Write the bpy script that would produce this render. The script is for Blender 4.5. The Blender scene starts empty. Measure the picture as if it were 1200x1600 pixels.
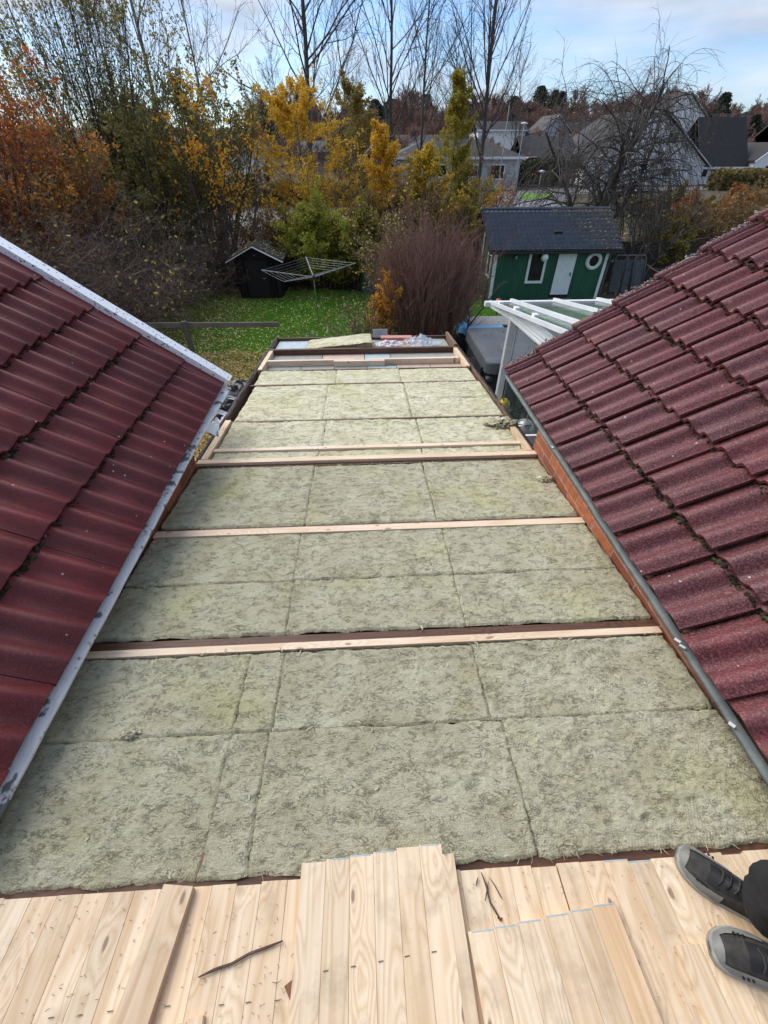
import bpy, math, random
import numpy as np
from math import radians as R, pi as PI, sin, cos
C = bpy.context.scene.collection
SC = bpy.context.scene
# ------------------------------------------------------------------ camera, sky, sun, exposure
H = 5.2                                   # eye height above the lawn
PITCH = math.atan(571/655); YAW = R(2.9); FPX = 655.0
cam_d = bpy.data.cameras.new("camera"); cam = bpy.data.objects.new("camera", cam_d); C.objects.link(cam)
cam.location = (0, 0, H); cam.rotation_euler = (PI/2-PITCH, 0, -YAW)
cam_d.sensor_fit = 'VERTICAL'; cam_d.sensor_height = 24; cam_d.lens = 24*FPX/1600
cam_d.clip_start = 0.02; cam_d.clip_end = 3000
SC.camera = cam
SC.render.resolution_x = 768; SC.render.resolution_y = 1024
SUN_EL, SUN_AZ = R(38), R(-46)             # azimuth clockwise from +Y
w = bpy.data.worlds.new("World"); SC.world = w; w.use_nodes = True
nt = w.node_tree; N = nt.nodes; L = nt.links
bg = N['Background']
sky = N.new('ShaderNodeTexSky'); sky.sky_type = 'NISHITA'; sky.sun_disc = False
sky.sun_elevation = SUN_EL; sky.sun_rotation = SUN_AZ; sky.air_density = 1.0; sky.dust_density = .6; sky.ozone_density = 1.5
tc = N.new('ShaderNodeTexCoord')
mp = N.new('ShaderNodeMapping'); mp.inputs['Scale'].default_value = (1.0, 1.0, 4.2); mp.inputs['Location'].default_value = (.35, .2, .1)
L.new(tc.outputs['Generated'], mp.inputs['Vector'])
ns = N.new('ShaderNodeTexNoise'); ns.inputs['Scale'].default_value = 2.2; ns.inputs['Detail'].default_value = 7; ns.inputs['Roughness'].default_value = .56
ns.inputs['Distortion'].default_value = .35
L.new(mp.outputs['Vector'], ns.inputs['Vector'])
rp = N.new('ShaderNodeValToRGB'); rp.color_ramp.elements[0].position = .38; rp.color_ramp.elements[1].position = .60
L.new(ns.outputs['Fac'], rp.inputs['Fac'])
ns2 = N.new('ShaderNodeTexNoise'); ns2.inputs['Scale'].default_value = 5; ns2.inputs['Detail'].default_value = 5
L.new(mp.outputs['Vector'], ns2.inputs['Vector'])
cr2 = N.new('ShaderNodeValToRGB'); cr2.color_ramp.elements[0].position = .3; cr2.color_ramp.elements[1].position = .7
cr2.color_ramp.elements[0].color = (2.7, 3.25, 4.1, 1); cr2.color_ramp.elements[1].color = (5.0, 5.3, 5.8, 1)
L.new(ns2.outputs['Fac'], cr2.inputs['Fac'])
hz = N.new('ShaderNodeMix'); hz.data_type = 'RGBA'
tint = N.new('ShaderNodeMix'); tint.data_type = 'RGBA'; tint.blend_type = 'MULTIPLY'; tint.inputs['Factor'].default_value = 1
L.new(sky.outputs['Color'], tint.inputs['A']); tint.inputs['B'].default_value = (.60, .76, 1.0, 1)
L.new(rp.outputs['Color'], hz.inputs['Factor']); L.new(tint.outputs['Result'], hz.inputs['A']); L.new(cr2.outputs['Color'], hz.inputs['B'])
L.new(hz.outputs['Result'], bg.inputs['Color']); bg.inputs['Strength'].default_value = .10
sd = bpy.data.lights.new('sun', 'SUN'); sd.energy = 2.4; sd.angle = R(60); sd.color = (1, .95, .88)
so = bpy.data.objects.new('sun', sd); C.objects.link(so)
so.rotation_euler = (PI/2-SUN_EL, 0, PI-SUN_AZ)
SC.view_settings.view_transform = 'Standard'; SC.view_settings.look = 'None'; SC.view_settings.gamma = 1
SC.view_settings.exposure = 0.9
SC.render.engine = 'CYCLES'
SC.cycles.max_bounces = 6; SC.cycles.transparent_max_bounces = 12

# ------------------------------------------------------------------ helpers
def ray(x, y):
    u = (x-600)/FPX; v = (800-y)/FPX; s, c = sin(PITCH), cos(PITCH)
    f = c+v*s; z = -s+v*c
    return np.array((u*cos(YAW)+f*sin(YAW), -u*sin(YAW)+f*cos(YAW), z))
def atY(x, y, Y): r = ray(x, y); return r*(Y/r[1])+np.array((0, 0, H))
def atZ(x, y, Z): r = ray(x, y); return r*((Z-H)/r[2])+np.array((0, 0, H))
S_FLAT = .094; H0 = 1.71
def zflat(Y): return H-H0-S_FLAT*Y
def onflat(x, y, dz=0.0): r = ray(x, y); t = -(H0-dz)/(r[2]+S_FLAT*r[1]); return r*t+np.array((0, 0, H))

def meta(o, label=None, cat=None, group=None, kind=None):
    if label: o['label'] = label
    if cat: o['category'] = cat
    if group: o['group'] = group
    if kind: o['kind'] = kind
    return o
def thing(name, label, cat, loc=(0, 0, 0), rz=0, group=None):
    o = bpy.data.objects.new(name, None); C.objects.link(o); o.location = loc; o.rotation_euler = (0, 0, rz)
    o.empty_display_size = .1
    return meta(o, label, cat, group)
def nm(name, V, Fs, mat, parent=None, smooth=False, mi=None):
    """numpy mesh; Fs = array (M,k) or a list of such arrays"""
    V = np.asarray(V, dtype=np.float32).reshape(-1, 3)
    if not isinstance(Fs, list): Fs = [Fs]
    Fs = [np.asarray(f, dtype=np.int32) for f in Fs if len(f)]
    me = bpy.data.meshes.new(name)
    me.vertices.add(len(V)); me.vertices.foreach_set('co', V.ravel())
    idx = np.concatenate([f.ravel() for f in Fs]); tot = np.concatenate([np.full(len(f), f.shape[1], dtype=np.int32) for f in Fs])
    me.loops.add(len(idx)); me.loops.foreach_set('vertex_index', idx)
    me.polygons.add(len(tot)); st = np.concatenate(([0], np.cumsum(tot)[:-1])).astype(np.int32)
    me.polygons.foreach_set('loop_start', st)
    try: me.polygons.foreach_set('loop_total', tot)
    except Exception: pass
    if smooth: me.polygons.foreach_set('use_smooth', np.ones(len(tot), dtype=bool))
    mats = mat if isinstance(mat, (list, tuple)) else [mat]
    for m in mats: me.materials.append(m)
    if mi is not None: me.polygons.foreach_set('material_index', np.asarray(mi, dtype=np.int32))
    me.update(calc_edges=True)
    o = bpy.data.objects.new(name, me); C.objects.link(o)
    if parent is not None: o.parent = parent
    return o
class MB:
    def __init__(s): s.v = []; s.f = []; s.n = 0
    def add(s, V, F):
        V = np.asarray(V, float).reshape(-1, 3)
        s.v.append(V); s.f.extend([tuple(int(i)+s.n for i in f) for f in F]); s.n += len(V); return s
    def box(s, c, d, rz=0, rx=0, ry=0, bev=0):
        x, y, z = [k/2 for k in d]
        if bev > 0:
            b = min(bev, x*.9, y*.9, z*.9); P = []
            for sz in (-1, 1):
                for sy in (-1, 1):
                    for sx in (-1, 1):
                        P += [(sx*x, sy*(y-b), sz*(z-b)), (sx*(x-b), sy*y, sz*(z-b)), (sx*(x-b), sy*(y-b), sz*z)]
            V = np.array(P)
            def vi(sx, sy, sz, k): return (((sz > 0)*2+(sy > 0))*2+(sx > 0))*3+k
            F = []
            for sg in (-1, 1):
                q = [vi(sg, -1, -1, 0), vi(sg, 1, -1, 0), vi(sg, 1, 1, 0), vi(sg, -1, 1, 0)]; F.append(q if sg > 0 else q[::-1])
                q = [vi(-1, sg, -1, 1), vi(-1, sg, 1, 1), vi(1, sg, 1, 1), vi(1, sg, -1, 1)]; F.append(q if sg > 0 else q[::-1])
                q = [vi(-1, -1, sg, 2), vi(1, -1, sg, 2), vi(1, 1, sg, 2), vi(-1, 1, sg, 2)]; F.append(q if sg > 0 else q[::-1])
            for a in (-1, 1):
                for b2 in (-1, 1):
                    F.append([vi(a, b2, -1, 0), vi(a, b2, 1, 0), vi(a, b2, 1, 1), vi(a, b2, -1, 1)][::(1 if a*b2 < 0 else -1)])
                    F.append([vi(a, -1, b2, 0), vi(a, 1, b2, 0), vi(a, 1, b2, 2), vi(a, -1, b2, 2)][::(1 if a*b2 > 0 else -1)])
                    F.append([vi(-1, a, b2, 1), vi(1, a, b2, 1), vi(1, a, b2, 2), vi(-1, a, b2, 2)][::(1 if a*b2 < 0 else -1)])
                    for c2 in (-1, 1):
                        F.append([vi(a, b2, c2, 0), vi(a, b2, c2, 1), vi(a, b2, c2, 2)][::(1 if a*b2*c2 > 0 else -1)])
        else:
            V = np.array([(a*x, b*y, c_*z) for c_ in (-1, 1) for b in (-1, 1) for a in (-1, 1)])
            F = [(0, 2, 3, 1), (4, 5, 7, 6), (0, 1, 5, 4), (2, 6, 7, 3), (0, 4, 6, 2), (1, 3, 7, 5)]
        for ang, ax in ((rx, 0), (ry, 1), (rz, 2)):
            if ang:
                m = rotm(ax, ang); V = V@m.T
        return s.add(V+np.array(c), F)
    def beam(s, p, q, wd, ht, up=(0, 0, 1)):
        p = np.array(p, float); q = np.array(q, float); d = q-p; Ln = np.linalg.norm(d); d /= Ln
        sd_ = np.cross(d, up); sd_ /= np.linalg.norm(sd_); u = np.cross(sd_, d)
        V = [p+sd_*a*wd/2+u*b*ht/2 for a, b in ((-1, -1), (1, -1), (1, 1), (-1, 1))]+[q+sd_*a*wd/2+u*b*ht/2 for a, b in ((-1, -1), (1, -1), (1, 1), (-1, 1))]
        return s.add(V, [(0, 1, 2, 3), (7, 6, 5, 4), (0, 4, 5, 1), (1, 5, 6, 2), (2, 6, 7, 3), (3, 7, 4, 0)])
    def tube(s, pts, r, k=8, cap=True):
        pts = np.array(pts, float); n = len(pts); r = np.full(n, r) if np.isscalar(r) else np.array(r, float)
        T = np.gradient(pts, axis=0); T /= (np.linalg.norm(T, axis=1)[:, None]+1e-12)
        ref = np.array((0, 0, 1.)) if abs(T[0][2]) < .9 else np.array((1., 0, 0)); V = []
        for i in range(n):
            a = np.cross(T[i], ref); a /= np.linalg.norm(a); b = np.cross(T[i], a); ref = np.cross(a, T[i])
            for j in range(k): th = 2*PI*j/k; V.append(pts[i]+r[i]*(a*cos(th)+b*sin(th)))
        F = [(i*k+j, i*k+(j+1) % k, (i+1)*k+(j+1) % k, (i+1)*k+j) for i in range(n-1) for j in range(k)]
        if cap: F += [tuple(range(k))[::-1], tuple((n-1)*k+j for j in range(k))]
        return s.add(V, F)
    def lathe(s, prof, c, k=24, axis=2):
        V = []
        for (r, z) in prof:
            for j in range(k):
                th = 2*PI*j/k; p = [r*cos(th), r*sin(th), z]
                if axis == 1: p = [p[0], p[2], p[1]]
                if axis == 0: p = [p[2], p[0], p[1]]
                V.append(np.array(p)+np.array(c))
        n = len(prof)
        F = [(i*k+j, i*k+(j+1) % k, (i+1)*k+(j+1) % k, (i+1)*k+j) for i in range(n-1) for j in range(k)]
        return s.add(V, F)
    def prism(s, poly, z0, z1):
        n = len(poly); V = [(x, y, z0) for x, y in poly]+[(x, y, z1) for x, y in poly]
        return s.add(V, [tuple(range(n))[::-1], tuple(range(n, 2*n))]+[(i, (i+1) % n, n+(i+1) % n, n+i) for i in range(n)])
    def loft(s, secs, cap=True):
        n = len(secs[0]); V = np.concatenate([np.array(q, float) for q in secs])
        F = [(i*n+j, i*n+(j+1) % n, (i+1)*n+(j+1) % n, (i+1)*n+j) for i in range(len(secs)-1) for j in range(n)]
        if cap: F += [tuple(range(n))[::-1], tuple((len(secs)-1)*n+j for j in range(n))]
        return s.add(V, F)
    def build(s, name, mat, parent=None, smooth=False, mi=None):
        me = bpy.data.meshes.new(name); me.from_pydata(np.concatenate(s.v).tolist(), [], s.f)
        for m in (mat if isinstance(mat, (list, tuple)) else [mat]): me.materials.append(m)
        if smooth: me.polygons.foreach_set('use_smooth', [True]*len(me.polygons))
        if mi is not None: me.polygons.foreach_set('material_index', mi)
        me.update(); o = bpy.data.objects.new(name, me); C.objects.link(o)
        if parent is not None: o.parent = parent
        return o
def rotm(ax, a):
    c, s_ = cos(a), sin(a)
    return np.array([[[1, 0, 0], [0, c, -s_], [0, s_, c]], [[c, 0, s_], [0, 1, 0], [-s_, 0, c]], [[c, -s_, 0], [s_, c, 0], [0, 0, 1]]][ax])
# value noise, vectorised
_rs = np.random.RandomState(7); _tab = _rs.rand(256, 256)
def vnoise(x, y, seed=0):
    x = np.asarray(x, float)+seed*17.3; y = np.asarray(y, float)+seed*5.7
    xi = np.floor(x).astype(int); yi = np.floor(y).astype(int); fx = x-xi; fy = y-yi
    fx = fx*fx*(3-2*fx); fy = fy*fy*(3-2*fy)
    g = lambda a, b: _tab[a & 255, b & 255]
    return (g(xi, yi)*(1-fx)+g(xi+1, yi)*fx)*(1-fy)+(g(xi, yi+1)*(1-fx)+g(xi+1, yi+1)*fx)*fy
def fbm(x, y, o=4, seed=0):
    s_, a, t = 0, 1, 0
    for i in range(o): s_ = s_+a*vnoise(x*2**i, y*2**i, seed+i*3); t += a; a *= .5
    return s_/t
# materials
def newmat(name):
    m = bpy.data.materials.new(name); m.use_nodes = True; nt = m.node_tree
    return m, nt, nt.nodes, nt.links, nt.nodes['Principled BSDF']
def ramp(N, L, fac, stops):
    r = N.new('ShaderNodeValToRGB'); e = r.color_ramp.elements
    while len(e) < len(stops): e.new(.5)
    for i, (p, c) in enumerate(stops): e[i].position = p; e[i].color = (*c, 1)
    L.new(fac, r.inputs['Fac']); return r.outputs['Color']
def coords(N, L, scale=(1, 1, 1), kind='Object', rnd=False):
    t = N.new('ShaderNodeTexCoord'); m = N.new('ShaderNodeMapping'); m.inputs['Scale'].default_value = scale
    src = t.outputs[kind]
    if rnd:
        oi = N.new('ShaderNodeObjectInfo'); a = N.new('ShaderNodeVectorMath'); a.operation = 'SCALE'; a.inputs['Scale'].default_value = 37
        cb = N.new('ShaderNodeCombineXYZ'); L.new(oi.outputs['Random'], cb.inputs[0]); L.new(oi.outputs['Random'], cb.inputs[1])
        L.new(cb.outputs[0], a.inputs[0]); ad = N.new('ShaderNodeVectorMath'); L.new(src, ad.inputs[0]); L.new(a.outputs[0], ad.inputs[1]); src = ad.outputs[0]
    L.new(src, m.inputs['Vector']); return m.outputs['Vector']
def noise(N, L, vec, scale, detail=4, rough=.55, dist=0):
    n = N.new('ShaderNodeTexNoise'); n.inputs['Scale'].default_value = scale; n.inputs['Detail'].default_value = detail
    n.inputs['Roughness'].default_value = rough; n.inputs['Distortion'].default_value = dist; L.new(vec, n.inputs['Vector']); return n.outputs['Fac']
def mix(N, L, f, a, b, mode='MIX'):
    m = N.new('ShaderNodeMix'); m.data_type = 'RGBA'; m.blend_type = mode
    for k, v in (('Factor', f), ('A', a), ('B', b)):
        if isinstance(v, (int, float)): m.inputs[k].default_value = v
        elif isinstance(v, tuple): m.inputs[k].default_value = (*v, 1)
        else: L.new(v, m.inputs[k])
    return m.outputs['Result']
def bump(N, L, bs, h, st=.4, dist=.01, prev=None):
    b = N.new('ShaderNodeBump'); b.inputs['Strength'].default_value = st; b.inputs['Distance'].default_value = dist
    L.new(h, b.inputs['Height'])
    if prev is not None: L.new(prev, b.inputs['Normal'])
    L.new(b.outputs['Normal'], bs.inputs['Normal']); return b.outputs['Normal']
def simple(name, c1, c2=None, scale=8, rough=.7, bst=.2, bdist=.005, stretch=(1, 1, 1), metal=0, detail=5, spread=(.35, .65), rnd=False):
    m, nt, N, L, b = newmat(name); b.inputs['Roughness'].default_value = rough; b.inputs['Metallic'].default_value = metal
    v = coords(N, L, stretch, rnd=rnd); f = noise(N, L, v, scale, detail)
    c2 = c2 or tuple(x*.75 for x in c1)
    L.new(ramp(N, L, f, [(spread[0], c2), (spread[1], c1)]), b.inputs['Base Color'])
    if bst: bump(N, L, b, noise(N, L, v, scale*6, 4), bst, bdist)
    return m
def leafmat(name, cols, rough=.6, trans=.4):
    m, nt, N, L, b = newmat(name); g = N.new('ShaderNodeNewGeometry')
    n = len(cols); col = ramp(N, L, g.outputs['Random Per Island'], [((i+.0)/max(1, n-1)*.98+.01, c) for i, c in enumerate(cols)])
    L.new(col, b.inputs['Base Color']); b.inputs['Roughness'].default_value = rough
    tr = N.new('ShaderNodeBsdfTranslucent'); L.new(col, tr.inputs['Color']); mx = N.new('ShaderNodeMixShader'); mx.inputs[0].default_value = trans
    L.new(b.outputs[0], mx.inputs[1]); L.new(tr.outputs[0], mx.inputs[2]); L.new(mx.outputs[0], N['Material Output'].inputs['Surface'])
    return m
def woodmat(name, light, mid, dark, grain=1.0, axis=1, dirt=.35, knots=True, tone=.25):
    m, nt, N, L, b = newmat(name); b.inputs['Roughness'].default_value = .62
    st = [22, 22, 22]; st[axis] = 1.1
    v = coords(N, L, tuple(st), rnd=True)
    st2 = [9, 9, 9]; st2[axis] = .75
    v2 = coords(N, L, tuple(st2), rnd=True)
    st3 = [1, 1, 1]; st3[axis] = .42
    v3 = coords(N, L, tuple(st3), rnd=True)
    vo = N.new('ShaderNodeTexVoronoi'); vo.inputs['Scale'].default_value = 7.5; vo.voronoi_dimensions = '2D'; wv = N.new('ShaderNodeTexNoise'); wv.inputs['Scale'].default_value = 14; L.new(v3, wv.inputs['Vector']); wm = N.new('ShaderNodeVectorMath'); wm.operation = 'MULTIPLY_ADD'; L.new(wv.outputs['Color'], wm.inputs[0]); wm.inputs[1].default_value = (.035, .035, .035); L.new(v3, wm.inputs[2]); L.new(wm.outputs[0], vo.inputs['Vector'])
    # rings bent round the knots
    bend = N.new('ShaderNodeMapRange'); L.new(vo.outputs['Distance'], bend.inputs[0]); bend.inputs[1].default_value = 0; bend.inputs[2].default_value = .32
    bend.inputs[3].default_value = 1.1; bend.inputs[4].default_value = 0
    nn = noise(N, L, v2, 1.0, 3, .5, .4)
    ad = N.new('ShaderNodeMath'); ad.operation = 'MULTIPLY_ADD'; L.new(nn, ad.inputs[0]); ad.inputs[1].default_value = 3.4; L.new(bend.outputs[0], ad.inputs[2])
    ml = N.new('ShaderNodeMath'); ml.operation = 'MULTIPLY'; L.new(ad.outputs[0], ml.inputs[0]); ml.inputs[1].default_value = 5.2
    pp = N.new('ShaderNodeMath'); pp.operation = 'PINGPONG'; L.new(ml.outputs[0], pp.inputs[0]); pp.inputs[1].default_value = 1
    fine = noise(N, L, v, 3.2, 5, .65)
    sm = N.new('ShaderNodeMath'); sm.operation = 'MULTIPLY_ADD'; L.new(fine, sm.inputs[0]); sm.inputs[1].default_value = .9; L.new(pp.outputs[0], sm.inputs[2])
    dv = N.new('ShaderNodeMath'); dv.operation = 'MULTIPLY'; L.new(sm.outputs[0], dv.inputs[0]); dv.inputs[1].default_value = .62
    g = ramp(N, L, dv.outputs[0], [(.25, light), (.62, tuple(.6*a+.4*b_ for a, b_ in zip(light, mid))), (.93, mid)])
    big = ramp(N, L, noise(N, L, coords(N, L, (3.0, .5, 3.0) if axis == 1 else (.5, 3.0, 3.0), rnd=True), 2.0, 4, .6), [(.35, (.86, .80, .74)), (.62, (1, 1, 1))]); g = mix(N, L, 1.0, g, big, 'MULTIPLY')
    oi = N.new('ShaderNodeObjectInfo')
    tn = ramp(N, L, oi.outputs['Random'], [(0, (1-tone, 1-tone*1.05, 1-tone*1.15)), (.35, (1, .97, .92)), (.7, (.95, .97, 1.0)), (1, (1.0, .9, .8))])
    g = mix(N, L, .75, g, tn, 'MULTIPLY')
    if knots:
        kf = N.new('ShaderNodeMapRange'); L.new(vo.outputs['Distance'], kf.inputs[0]); kf.inputs[1].default_value = .035; kf.inputs[2].default_value = .06
        kf.inputs[3].default_value = 1; kf.inputs[4].default_value = 0
        # only some cells carry a knot
        sc = N.new('ShaderNodeSeparateColor'); L.new(vo.outputs['Color'], sc.inputs[0]); gt = N.new('ShaderNodeMath'); gt.operation = 'GREATER_THAN'; gt.inputs[1].default_value = .35
        L.new(sc.outputs[0], gt.inputs[0]); k2 = N.new('ShaderNodeMath'); k2.operation = 'MULTIPLY'; L.new(kf.outputs[0], k2.inputs[0]); L.new(gt.outputs[0], k2.inputs[1])
        k3 = N.new('ShaderNodeMath'); k3.operation = 'MULTIPLY'; L.new(k2.outputs[0], k3.inputs[0]); k3.inputs[1].default_value = .75
        g = mix(N, L, k3.outputs[0], g, dark)
    v4 = coords(N, L, (1, 1, 1), rnd=True)
    d = N.new('ShaderNodeMapRange'); L.new(noise(N, L, v4, 5, 6, .7), d.inputs[0]); d.inputs[1].default_value = .52; d.inputs[2].default_value = .78; d.inputs[4].default_value = dirt
    g = mix(N, L, d.outputs[0], g, tuple(x*.45 for x in mid))
    L.new(g, b.inputs['Base Color'])
    bump(N, L, b, sm.outputs[0], .25, .0015)
    return m

MAT = {}
MAT['pine'] = woodmat('fresh_pine', (.84, .69, .50), (.68, .50, .31), (.15, .08, .045), dirt=.7, tone=.24)
MAT['pineX'] = woodmat('fresh_pine_batten', (.84, .70, .54), (.74, .56, .40), (.2, .1, .05), axis=0, dirt=.25)
MAT['oldwood'] = woodmat('old_joist_wood', (.13, .06, .035), (.07, .032, .018), (.02, .01, .006), axis=0, knots=False)
MAT['oldwoodY'] = woodmat('old_edge_wood', (.24, .15, .10), (.13, .08, .05), (.02, .01, .006), axis=1, knots=False)
MAT['greywood'] = woodmat('weathered_grey_wood', (.20, .19, .17), (.12, .115, .10), (.04, .04, .035), axis=0, knots=False)
MAT['greywoodZ'] = woodmat('weathered_post_wood', (.13, .125, .12), (.07, .068, .06), (.02, .02, .02), axis=2, knots=False)
MAT['white'] = simple('white_paint', (.78, .79, .80), (.66, .68, .70), 6, .45, .05)
MAT['alu'] = simple('white_powder_coat', (.78, .80, .80), (.70, .72, .73), 3, .35, .0)
MAT['dark'] = simple('dark_brown_stain', (.010, .006, .005), (.006, .004, .0035), 9, .8, .3)
MAT['fence'] = simple('dark_fence_stain', (.05, .035, .028), (.025, .018, .015), 5, .85, .3, stretch=(6, 6, .6))
MAT['black'] = simple('black_rubber', (.012, .012, .013), (.008, .008, .008), 9, .6, .2)
MAT['metal'] = simple('galvanised_metal', (.42, .43, .43), (.3, .31, .31), 14, .45, .1, metal=.6)
MAT['felt'] = simple('roofing_felt', (.045, .043, .042), (.02, .02, .02), 30, .9, .5)

def batt_material(name='mineral_wool', kk=1.0):
    m, nt, N, L, b = newmat(name); b.inputs['Roughness'].default_value = .95; b.inputs['Specular IOR Level'].default_value = .15
    v = coords(N, L, (1, 1, 1), rnd=True)
    vs = coords(N, L, (1, 2.6, 1), rnd=True)
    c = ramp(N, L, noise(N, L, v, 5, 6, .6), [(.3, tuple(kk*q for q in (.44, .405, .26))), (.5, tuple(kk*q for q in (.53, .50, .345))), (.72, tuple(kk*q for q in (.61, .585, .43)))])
    # fibres: thin bent strands
    f1 = noise(N, L, vs, 55, 5, .7, 1.6)
    c = mix(N, L, ramp(N, L, f1, [(.30, (0.42,)*3), (.48, (0, 0, 0))]), c, (.25, .235, .135))
    c = mix(N, L, ramp(N, L, noise(N, L, v, 2.0, 2), [(.54, (0, 0, 0)), (.74, (.4,)*3)]), c, (.50, .50, .17))
    c = mix(N, L, ramp(N, L, noise(N, L, vs, 120, 3, .8, .8), [(.58, (0, 0, 0)), (.72, (.6,)*3)]), c, (.80, .78, .62))
    # short curved cracks between the matted fibres
    def cracks(scale, dist, width, lo, hi, off):
        mpc = N.new('ShaderNodeMapping'); mpc.inputs['Location'].default_value = (off, off*2, 0); mpc.inputs['Scale'].default_value = (1, 1.7, 1); L.new(v, mpc.inputs['Vector'])
        q = noise(N, L, mpc.outputs[0], scale, 4, .6, dist); a = N.new('ShaderNodeMath'); a.operation = 'SUBTRACT'; L.new(q, a.inputs[0]); a.inputs[1].default_value = .5
        b_ = N.new('ShaderNodeMath'); b_.operation = 'ABSOLUTE'; L.new(a.outputs[0], b_.inputs[0]); r_ = N.new('ShaderNodeMapRange'); L.new(b_.outputs[0], r_.inputs[0])
        r_.inputs[1].default_value = 0; r_.inputs[2].default_value = width; r_.inputs[3].default_value = 1; r_.inputs[4].default_value = 0
        k_ = ramp(N, L, noise(N, L, mpc.outputs[0], scale*.62, 3, .6), [(lo, (0, 0, 0)), (hi, (1, 1, 1))]); m_ = N.new('ShaderNodeMath'); m_.operation = 'MULTIPLY'; L.new(r_.outputs[0], m_.inputs[0]); L.new(k_, m_.inputs[1]); return m_.outputs[0]
    k1 = cracks(13, 1.5, .020, .50, .62, 0); k2 = cracks(27, 1.2, .030, .48, .60, 5)
    ka = N.new('ShaderNodeMath'); ka.operation = 'MAXIMUM'; L.new(k1, ka.inputs[0]); L.new(k2, ka.inputs[1])
    kc = N.new('ShaderNodeMath'); kc.operation = 'MULTIPLY'; L.new(ka.outputs[0], kc.inputs[0]); kc.inputs[1].default_value = .5
    c = mix(N, L, kc.outputs[0], c, (.17, .15, .08))
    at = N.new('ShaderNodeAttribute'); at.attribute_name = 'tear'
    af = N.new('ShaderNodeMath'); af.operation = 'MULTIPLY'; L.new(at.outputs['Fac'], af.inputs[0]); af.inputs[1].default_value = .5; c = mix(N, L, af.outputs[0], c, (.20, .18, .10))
    L.new(c, b.inputs['Base Color'])
    # stitched diagonal ribs that show only in places
    w1 = N.new('ShaderNodeTexWave'); w1.inputs['Scale'].default_value = 34; w1.inputs['Distortion'].default_value = 2.5; w1.inputs['Detail'].default_value = 2; w1.inputs['Detail Scale'].default_value = 1.5
    w1.bands_direction = 'X'
    mp = N.new('ShaderNodeMapping'); mp.inputs['Rotation'].default_value = (0, 0, .5); L.new(v, mp.inputs['Vector']); L.new(mp.outputs[0], w1.inputs['Vector'])
    ms = ramp(N, L, noise(N, L, v, 3.1, 3), [(.47, (0, 0, 0)), (.62, (.18,)*3)])
    hm = N.new('ShaderNodeMath'); hm.operation = 'MULTIPLY'; L.new(w1.outputs['Fac'], hm.inputs[0]); L.new(ms, hm.inputs[1])
    h2 = N.new('ShaderNodeMath'); h2.operation = 'MULTIPLY_ADD'; L.new(f1, h2.inputs[0]); h2.inputs[1].default_value = 1.5; L.new(hm.outputs[0], h2.inputs[2])
    h3 = N.new('ShaderNodeMath'); h3.operation = 'ADD'; L.new(h2.outputs[0], h3.inputs[0]); L.new(noise(N, L, v, 38, 5, .7, .8), h3.inputs[1])
    h4 = N.new('ShaderNodeMath'); h4.operation = 'MULTIPLY_ADD'; L.new(ka.outputs[0], h4.inputs[0]); h4.inputs[1].default_value = -1.1; L.new(h3.outputs[0], h4.inputs[2])
    bump(N, L, b, h4.outputs[0], .9, .007)
    return m
MAT['wool'] = batt_material(); MAT['wool_lit'] = batt_material('lit_mineral_wool', 1.34)  # paler copy for the far rows: their brighter light put into the colour

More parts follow.
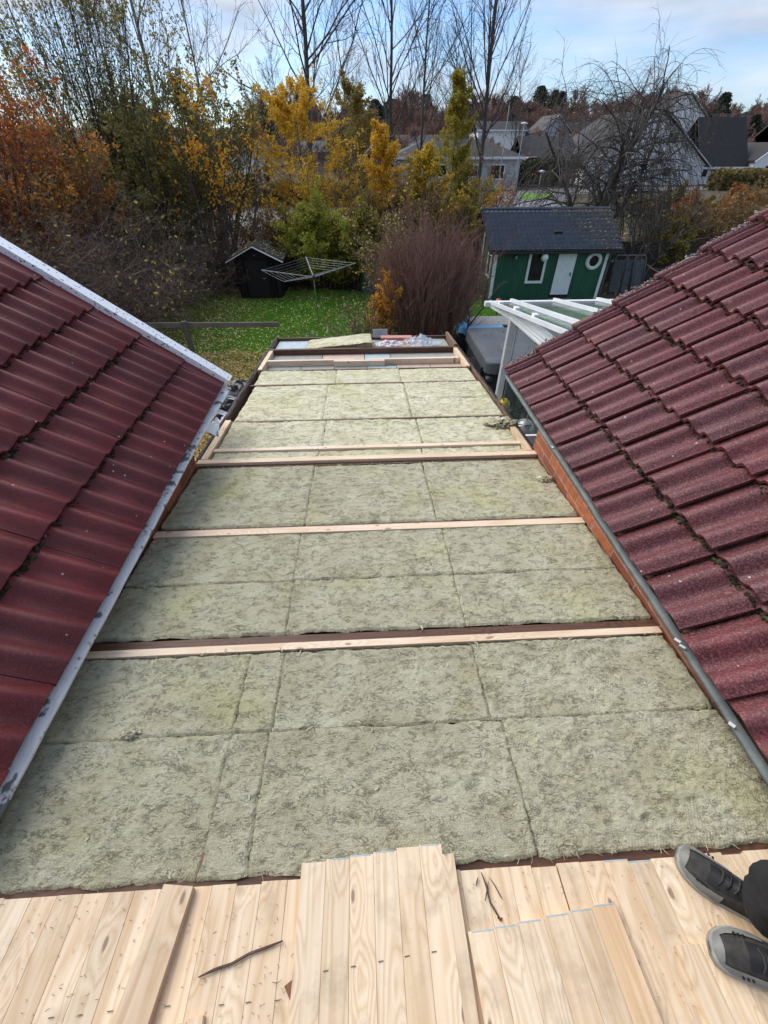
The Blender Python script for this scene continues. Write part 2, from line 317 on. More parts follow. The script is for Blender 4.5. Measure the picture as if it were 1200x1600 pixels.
def tile_material(name, cols, lich, speck=.5, rough=.75, scale=1):
    m, nt, N, L, b = newmat(name); b.inputs['Roughness'].default_value = rough
    v = coords(N, L, (1, 1, 1)); g = N.new('ShaderNodeNewGeometry')
    base = ramp(N, L, g.outputs['Random Per Island'], [(i/(len(cols)-1)*.98, c) for i, c in enumerate(cols)])
    base = mix(N, L, ramp(N, L, noise(N, L, v, 11, 7, .7), [(.42, (0, 0, 0)), (.66, (.55,)*3)]), base, tuple(min(1, x*.55+.02) for x in cols[0]))
    v2 = coords(N, L, (.8, 3.5, 1.0))
    base = mix(N, L, ramp(N, L, noise(N, L, v2, 5, 6, .65), [(.35, (.75,)*3), (.68, (0, 0, 0))]), base, tuple(x*.42 for x in cols[0]))
    base = mix(N, L, ramp(N, L, noise(N, L, v, 120, 3, .85), [(.48, (0, 0, 0)), (.66, (speck,)*3)]), base, tuple(min(1, x*2.3+.05) for x in cols[-1]))
    vo = N.new('ShaderNodeTexVoronoi'); vo.inputs['Scale'].default_value = 5.5; L.new(v, vo.inputs['Vector'])
    vo.inputs['Randomness'].default_value = 1
    mr = N.new('ShaderNodeMapRange'); nz = noise(N, L, v, 30, 4); sm = N.new('ShaderNodeMath'); sm.operation = 'MULTIPLY_ADD'; L.new(nz, sm.inputs[0]); sm.inputs[1].default_value = .14; L.new(vo.outputs['Distance'], sm.inputs[2])
    L.new(sm.outputs[0], mr.inputs[0]); mr.inputs[1].default_value = .135; mr.inputs[2].default_value = .165; mr.inputs[3].default_value = 1; mr.inputs[4].default_value = 0
    sc = N.new('ShaderNodeSeparateColor'); L.new(vo.outputs['Color'], sc.inputs[0]); gt = N.new('ShaderNodeMath'); gt.operation = 'GREATER_THAN'; gt.inputs[1].default_value = .72; L.new(sc.outputs[0], gt.inputs[0])
    mu = N.new('ShaderNodeMath'); mu.operation = 'MULTIPLY'; L.new(mr.outputs[0], mu.inputs[0]); L.new(gt.outputs[0], mu.inputs[1])
    m3 = N.new('ShaderNodeMath'); m3.operation = 'MULTIPLY'; L.new(mu.outputs[0], m3.inputs[0]); m3.inputs[1].default_value = .45
    base = mix(N, L, m3.outputs[0], base, lich)
    # small pale flecks
    v3 = N.new('ShaderNodeTexVoronoi'); v3.inputs['Scale'].default_value = 42; L.new(v, v3.inputs['Vector'])
    s3 = N.new('ShaderNodeSeparateColor'); L.new(v3.outputs['Color'], s3.inputs[0]); g3 = N.new('ShaderNodeMath'); g3.operation = 'GREATER_THAN'; g3.inputs[1].default_value = .985; L.new(s3.outputs[1], g3.inputs[0])
    l3 = N.new('ShaderNodeMath'); l3.operation = 'LESS_THAN'; l3.inputs[1].default_value = .22; L.new(v3.outputs['Distance'], l3.inputs[0])
    q3 = N.new('ShaderNodeMath'); q3.operation = 'MULTIPLY'; L.new(g3.outputs[0], q3.inputs[0]); L.new(l3.outputs[0], q3.inputs[1])
    base = mix(N, L, q3.outputs[0], base, (.45, .38, .36))
    L.new(base, b.inputs['Base Color'])
    p = bump(N, L, b, noise(N, L, v, 260, 3, .8), .55*speck+.1, .003)
    bump(N, L, b, noise(N, L, v, 14, 5, .6), .3, .006, p)
    return m
MAT['tileL'] = tile_material('dark_red_tile', [(.135, .011, .012), (.18, .015, .015), (.11, .011, .013), (.21, .022, .020)], (.14, .075, .065), .2, .58)
MAT['tileR'] = tile_material('worn_red_concrete_tile', [(.09, .017, .020), (.14, .024, .026), (.062, .020, .024), (.15, .035, .036)], (.33, .13, .12), .75, .55)
MAT['moss_shade'] = leafmat('moss_shade', [(.014, .011, .006), (.02, .015, .007), (.012, .010, .007), (.055, .055, .010), (.016, .012, .007), (.025, .018, .008)], .95, 0)  # moss, mostly near black so the clumps also paint shade into the seams
MAT['lichen'] = simple('lichen_mortar', (.36, .34, .32), (.12, .09, .09), 22, .95, .6, .01, spread=(.42, .6))
MAT['peel'] = simple('peeling_white_paint', (.78, .79, .78), (.17, .175, .17), 14, .75, .6, .006, stretch=(1, .8, 1), spread=(.40, .45), detail=9)
MAT['zinc'] = simple('grey_eave_sheet', (.15, .17, .17), (.09, .105, .105), 12, .6, .3, .006)
def brick_material():
    m, nt, N, L, b = newmat('orange_brick'); b.inputs['Roughness'].default_value = .85
    t = N.new('ShaderNodeTexCoord'); sp = N.new('ShaderNodeSeparateXYZ'); cb = N.new('ShaderNodeCombineXYZ')
    L.new(t.outputs['Object'], sp.inputs[0]); ad = N.new('ShaderNodeMath'); L.new(sp.outputs[0], ad.inputs[0]); L.new(sp.outputs[1], ad.inputs[1])
    L.new(ad.outputs[0], cb.inputs[0]); L.new(sp.outputs[2], cb.inputs[1])
    br = N.new('ShaderNodeTexBrick'); L.new(cb.outputs[0], br.inputs['Vector']); br.inputs['Scale'].default_value = 1
    br.inputs['Brick Width'].default_value = .26; br.inputs['Row Height'].default_value = .077; br.inputs['Mortar Size'].default_value = .006; br.inputs['Bias'].default_value = -.1
    br.inputs['Color1'].default_value = (.52, .15, .05, 1); br.inputs['Color2'].default_value = (.20, .055, .03, 1); br.inputs['Mortar'].default_value = (.34, .29, .24, 1)
    v = coords(N, L)
    c = mix(N, L, ramp(N, L, noise(N, L, v, 18, 6, .7), [(.4, (.55,)*3), (.62, (0, 0, 0))]), br.outputs['Color'], (.20, .065, .035))
    L.new(c, b.inputs['Base Color'])
    iv = N.new('ShaderNodeMath'); iv.operation = 'SUBTRACT'; iv.inputs[0].default_value = 1; L.new(br.outputs['Fac'], iv.inputs[1])
    p = bump(N, L, b, iv.outputs[0], .8, .008); bump(N, L, b, noise(N, L, v, 70, 4), .4, .003, p)
    return m
MAT['brick'] = brick_material()
def glassmat(name, col, alpha, rough=.05):
    m, nt, N, L, b = newmat(name); b.inputs['Base Color'].default_value = (*col, 1); b.inputs['Roughness'].default_value = rough
    b.inputs['Alpha'].default_value = alpha; b.inputs['Specular IOR Level'].default_value = .6
    v = coords(N, L); f = ramp(N, L, noise(N, L, v, 4, 5), [(.35, (alpha*.6,)*3), (.7, (min(1, alpha*1.6),)*3)]); L.new(f, b.inputs['Alpha'])
    return m
MAT['glass'] = glassmat('dusty_canopy_glass', (.22, .28, .28), .38, .10)
MAT['clear'] = glassmat('clear_side_glass', (.20, .26, .27), .06, .04)
MAT['pane'] = simple('dark_window_glass', (.02, .024, .028), (.008, .009, .010), 3, .08, 0)
# ------------------------------------------------------------------ terrain
TB = [(-60, -.0), (23, 0), (35, .8), (50, 1.4), (72, 1.5), (120, 3), (180, 7), (320, 13), (900, 20)]
def gz(Y): return np.interp(Y, [a for a, b in TB], [b for a, b in TB])
def ground_material():
    m, nt, N, L, b = newmat('leafy_soil'); b.inputs['Roughness'].default_value = .95; v = coords(N, L)
    c = ramp(N, L, noise(N, L, v, .35, 8, .65), [(.3, (.030, .028, .016)), (.5, (.055, .05, .022)), (.7, (.06, .075, .02))])
    c = mix(N, L, ramp(N, L, noise(N, L, v, 9, 6, .8), [(.45, (0, 0, 0)), (.65, (.7,)*3)]), c, (.13, .085, .04)); L.new(c, b.inputs['Base Color'])
    bump(N, L, b, noise(N, L, v, 20, 6), .8, .05); return m
MAT['ground'] = ground_material()
def sheet(name, poly, off, mat, res=1.0, jag=.0):
    """a sheet draped on the terrain inside a polygon"""
    xs = [p[0] for p in poly]; ys = [p[1] for p in poly]
    X = np.arange(min(xs), max(xs)+res, res); Y = np.arange(min(ys), max(ys)+res, res)
    Y = np.unique(np.round(np.concatenate([Y, [b for b, _ in TB if min(ys) < b < max(ys)]]), 4))
    gx, gy = np.meshgrid(X, Y); V = np.stack([gx, gy, gz(gy)+off], -1).reshape(-1, 3)
    cx = (gx[:-1, :-1]+gx[1:, 1:])/2; cy = (gy[:-1, :-1]+gy[1:, 1:])/2
    if jag: cx = cx+(fbm(cx*.9, cy*.9, 3)-.5)*jag; cy = cy+(fbm(cx*.9, cy*.9, 3, 5)-.5)*jag
    ins = np.zeros(cx.shape, bool); n = len(poly)
    for i in range(n):
        x1, y1 = poly[i]; x2, y2 = poly[(i+1) % n]
        if y1 == y2: continue
        k = ((y1 > cy) != (y2 > cy)) & (cx < (x2-x1)*(cy-y1)/(y2-y1)+x1); ins ^= k
    ii, jj = np.nonzero(ins); nx = len(X); a = ii*nx+jj
    return meta(nm(name, V, np.stack([a, a+1, a+nx+1, a+nx], -1), mat), kind='structure')
X = np.array([-700, -300, -120, -60, -30, -10, 0, 10, 30, 60, 120, 300, 700.]); Y = np.array([-60, -20, 0, 10, 23, 35, 50, 72, 120, 180, 320, 900.])
gx, gy = np.meshgrid(X, Y); nx = len(X)
ii, jj = np.meshgrid(np.arange(len(Y)-1), np.arange(nx-1), indexing='ij'); a = (ii*nx+jj).ravel()
meta(nm('ground', np.stack([gx, gy, gz(gy)], -1), np.stack([a, a+1, a+nx+1, a+nx], -1), MAT['ground']), kind='structure')
def lawnmat():
    m, nt, N, L, b = newmat('lawn_grass'); b.inputs['Roughness'].default_value = .9; v = coords(N, L)
    c = ramp(N, L, noise(N, L, v, .9, 6, .6), [(.3, (.085, .21, .012)), (.55, (.13, .31, .014)), (.75, (.18, .36, .025))])
    c = mix(N, L, ramp(N, L, noise(N, L, v, 25, 4, .8), [(.45, (0, 0, 0)), (.7, (.6,)*3)]), c, (.03, .07, .01)); L.new(c, b.inputs['Base Color'])
    bump(N, L, b, noise(N, L, v, 60, 4), .9, .04); return m
MAT['lawn'] = lawnmat()
sheet('lawn', [(-11, 8), (2.2, 8), (2.2, 21.6), (-2, 22.4), (-9.5, 21.5), (-11.5, 17)], .02, MAT['lawn'], .25, .6)
sheet('side_lawn', [(3.2, 16), (12.5, 16), (12.5, 20), (3.2, 20)], .02, MAT['lawn'], .5)
MAT['gravel'] = simple('pale_gravel', (.42, .41, .40), (.22, .215, .21), 30, .95, .6, .02)
MAT['asphalt'] = simple('asphalt', (.24, .24, .25), (.18, .18, .19), 2, .9, .3)
MAT['field'] = simple('grey_fallow_field', (.23, .215, .19), (.14, .13, .11), 1.2, .95, .6, .05)
MAT['decking'] = woodmat('dark_decking', (.09, .08, .07), (.05, .045, .04), (.02, .02, .02), axis=1, knots=False)
sheet('fallow_field', [(-26, 29), (1, 29), (3, 46), (-26, 48)], .03, MAT['field'], 1.0, 1.5)
sheet('road', [(8.5, 36), (12.5, 36), (17.5, 43), (21.5, 53), (30, 57.5), (60, 61), (60, 65), (26, 62), (15.5, 57), (12.6, 50), (12, 45)], .03, MAT['asphalt'], .5)
sheet('road_verge', [(15.6, 49.0), (18.6, 49.0), (20.5, 54.6), (17.2, 54.6)], .05, MAT['lawn'], .4)
sheet('patio', [(1.6, 3.1), (9.5, 3.1), (9.5, 15.2), (1.6, 15.2)], .03, MAT['decking'], .6)
sheet('gravel_bed', [(3.4, 15.3), (5.4, 15.3), (5.4, 16.6), (3.4, 16.6)], .06, MAT['gravel'], .3)
# ------------------------------------------------------------------ tiled roofs
def tile_field(seed, y_edges, n_up, W, G, eave, up, rise=.030, amp=.026, thick=.022, seam=.007, jit=.0015, nxx=21, off=0.0, wave=False):
    """interlocking double-roll tiles. eave = (x,y0?,z) of the eave line, up = unit up-slope vector, tiles laid between successive y_edges"""
    rng = np.random.RandomState(seed); Vs = []; Fs = []; n = 0
    up = np.array(up, float); nor = np.cross(np.array((0, 1., 0)), up); nor *= np.sign(nor[2])
    s = np.linspace(0, 1, nxx)
    prof = amp*(.5-.5*np.cos(4*PI*s))**1.25+np.where(s > .93, seam*(s-.93)/.07+seam*.5, 0) if wave else amp*(np.exp(-(np.abs(s-.30)/.15)**2.6)*.95+np.exp(-(np.abs(s-.82)/.155)**2.6))+np.where(s > .93, seam*(s-.93)/.07, 0)-np.where(s < .05, .004, 0)
    tt = np.array([0, .02, .5, 1.08])           # along the slope, 0 = lower visible edge
    for c in range(n_up):
        for (ya, yb) in y_edges:
            j = rng.randn(4)*jit
            yy = ya+(yb-ya)*s+j[0]
            P = []
            for k, t in enumerate(tt):
                d = max(0, c*G+t*G-off)+j[1]*2
                lift = rise*(1-t)+j[2]+j[3]*(s-.5)
                drop = .004 if k == 0 else 0
                P.append(np.outer(np.ones(nxx), eave)*np.array((1, 0, 1))+np.outer(yy, (0, 1, 0))+up*d+np.outer(prof*(1-.12*t)+lift-drop, nor))
            low = P[0]-nor*thick; P = [low]+P
            # seam side wall (the raised interlock edge)
            V = np.concatenate(P); m = len(P)
            a = (np.arange(m-1)[:, None]*nxx+np.arange(nxx-1)).ravel()
            F = np.stack([a, a+1, a+nxx+1, a+nxx], -1)
            e = np.arange(1, m)*nxx+nxx-1; base = V[e]-nor*(thick*.9); nb = len(V); V = np.concatenate([V, base])
            q = np.arange(m-2); F = np.concatenate([F, np.stack([e[q], nb+q, nb+q+1, e[q+1]], -1)])
            Vs.append(V); Fs.append(F+n); n += len(V)
    return np.concatenate(Vs), np.concatenate(Fs), nor
def moss_clumps(rng, spots, rad, name, mat, parent):
    """small uneven cushions"""
    t = (1+5**.5)/2
    ico = np.array([(-1, t, 0), (1, t, 0), (-1, -t, 0), (1, -t, 0), (0, -1, t), (0, 1, t), (0, -1, -t), (0, 1, -t), (t, 0, -1), (t, 0, 1), (-t, 0, -1), (-t, 0, 1)])/1.9
    f = np.array([(0, 11, 5), (0, 5, 1), (0, 1, 7), (0, 7, 10), (0, 10, 11), (1, 5, 9), (5, 11, 4), (11, 10, 2), (10, 7, 6), (7, 1, 8), (3, 9, 4), (3, 4, 2), (3, 2, 6), (3, 6, 8), (3, 8, 9), (4, 9, 5), (2, 4, 11), (6, 2, 10), (8, 6, 7), (9, 8, 1)])
    m = len(spots); sc = (rad*(.35+rng.rand(m)**2*1.1))[:, None, None]
    V = ico[None]*sc*(1+.35*rng.randn(m, 12, 1))*np.array((1, 1, .7))+spots[:, None, :]
    F = f[None]+(np.arange(m)*12)[:, None, None]
    o = nm(name, V, F.reshape(-1, 3), mat, parent, smooth=False); o['kind'] = 'stuff'; return o

# ---- right house
hr = thing('brick_house', 'brick house on the right with worn, mossy dark red roof tiles', 'house', (0, 0, 0))
aR = R(33.6); upR = (cos(aR), 0, sin(aR)); eR = (1.385, 0, 3.545)
edges = [(.681+.304*(k+1), .681+.304*k) for k in range(-22, 10)]+[(3.875, 3.721)]
V, F, norR = tile_field(3, edges, 13, .304, .36, eR, upR, amp=.058, rise=.042, seam=.016, off=.045, jit=.0026)
roofR = nm('roof', V, F, MAT['tileR'], hr, smooth=False)
# smooth across the rolls but keep the edges: shade smooth + angle limit
def smooth_angle(o, deg=38):
    o.data.polygons.foreach_set('use_smooth', np.ones(len(o.data.polygons), bool))
    try: o.data.set_sharp_from_angle(angle=R(deg))
    except Exception: pass
smooth_angle(roofR)
rng = np.random.RandomState(5)
sp = []
for k in range(26000):
    c = rng.randint(1, 13); y = rng.uniform(-1.5, 3.8)
    dens = .45+.55*(fbm(y*1.7, c*3.1, 2) > .5)
    if rng.rand() > dens: continue
    s = ((y-.681)/.304) % 1; s = 1-s; h = .052*(math.exp(-((s-.29)/.145)**2)+math.exp(-((s-.83)/.14)**2))
    d = c*.36-.048-abs(rng.randn())*.007; sp.append(np.array(eR)*(1, 0, 1)+np.array((0, y, 0))+np.array(upR)*d+norR*(h*.9+.004))
for k in range(14000):           # and in the side seams
    c = rng.uniform(.1, 9); y = .681+.304*rng.randint(-6, 11)+rng.randn()*.006
    if fbm(y*2.3, c*1.3, 2, 4) < .40: continue
    sp.append(np.array(eR)*(1, 0, 1)+np.array((0, y, 0))+np.array(upR)*c*.36+norR*(.0))
moss_clumps(rng, np.array(sp), .0095, 'moss_shade', MAT['moss_shade'], roofR)
# verge tiles: an upturned rounded edge over each course
for c in range(13):
    mb = MB(); secs = []
    for t in (0, .5, 1.02):
        o_ = np.array(eR)*(1, 0, 1)+np.array(upR)*(c+t)*.36-np.array(upR)*(.045 if c+t > .1 else 0)+norR*(.036*(1-t)+.01); r_ = .036-.004*t
        ring = []
        for j in range(12):
            th = 2*PI*j/12; ring.append(o_+np.array((0, 3.885+r_*1.05*cos(th), 0))+norR*(r_*.9*sin(th)))
        secs.append(ring)
    mb.loft(secs); mb.build('verge_tile', MAT['tileR'], roofR, smooth=True)
mv = MB(); rr = random.Random(4)
lsp = []
for k in range(1500):
    d = rr.uniform(0, 12*.36); 
    if fbm(d*4, 1.0, 3) < .47: continue
    lsp.append(np.array(eR)*(1, 0, 1)+np.array(upR)*d+np.array((0, 3.89+rr.gauss(0, .02), 0))+norR*(.074-.036*((d/.36) % 1)+rr.uniform(-.014, .004)))
moss_clumps(rng, np.array(lsp), .009, 'lichen', MAT['lichen'], roofR)
# the far slope, walls, eave sheet
ridge = np.array(eR)+np.array(upR)*13*.36
MB().add([(ridge[0], -6, ridge[2]), (ridge[0], 3.88, ridge[2]), (ridge[0]+3.9, 3.88, eR[2]), (ridge[0]+3.9, -6, eR[2]), (ridge[0], -6, ridge[2]-.05), (ridge[0], 3.88, ridge[2]-.05), (ridge[0]+3.9, 3.88, eR[2]-.05), (ridge[0]+3.9, -6, eR[2]-.05)],
         [(0, 3, 2, 1), (4, 5, 6, 7), (0, 1, 5, 4), (1, 2, 6, 5), (2, 3, 7, 6), (3, 0, 4, 7)]).build('far_roof_slope', MAT['tileR'], hr)
rc = MB(); rc.tube([(ridge[0], -6, ridge[2]+.02), (ridge[0], 3.9, ridge[2]+.02)], .09, 12); rc.build('ridge_cap', MAT['tileR'], hr)
def house_wall(x0, x1, y0, y1, ztop, zr, name, mat, parent):
    xm = (x0+x1)/2
    V = [(x0, y0, 0), (x1, y0, 0), (x1, y0, ztop), (xm, y0, zr), (x0, y0, ztop), (x0, y1, 0), (x1, y1, 0), (x1, y1, ztop), (xm, y1, zr), (x0, y1, ztop)]
    F = [(0, 1, 2, 3, 4), (9, 8, 7, 6, 5), (5, 0, 4, 9), (1, 6, 7, 2), (4, 3, 8, 9), (3, 2, 7, 8)]
    return MB().add(V, F).build(name, mat, parent)
house_wall(1.455, 9.1, -5.6, 3.05, 3.50, 5.98, 'wall', MAT['brick'], hr)
# bed of felt/boards under the tiles
def underlay(eave, up, nor, y0, y1, Ln, parent, mat):
    e = np.array(eave)*(1, 0, 1); up = np.array(up); a = [e-nor*.012, e-nor*.035]
    V = [];
    for y in (y0, y1):
        for dd in (.02, Ln):
            for q in a: V.append(q+up*dd+np.array((0, y, 0)))
    return MB().add(V, [(0, 2, 3, 1), (4, 5, 7, 6), (0, 4, 6, 2), (1, 3, 7, 5), (0, 1, 5, 4), (2, 6, 7, 3)]).build('roof_boarding', mat, parent)
underlay(eR, upR, norR, -6, 3.86, 13*.36, hr, MAT['oldwoodY'])
# eave sheet: an uneven grey strip along the tile ends
ys = np.arange(-6, 3.86, .03); n = len(ys); wob = (fbm(ys*3, 0*ys, 4, 2)-.5)
x_in = 1.39+0*ys; x_out = 1.357+wob*.016; zt = 3.540+(fbm(ys*5, ys*0, 3, 8)-.5)*.014
V = np.concatenate([np.stack([x_in, ys, zt+.004], -1), np.stack([x_out+.004, ys, zt], -1), np.stack([x_out, ys, zt-.014], -1), np.stack([x_in, ys, zt-.02], -1)])
a = np.arange(n-1); F = np.concatenate([np.stack([a+k*n, a+k*n+1, a+(k+1)*n+1, a+(k+1)*n], -1) for k in range(3)]); sh = nm('eave_sheet', V, F, MAT['zinc'], hr, smooth=True)
MB().box((1.43, -1.07, 3.50), (.055, 9.8, .03)).build('soffit_board', MAT['oldwoodY'], hr)
wsp = MB()
for (x, y) in ((1.352, .96), (1.356, .93), (1.35, .60), (1.36, 2.55)):
    MB().box((x, y, 3.543+.006), (.009+rr.random()*.008, .014+rr.random()*.014, .003), rz=rr.random()).build('paint_chip', MAT['white'], sh)

# ---- left house
hl = thing('red_brick_house', 'red brick house with smooth dark red tiles, white verge board and peeling white eave strip', 'house', (0, 0, 0))
aL = R(37.3); upL = (-cos(aL), 0, sin(aL)); eL = (-1.285, 0, 3.555)
edges = [(3.61-.304*(k+1), 3.61-.304*k) for k in range(31)]
edges = [(b_, a_) for a_, b_ in edges]
V, F, norL = tile_field(11, edges, 13, .304, .36, eL, upL, amp=.048, rise=.034, seam=.001, wave=True, thick=.02, jit=.0014)
roofL = nm('roof', V, F, MAT['tileL'], hl); smooth_angle(roofL)
sp = []
for k in range(16000):
    c = rng.randint(1, 12); y = rng.uniform(-1.2, 3.65)
    if rng.rand() > .3+1.2*(fbm(y*1.9, c*2.7, 2, 9) > .50): continue
    s = ((3.61-y)/.304) % 1; s = ((3.61-y)/.304) % 1; h = .048*(.5-.5*cos(4*PI*s))**1.25
    if rng.rand() < h/.06: continue
    sp.append(np.array(eL)*(1, 0, 1)+np.array((0, y, 0))+np.array(upL)*(c*.36-abs(rng.randn())*.01)+norL*(h*.9+.002))
moss_clumps(rng, np.array(sp), .0115, 'moss_shade', MAT['moss_shade'], roofL)
sp = [np.array(eL)*(1, 0, 1)+np.array((0, .5+2.0+rng.randn()*.03, 0))+np.array(upL)*(6*.36*.99+rng.randn()*.012)+norL*.02 for _ in range(60)]
def slab_on(e, up, nor, y0, y1, d0, d1, z0, z1):
    e = np.array(e)*(1, 0, 1); up = np.array(up); V = []
    for y in (y0, y1):
        for d in (d0, d1):
            for z in (z0, z1): V.append(e+up*d+nor*z+np.array((0, y, 0)))
    return V, [(0, 2, 3, 1), (4, 5, 7, 6), (0, 4, 6, 2), (1, 3, 7, 5), (0, 1, 5, 4), (2, 6, 7, 3)]
mb = MB()
for c in range(13):
    V, F = slab_on(eL, upL, norL, 3.60, 3.74, c*.36, (c+1)*.36+.02, -.01, .022-.0*c)
    V = [v+norL*(.012 if i in (0, 1, 4, 5) else 0) for i, v in enumerate(V)]; mb.add(V, F)
mb.build('flat_verge_tiles', MAT['tileL'], roofL)
vc = MB(); vc.add(*slab_on(eL, upL, norL, 3.715, 3.83, -.03, 2.55, .02, .075)); vc.add(*slab_on(eL, upL, norL, 3.713, 3.832, 2.54, 4.72, .022, .078)); vc.add(*slab_on(eL, upL, norL, 3.79, 3.825, -.03, 4.7, -.16, .02))
MAT['verge'] = simple('speckled_white_sheet', (.82, .85, .88), (.08, .09, .08), 48, .45, .1, spread=(.36, .39), detail=3)
vc.build('verge_board', MAT['verge'], hl)
ridgeL = np.array(eL)+np.array(upL)*13*.36
MB().add([(ridgeL[0], -6, ridgeL[2]), (ridgeL[0], 3.8, ridgeL[2]), (ridgeL[0]-3.72, 3.8, eL[2]), (ridgeL[0]-3.72, -6, eL[2]), (ridgeL[0], -6, ridgeL[2]-.05), (ridgeL[0], 3.8, ridgeL[2]-.05), (ridgeL[0]-3.72, 3.8, eL[2]-.05), (ridgeL[0]-3.72, -6, eL[2]-.05)],
         [(0, 1, 2, 3), (4, 7, 6, 5), (0, 4, 5, 1), (1, 5, 6, 2), (2, 6, 7, 3), (3, 7, 4, 0)]).build('far_roof_slope', MAT['tileL'], hl)
rc = MB(); rc.tube([(ridgeL[0], -6, ridgeL[2]+.02), (ridgeL[0], 3.8, ridgeL[2]+.02)], .09, 12); rc.build('ridge_cap', MAT['tileL'], hl)
underlay(eL, upL, norL, -6, 3.72, 13*.36, hl, MAT['oldwoodY'])
house_wall(-8.6, -1.405, -5.6, 2.95, 3.47, 6.05, 'wall', MAT['brick'], hl)
ys = np.arange(-6, 3.73, .02); n = len(ys); wob = (fbm(ys*6, 0*ys, 4, 12)-.5)
x_in = -1.30+0*ys; x_out = -1.250+wob*.006+np.where(ys > 2.9, (ys-2.9)*.035, 0); zt = 3.536+(fbm(ys*9, ys*0, 3, 18)-.5)*.012
V = np.concatenate([np.stack([x_in, ys, zt+.006], -1), np.stack([x_out-.003, ys, zt], -1), np.stack([x_out, ys, zt-.016], -1), np.stack([x_in, ys, zt-.02], -1)])
a = np.arange(n-1); F = np.concatenate([np.stack([a+k*n, a+(k+1)*n, a+(k+1)*n+1, a+k*n+1], -1) for k in range(3)]); nm('eave_strip', V, F, MAT['peel'], hl, smooth=True)
# torn flashing at the end of the left eave
for k in range(3):
    y = 3.0+k*.27; x = -1.25+rr.uniform(-.02, .03)
    MB().add([(x-.05, y, 3.50+rr.uniform(-.02, .03)), (x+.06, y+.02, 3.47+rr.uniform(-.05, .02)), (x+.05, y+.14, 3.46+rr.uniform(-.04, .03)), (x-.06, y+.15, 3.51+rr.uniform(-.02, .02))], [(0, 1, 2, 3)]).build('torn_flashing', MAT['peel'], hl)


# ------------------------------------------------------------------ flat roof between the houses
fr = thing('flat_roof_extension', 'open flat roof between the two houses, its joists bare and its deck half stripped', 'roof', (0, 0, 0))
XL, XR, YF = -1.40, 1.452, 7.20
def fbox(mb, x0, x1, y0, y1, d0, d1, sk=0):
    """box following the fall of the roof; d = height above the joist top plane; sk = skew so ends differ in Y"""
    V = []
    for d in (d0, d1):
        for (x, y) in ((x0, y0-sk), (x1, y0+sk), (x1, y1+sk), (x0, y1-sk)): V.append((x, y, zflat(y)+d))
    return mb.add(V, [(3, 2, 1, 0), (4, 5, 6, 7), (0, 1, 5, 4), (1, 2, 6, 5), (2, 3, 7, 6), (3, 0, 4, 7)])
def fpart(name, mat, x0, x1, y0, y1, d0, d1, parent=fr, label=None, sk=0):
    o = fbox(MB(), x0, x1, y0, y1, d0, d1, sk).build(name, mat, parent)
    if label: o['label'] = label
    return o
MAT['render'] = simple('white_rendered_wall', (.62, .6, .56), (.5, .48, .44), 4, .9, .3)
w1 = MB(); w1.add([(XL, -1.8, 0), (XR, -1.8, 0), (XR, YF-.05, 0), (XL, YF-.05, 0), (XL, -1.8, zflat(-1.8)-.30), (XR, -1.8, zflat(-1.8)-.30), (XR, YF-.05, zflat(YF)-.30), (XL, YF-.05, zflat(YF)-.30)],
   [(0, 1, 5, 4), (1, 2, 6, 5), (2, 3, 7, 6), (3, 0, 4, 7)]); w1.build('wall', MAT['render'], fr)
fpart('ceiling_board', MAT['oldwood'], XL+.01, XR-.01, -1.8, YF-.06, -.30, -.16)
# old joists with new battens
fpart('joist', MAT['oldwood'], XL+.01, XR-.01, .205, .275, -.155, -.006, label='old brown joist under the board ends', sk=-.0)
fpart('joist', MAT['oldwood'], XL+.01, XR-.01, 1.140, 1.185, -.155, -.004, label='dark old joist with an open gap beside it', sk=-.0)
fpart('batten', MAT['pineX'], XL+.02, XR-.02, 1.098, 1.136, -.10, .006, label='pale new batten nearest the boards')
fpart('batten', MAT['pineX'], XL+.02, XR-.01, 1.985, 2.045, -.10, .012, label='pale new batten with a reddish side, second from the boards')
fpart('joist', MAT['oldwood'], XL+.02, XR-.01, 2.045, 2.075, -.155, -.002)
fpart('joist', MAT['oldwood'], XL+.01, XR-.01, 2.885, 2.935, -.155, -.006)
fpart('batten', MAT['pineX'], XL+.005, XR-.005, 2.93, 2.995, -.10, .022, label='pale wide batten at the house corners')
fpart('batten', MAT['pineX'], XL+.05, XR-.05, 3.145, 3.195, -.10, .018, label='thin pale batten just beyond the house corners')
fpart('joist', MAT['oldwood'], XL+.04, XR-.05, 3.785, 3.818, -.155, .0)
fpart('joist', MAT['oldwood'], XL+.04, XR-.05, 4.86, 4.892, -.155, .0)
fpart('joist', MAT['oldwood'], XL+.04, XR-.05, 5.42, 5.455, -.155, .002)
fpart('batten', MAT['pineX'], XL+.06, -.12, 5.80, 5.86, -.10, .02, label='left length of the jointed pale batten')
fpart('batten', MAT['pineX'], -.40, .30, 5.745, 5.798, -.10, .018, label='short middle length of the jointed pale batten')
fpart('batten', MAT['pineX'], .12, XR-.10, 5.80, 5.86, -.10, .02, label='right length of the jointed pale batten')
fpart('joist', MAT['oldwood'], XL+.02, XR-.03, 6.33, 6.40, -.155, .03)
fpart('edge_batten', MAT['pine'], XL+.02, XL+.075, 3.00, 3.80, -.08, .024)
fpart('edge_batten', MAT['pine'], XL+.02, XL+.075, 5.42, 6.33, -.08, .024)
fpart('edge_batten', MAT['pine'], XR-.075, XR-.02, 3.00, 3.72, -.08, .024)
fpart('edge_batten', MAT['pine'], XR-.085, XR-.03, 5.42, 6.33, -.08, .024)
fpart('edge_board', MAT['oldwoodY'], XL-.012, XL+.012, 3.0, YF, -.30, .012)
fpart('edge_board', MAT['oldwoodY'], XR-.012, XR+.012, 3.06, YF+.02, -.30, .014)
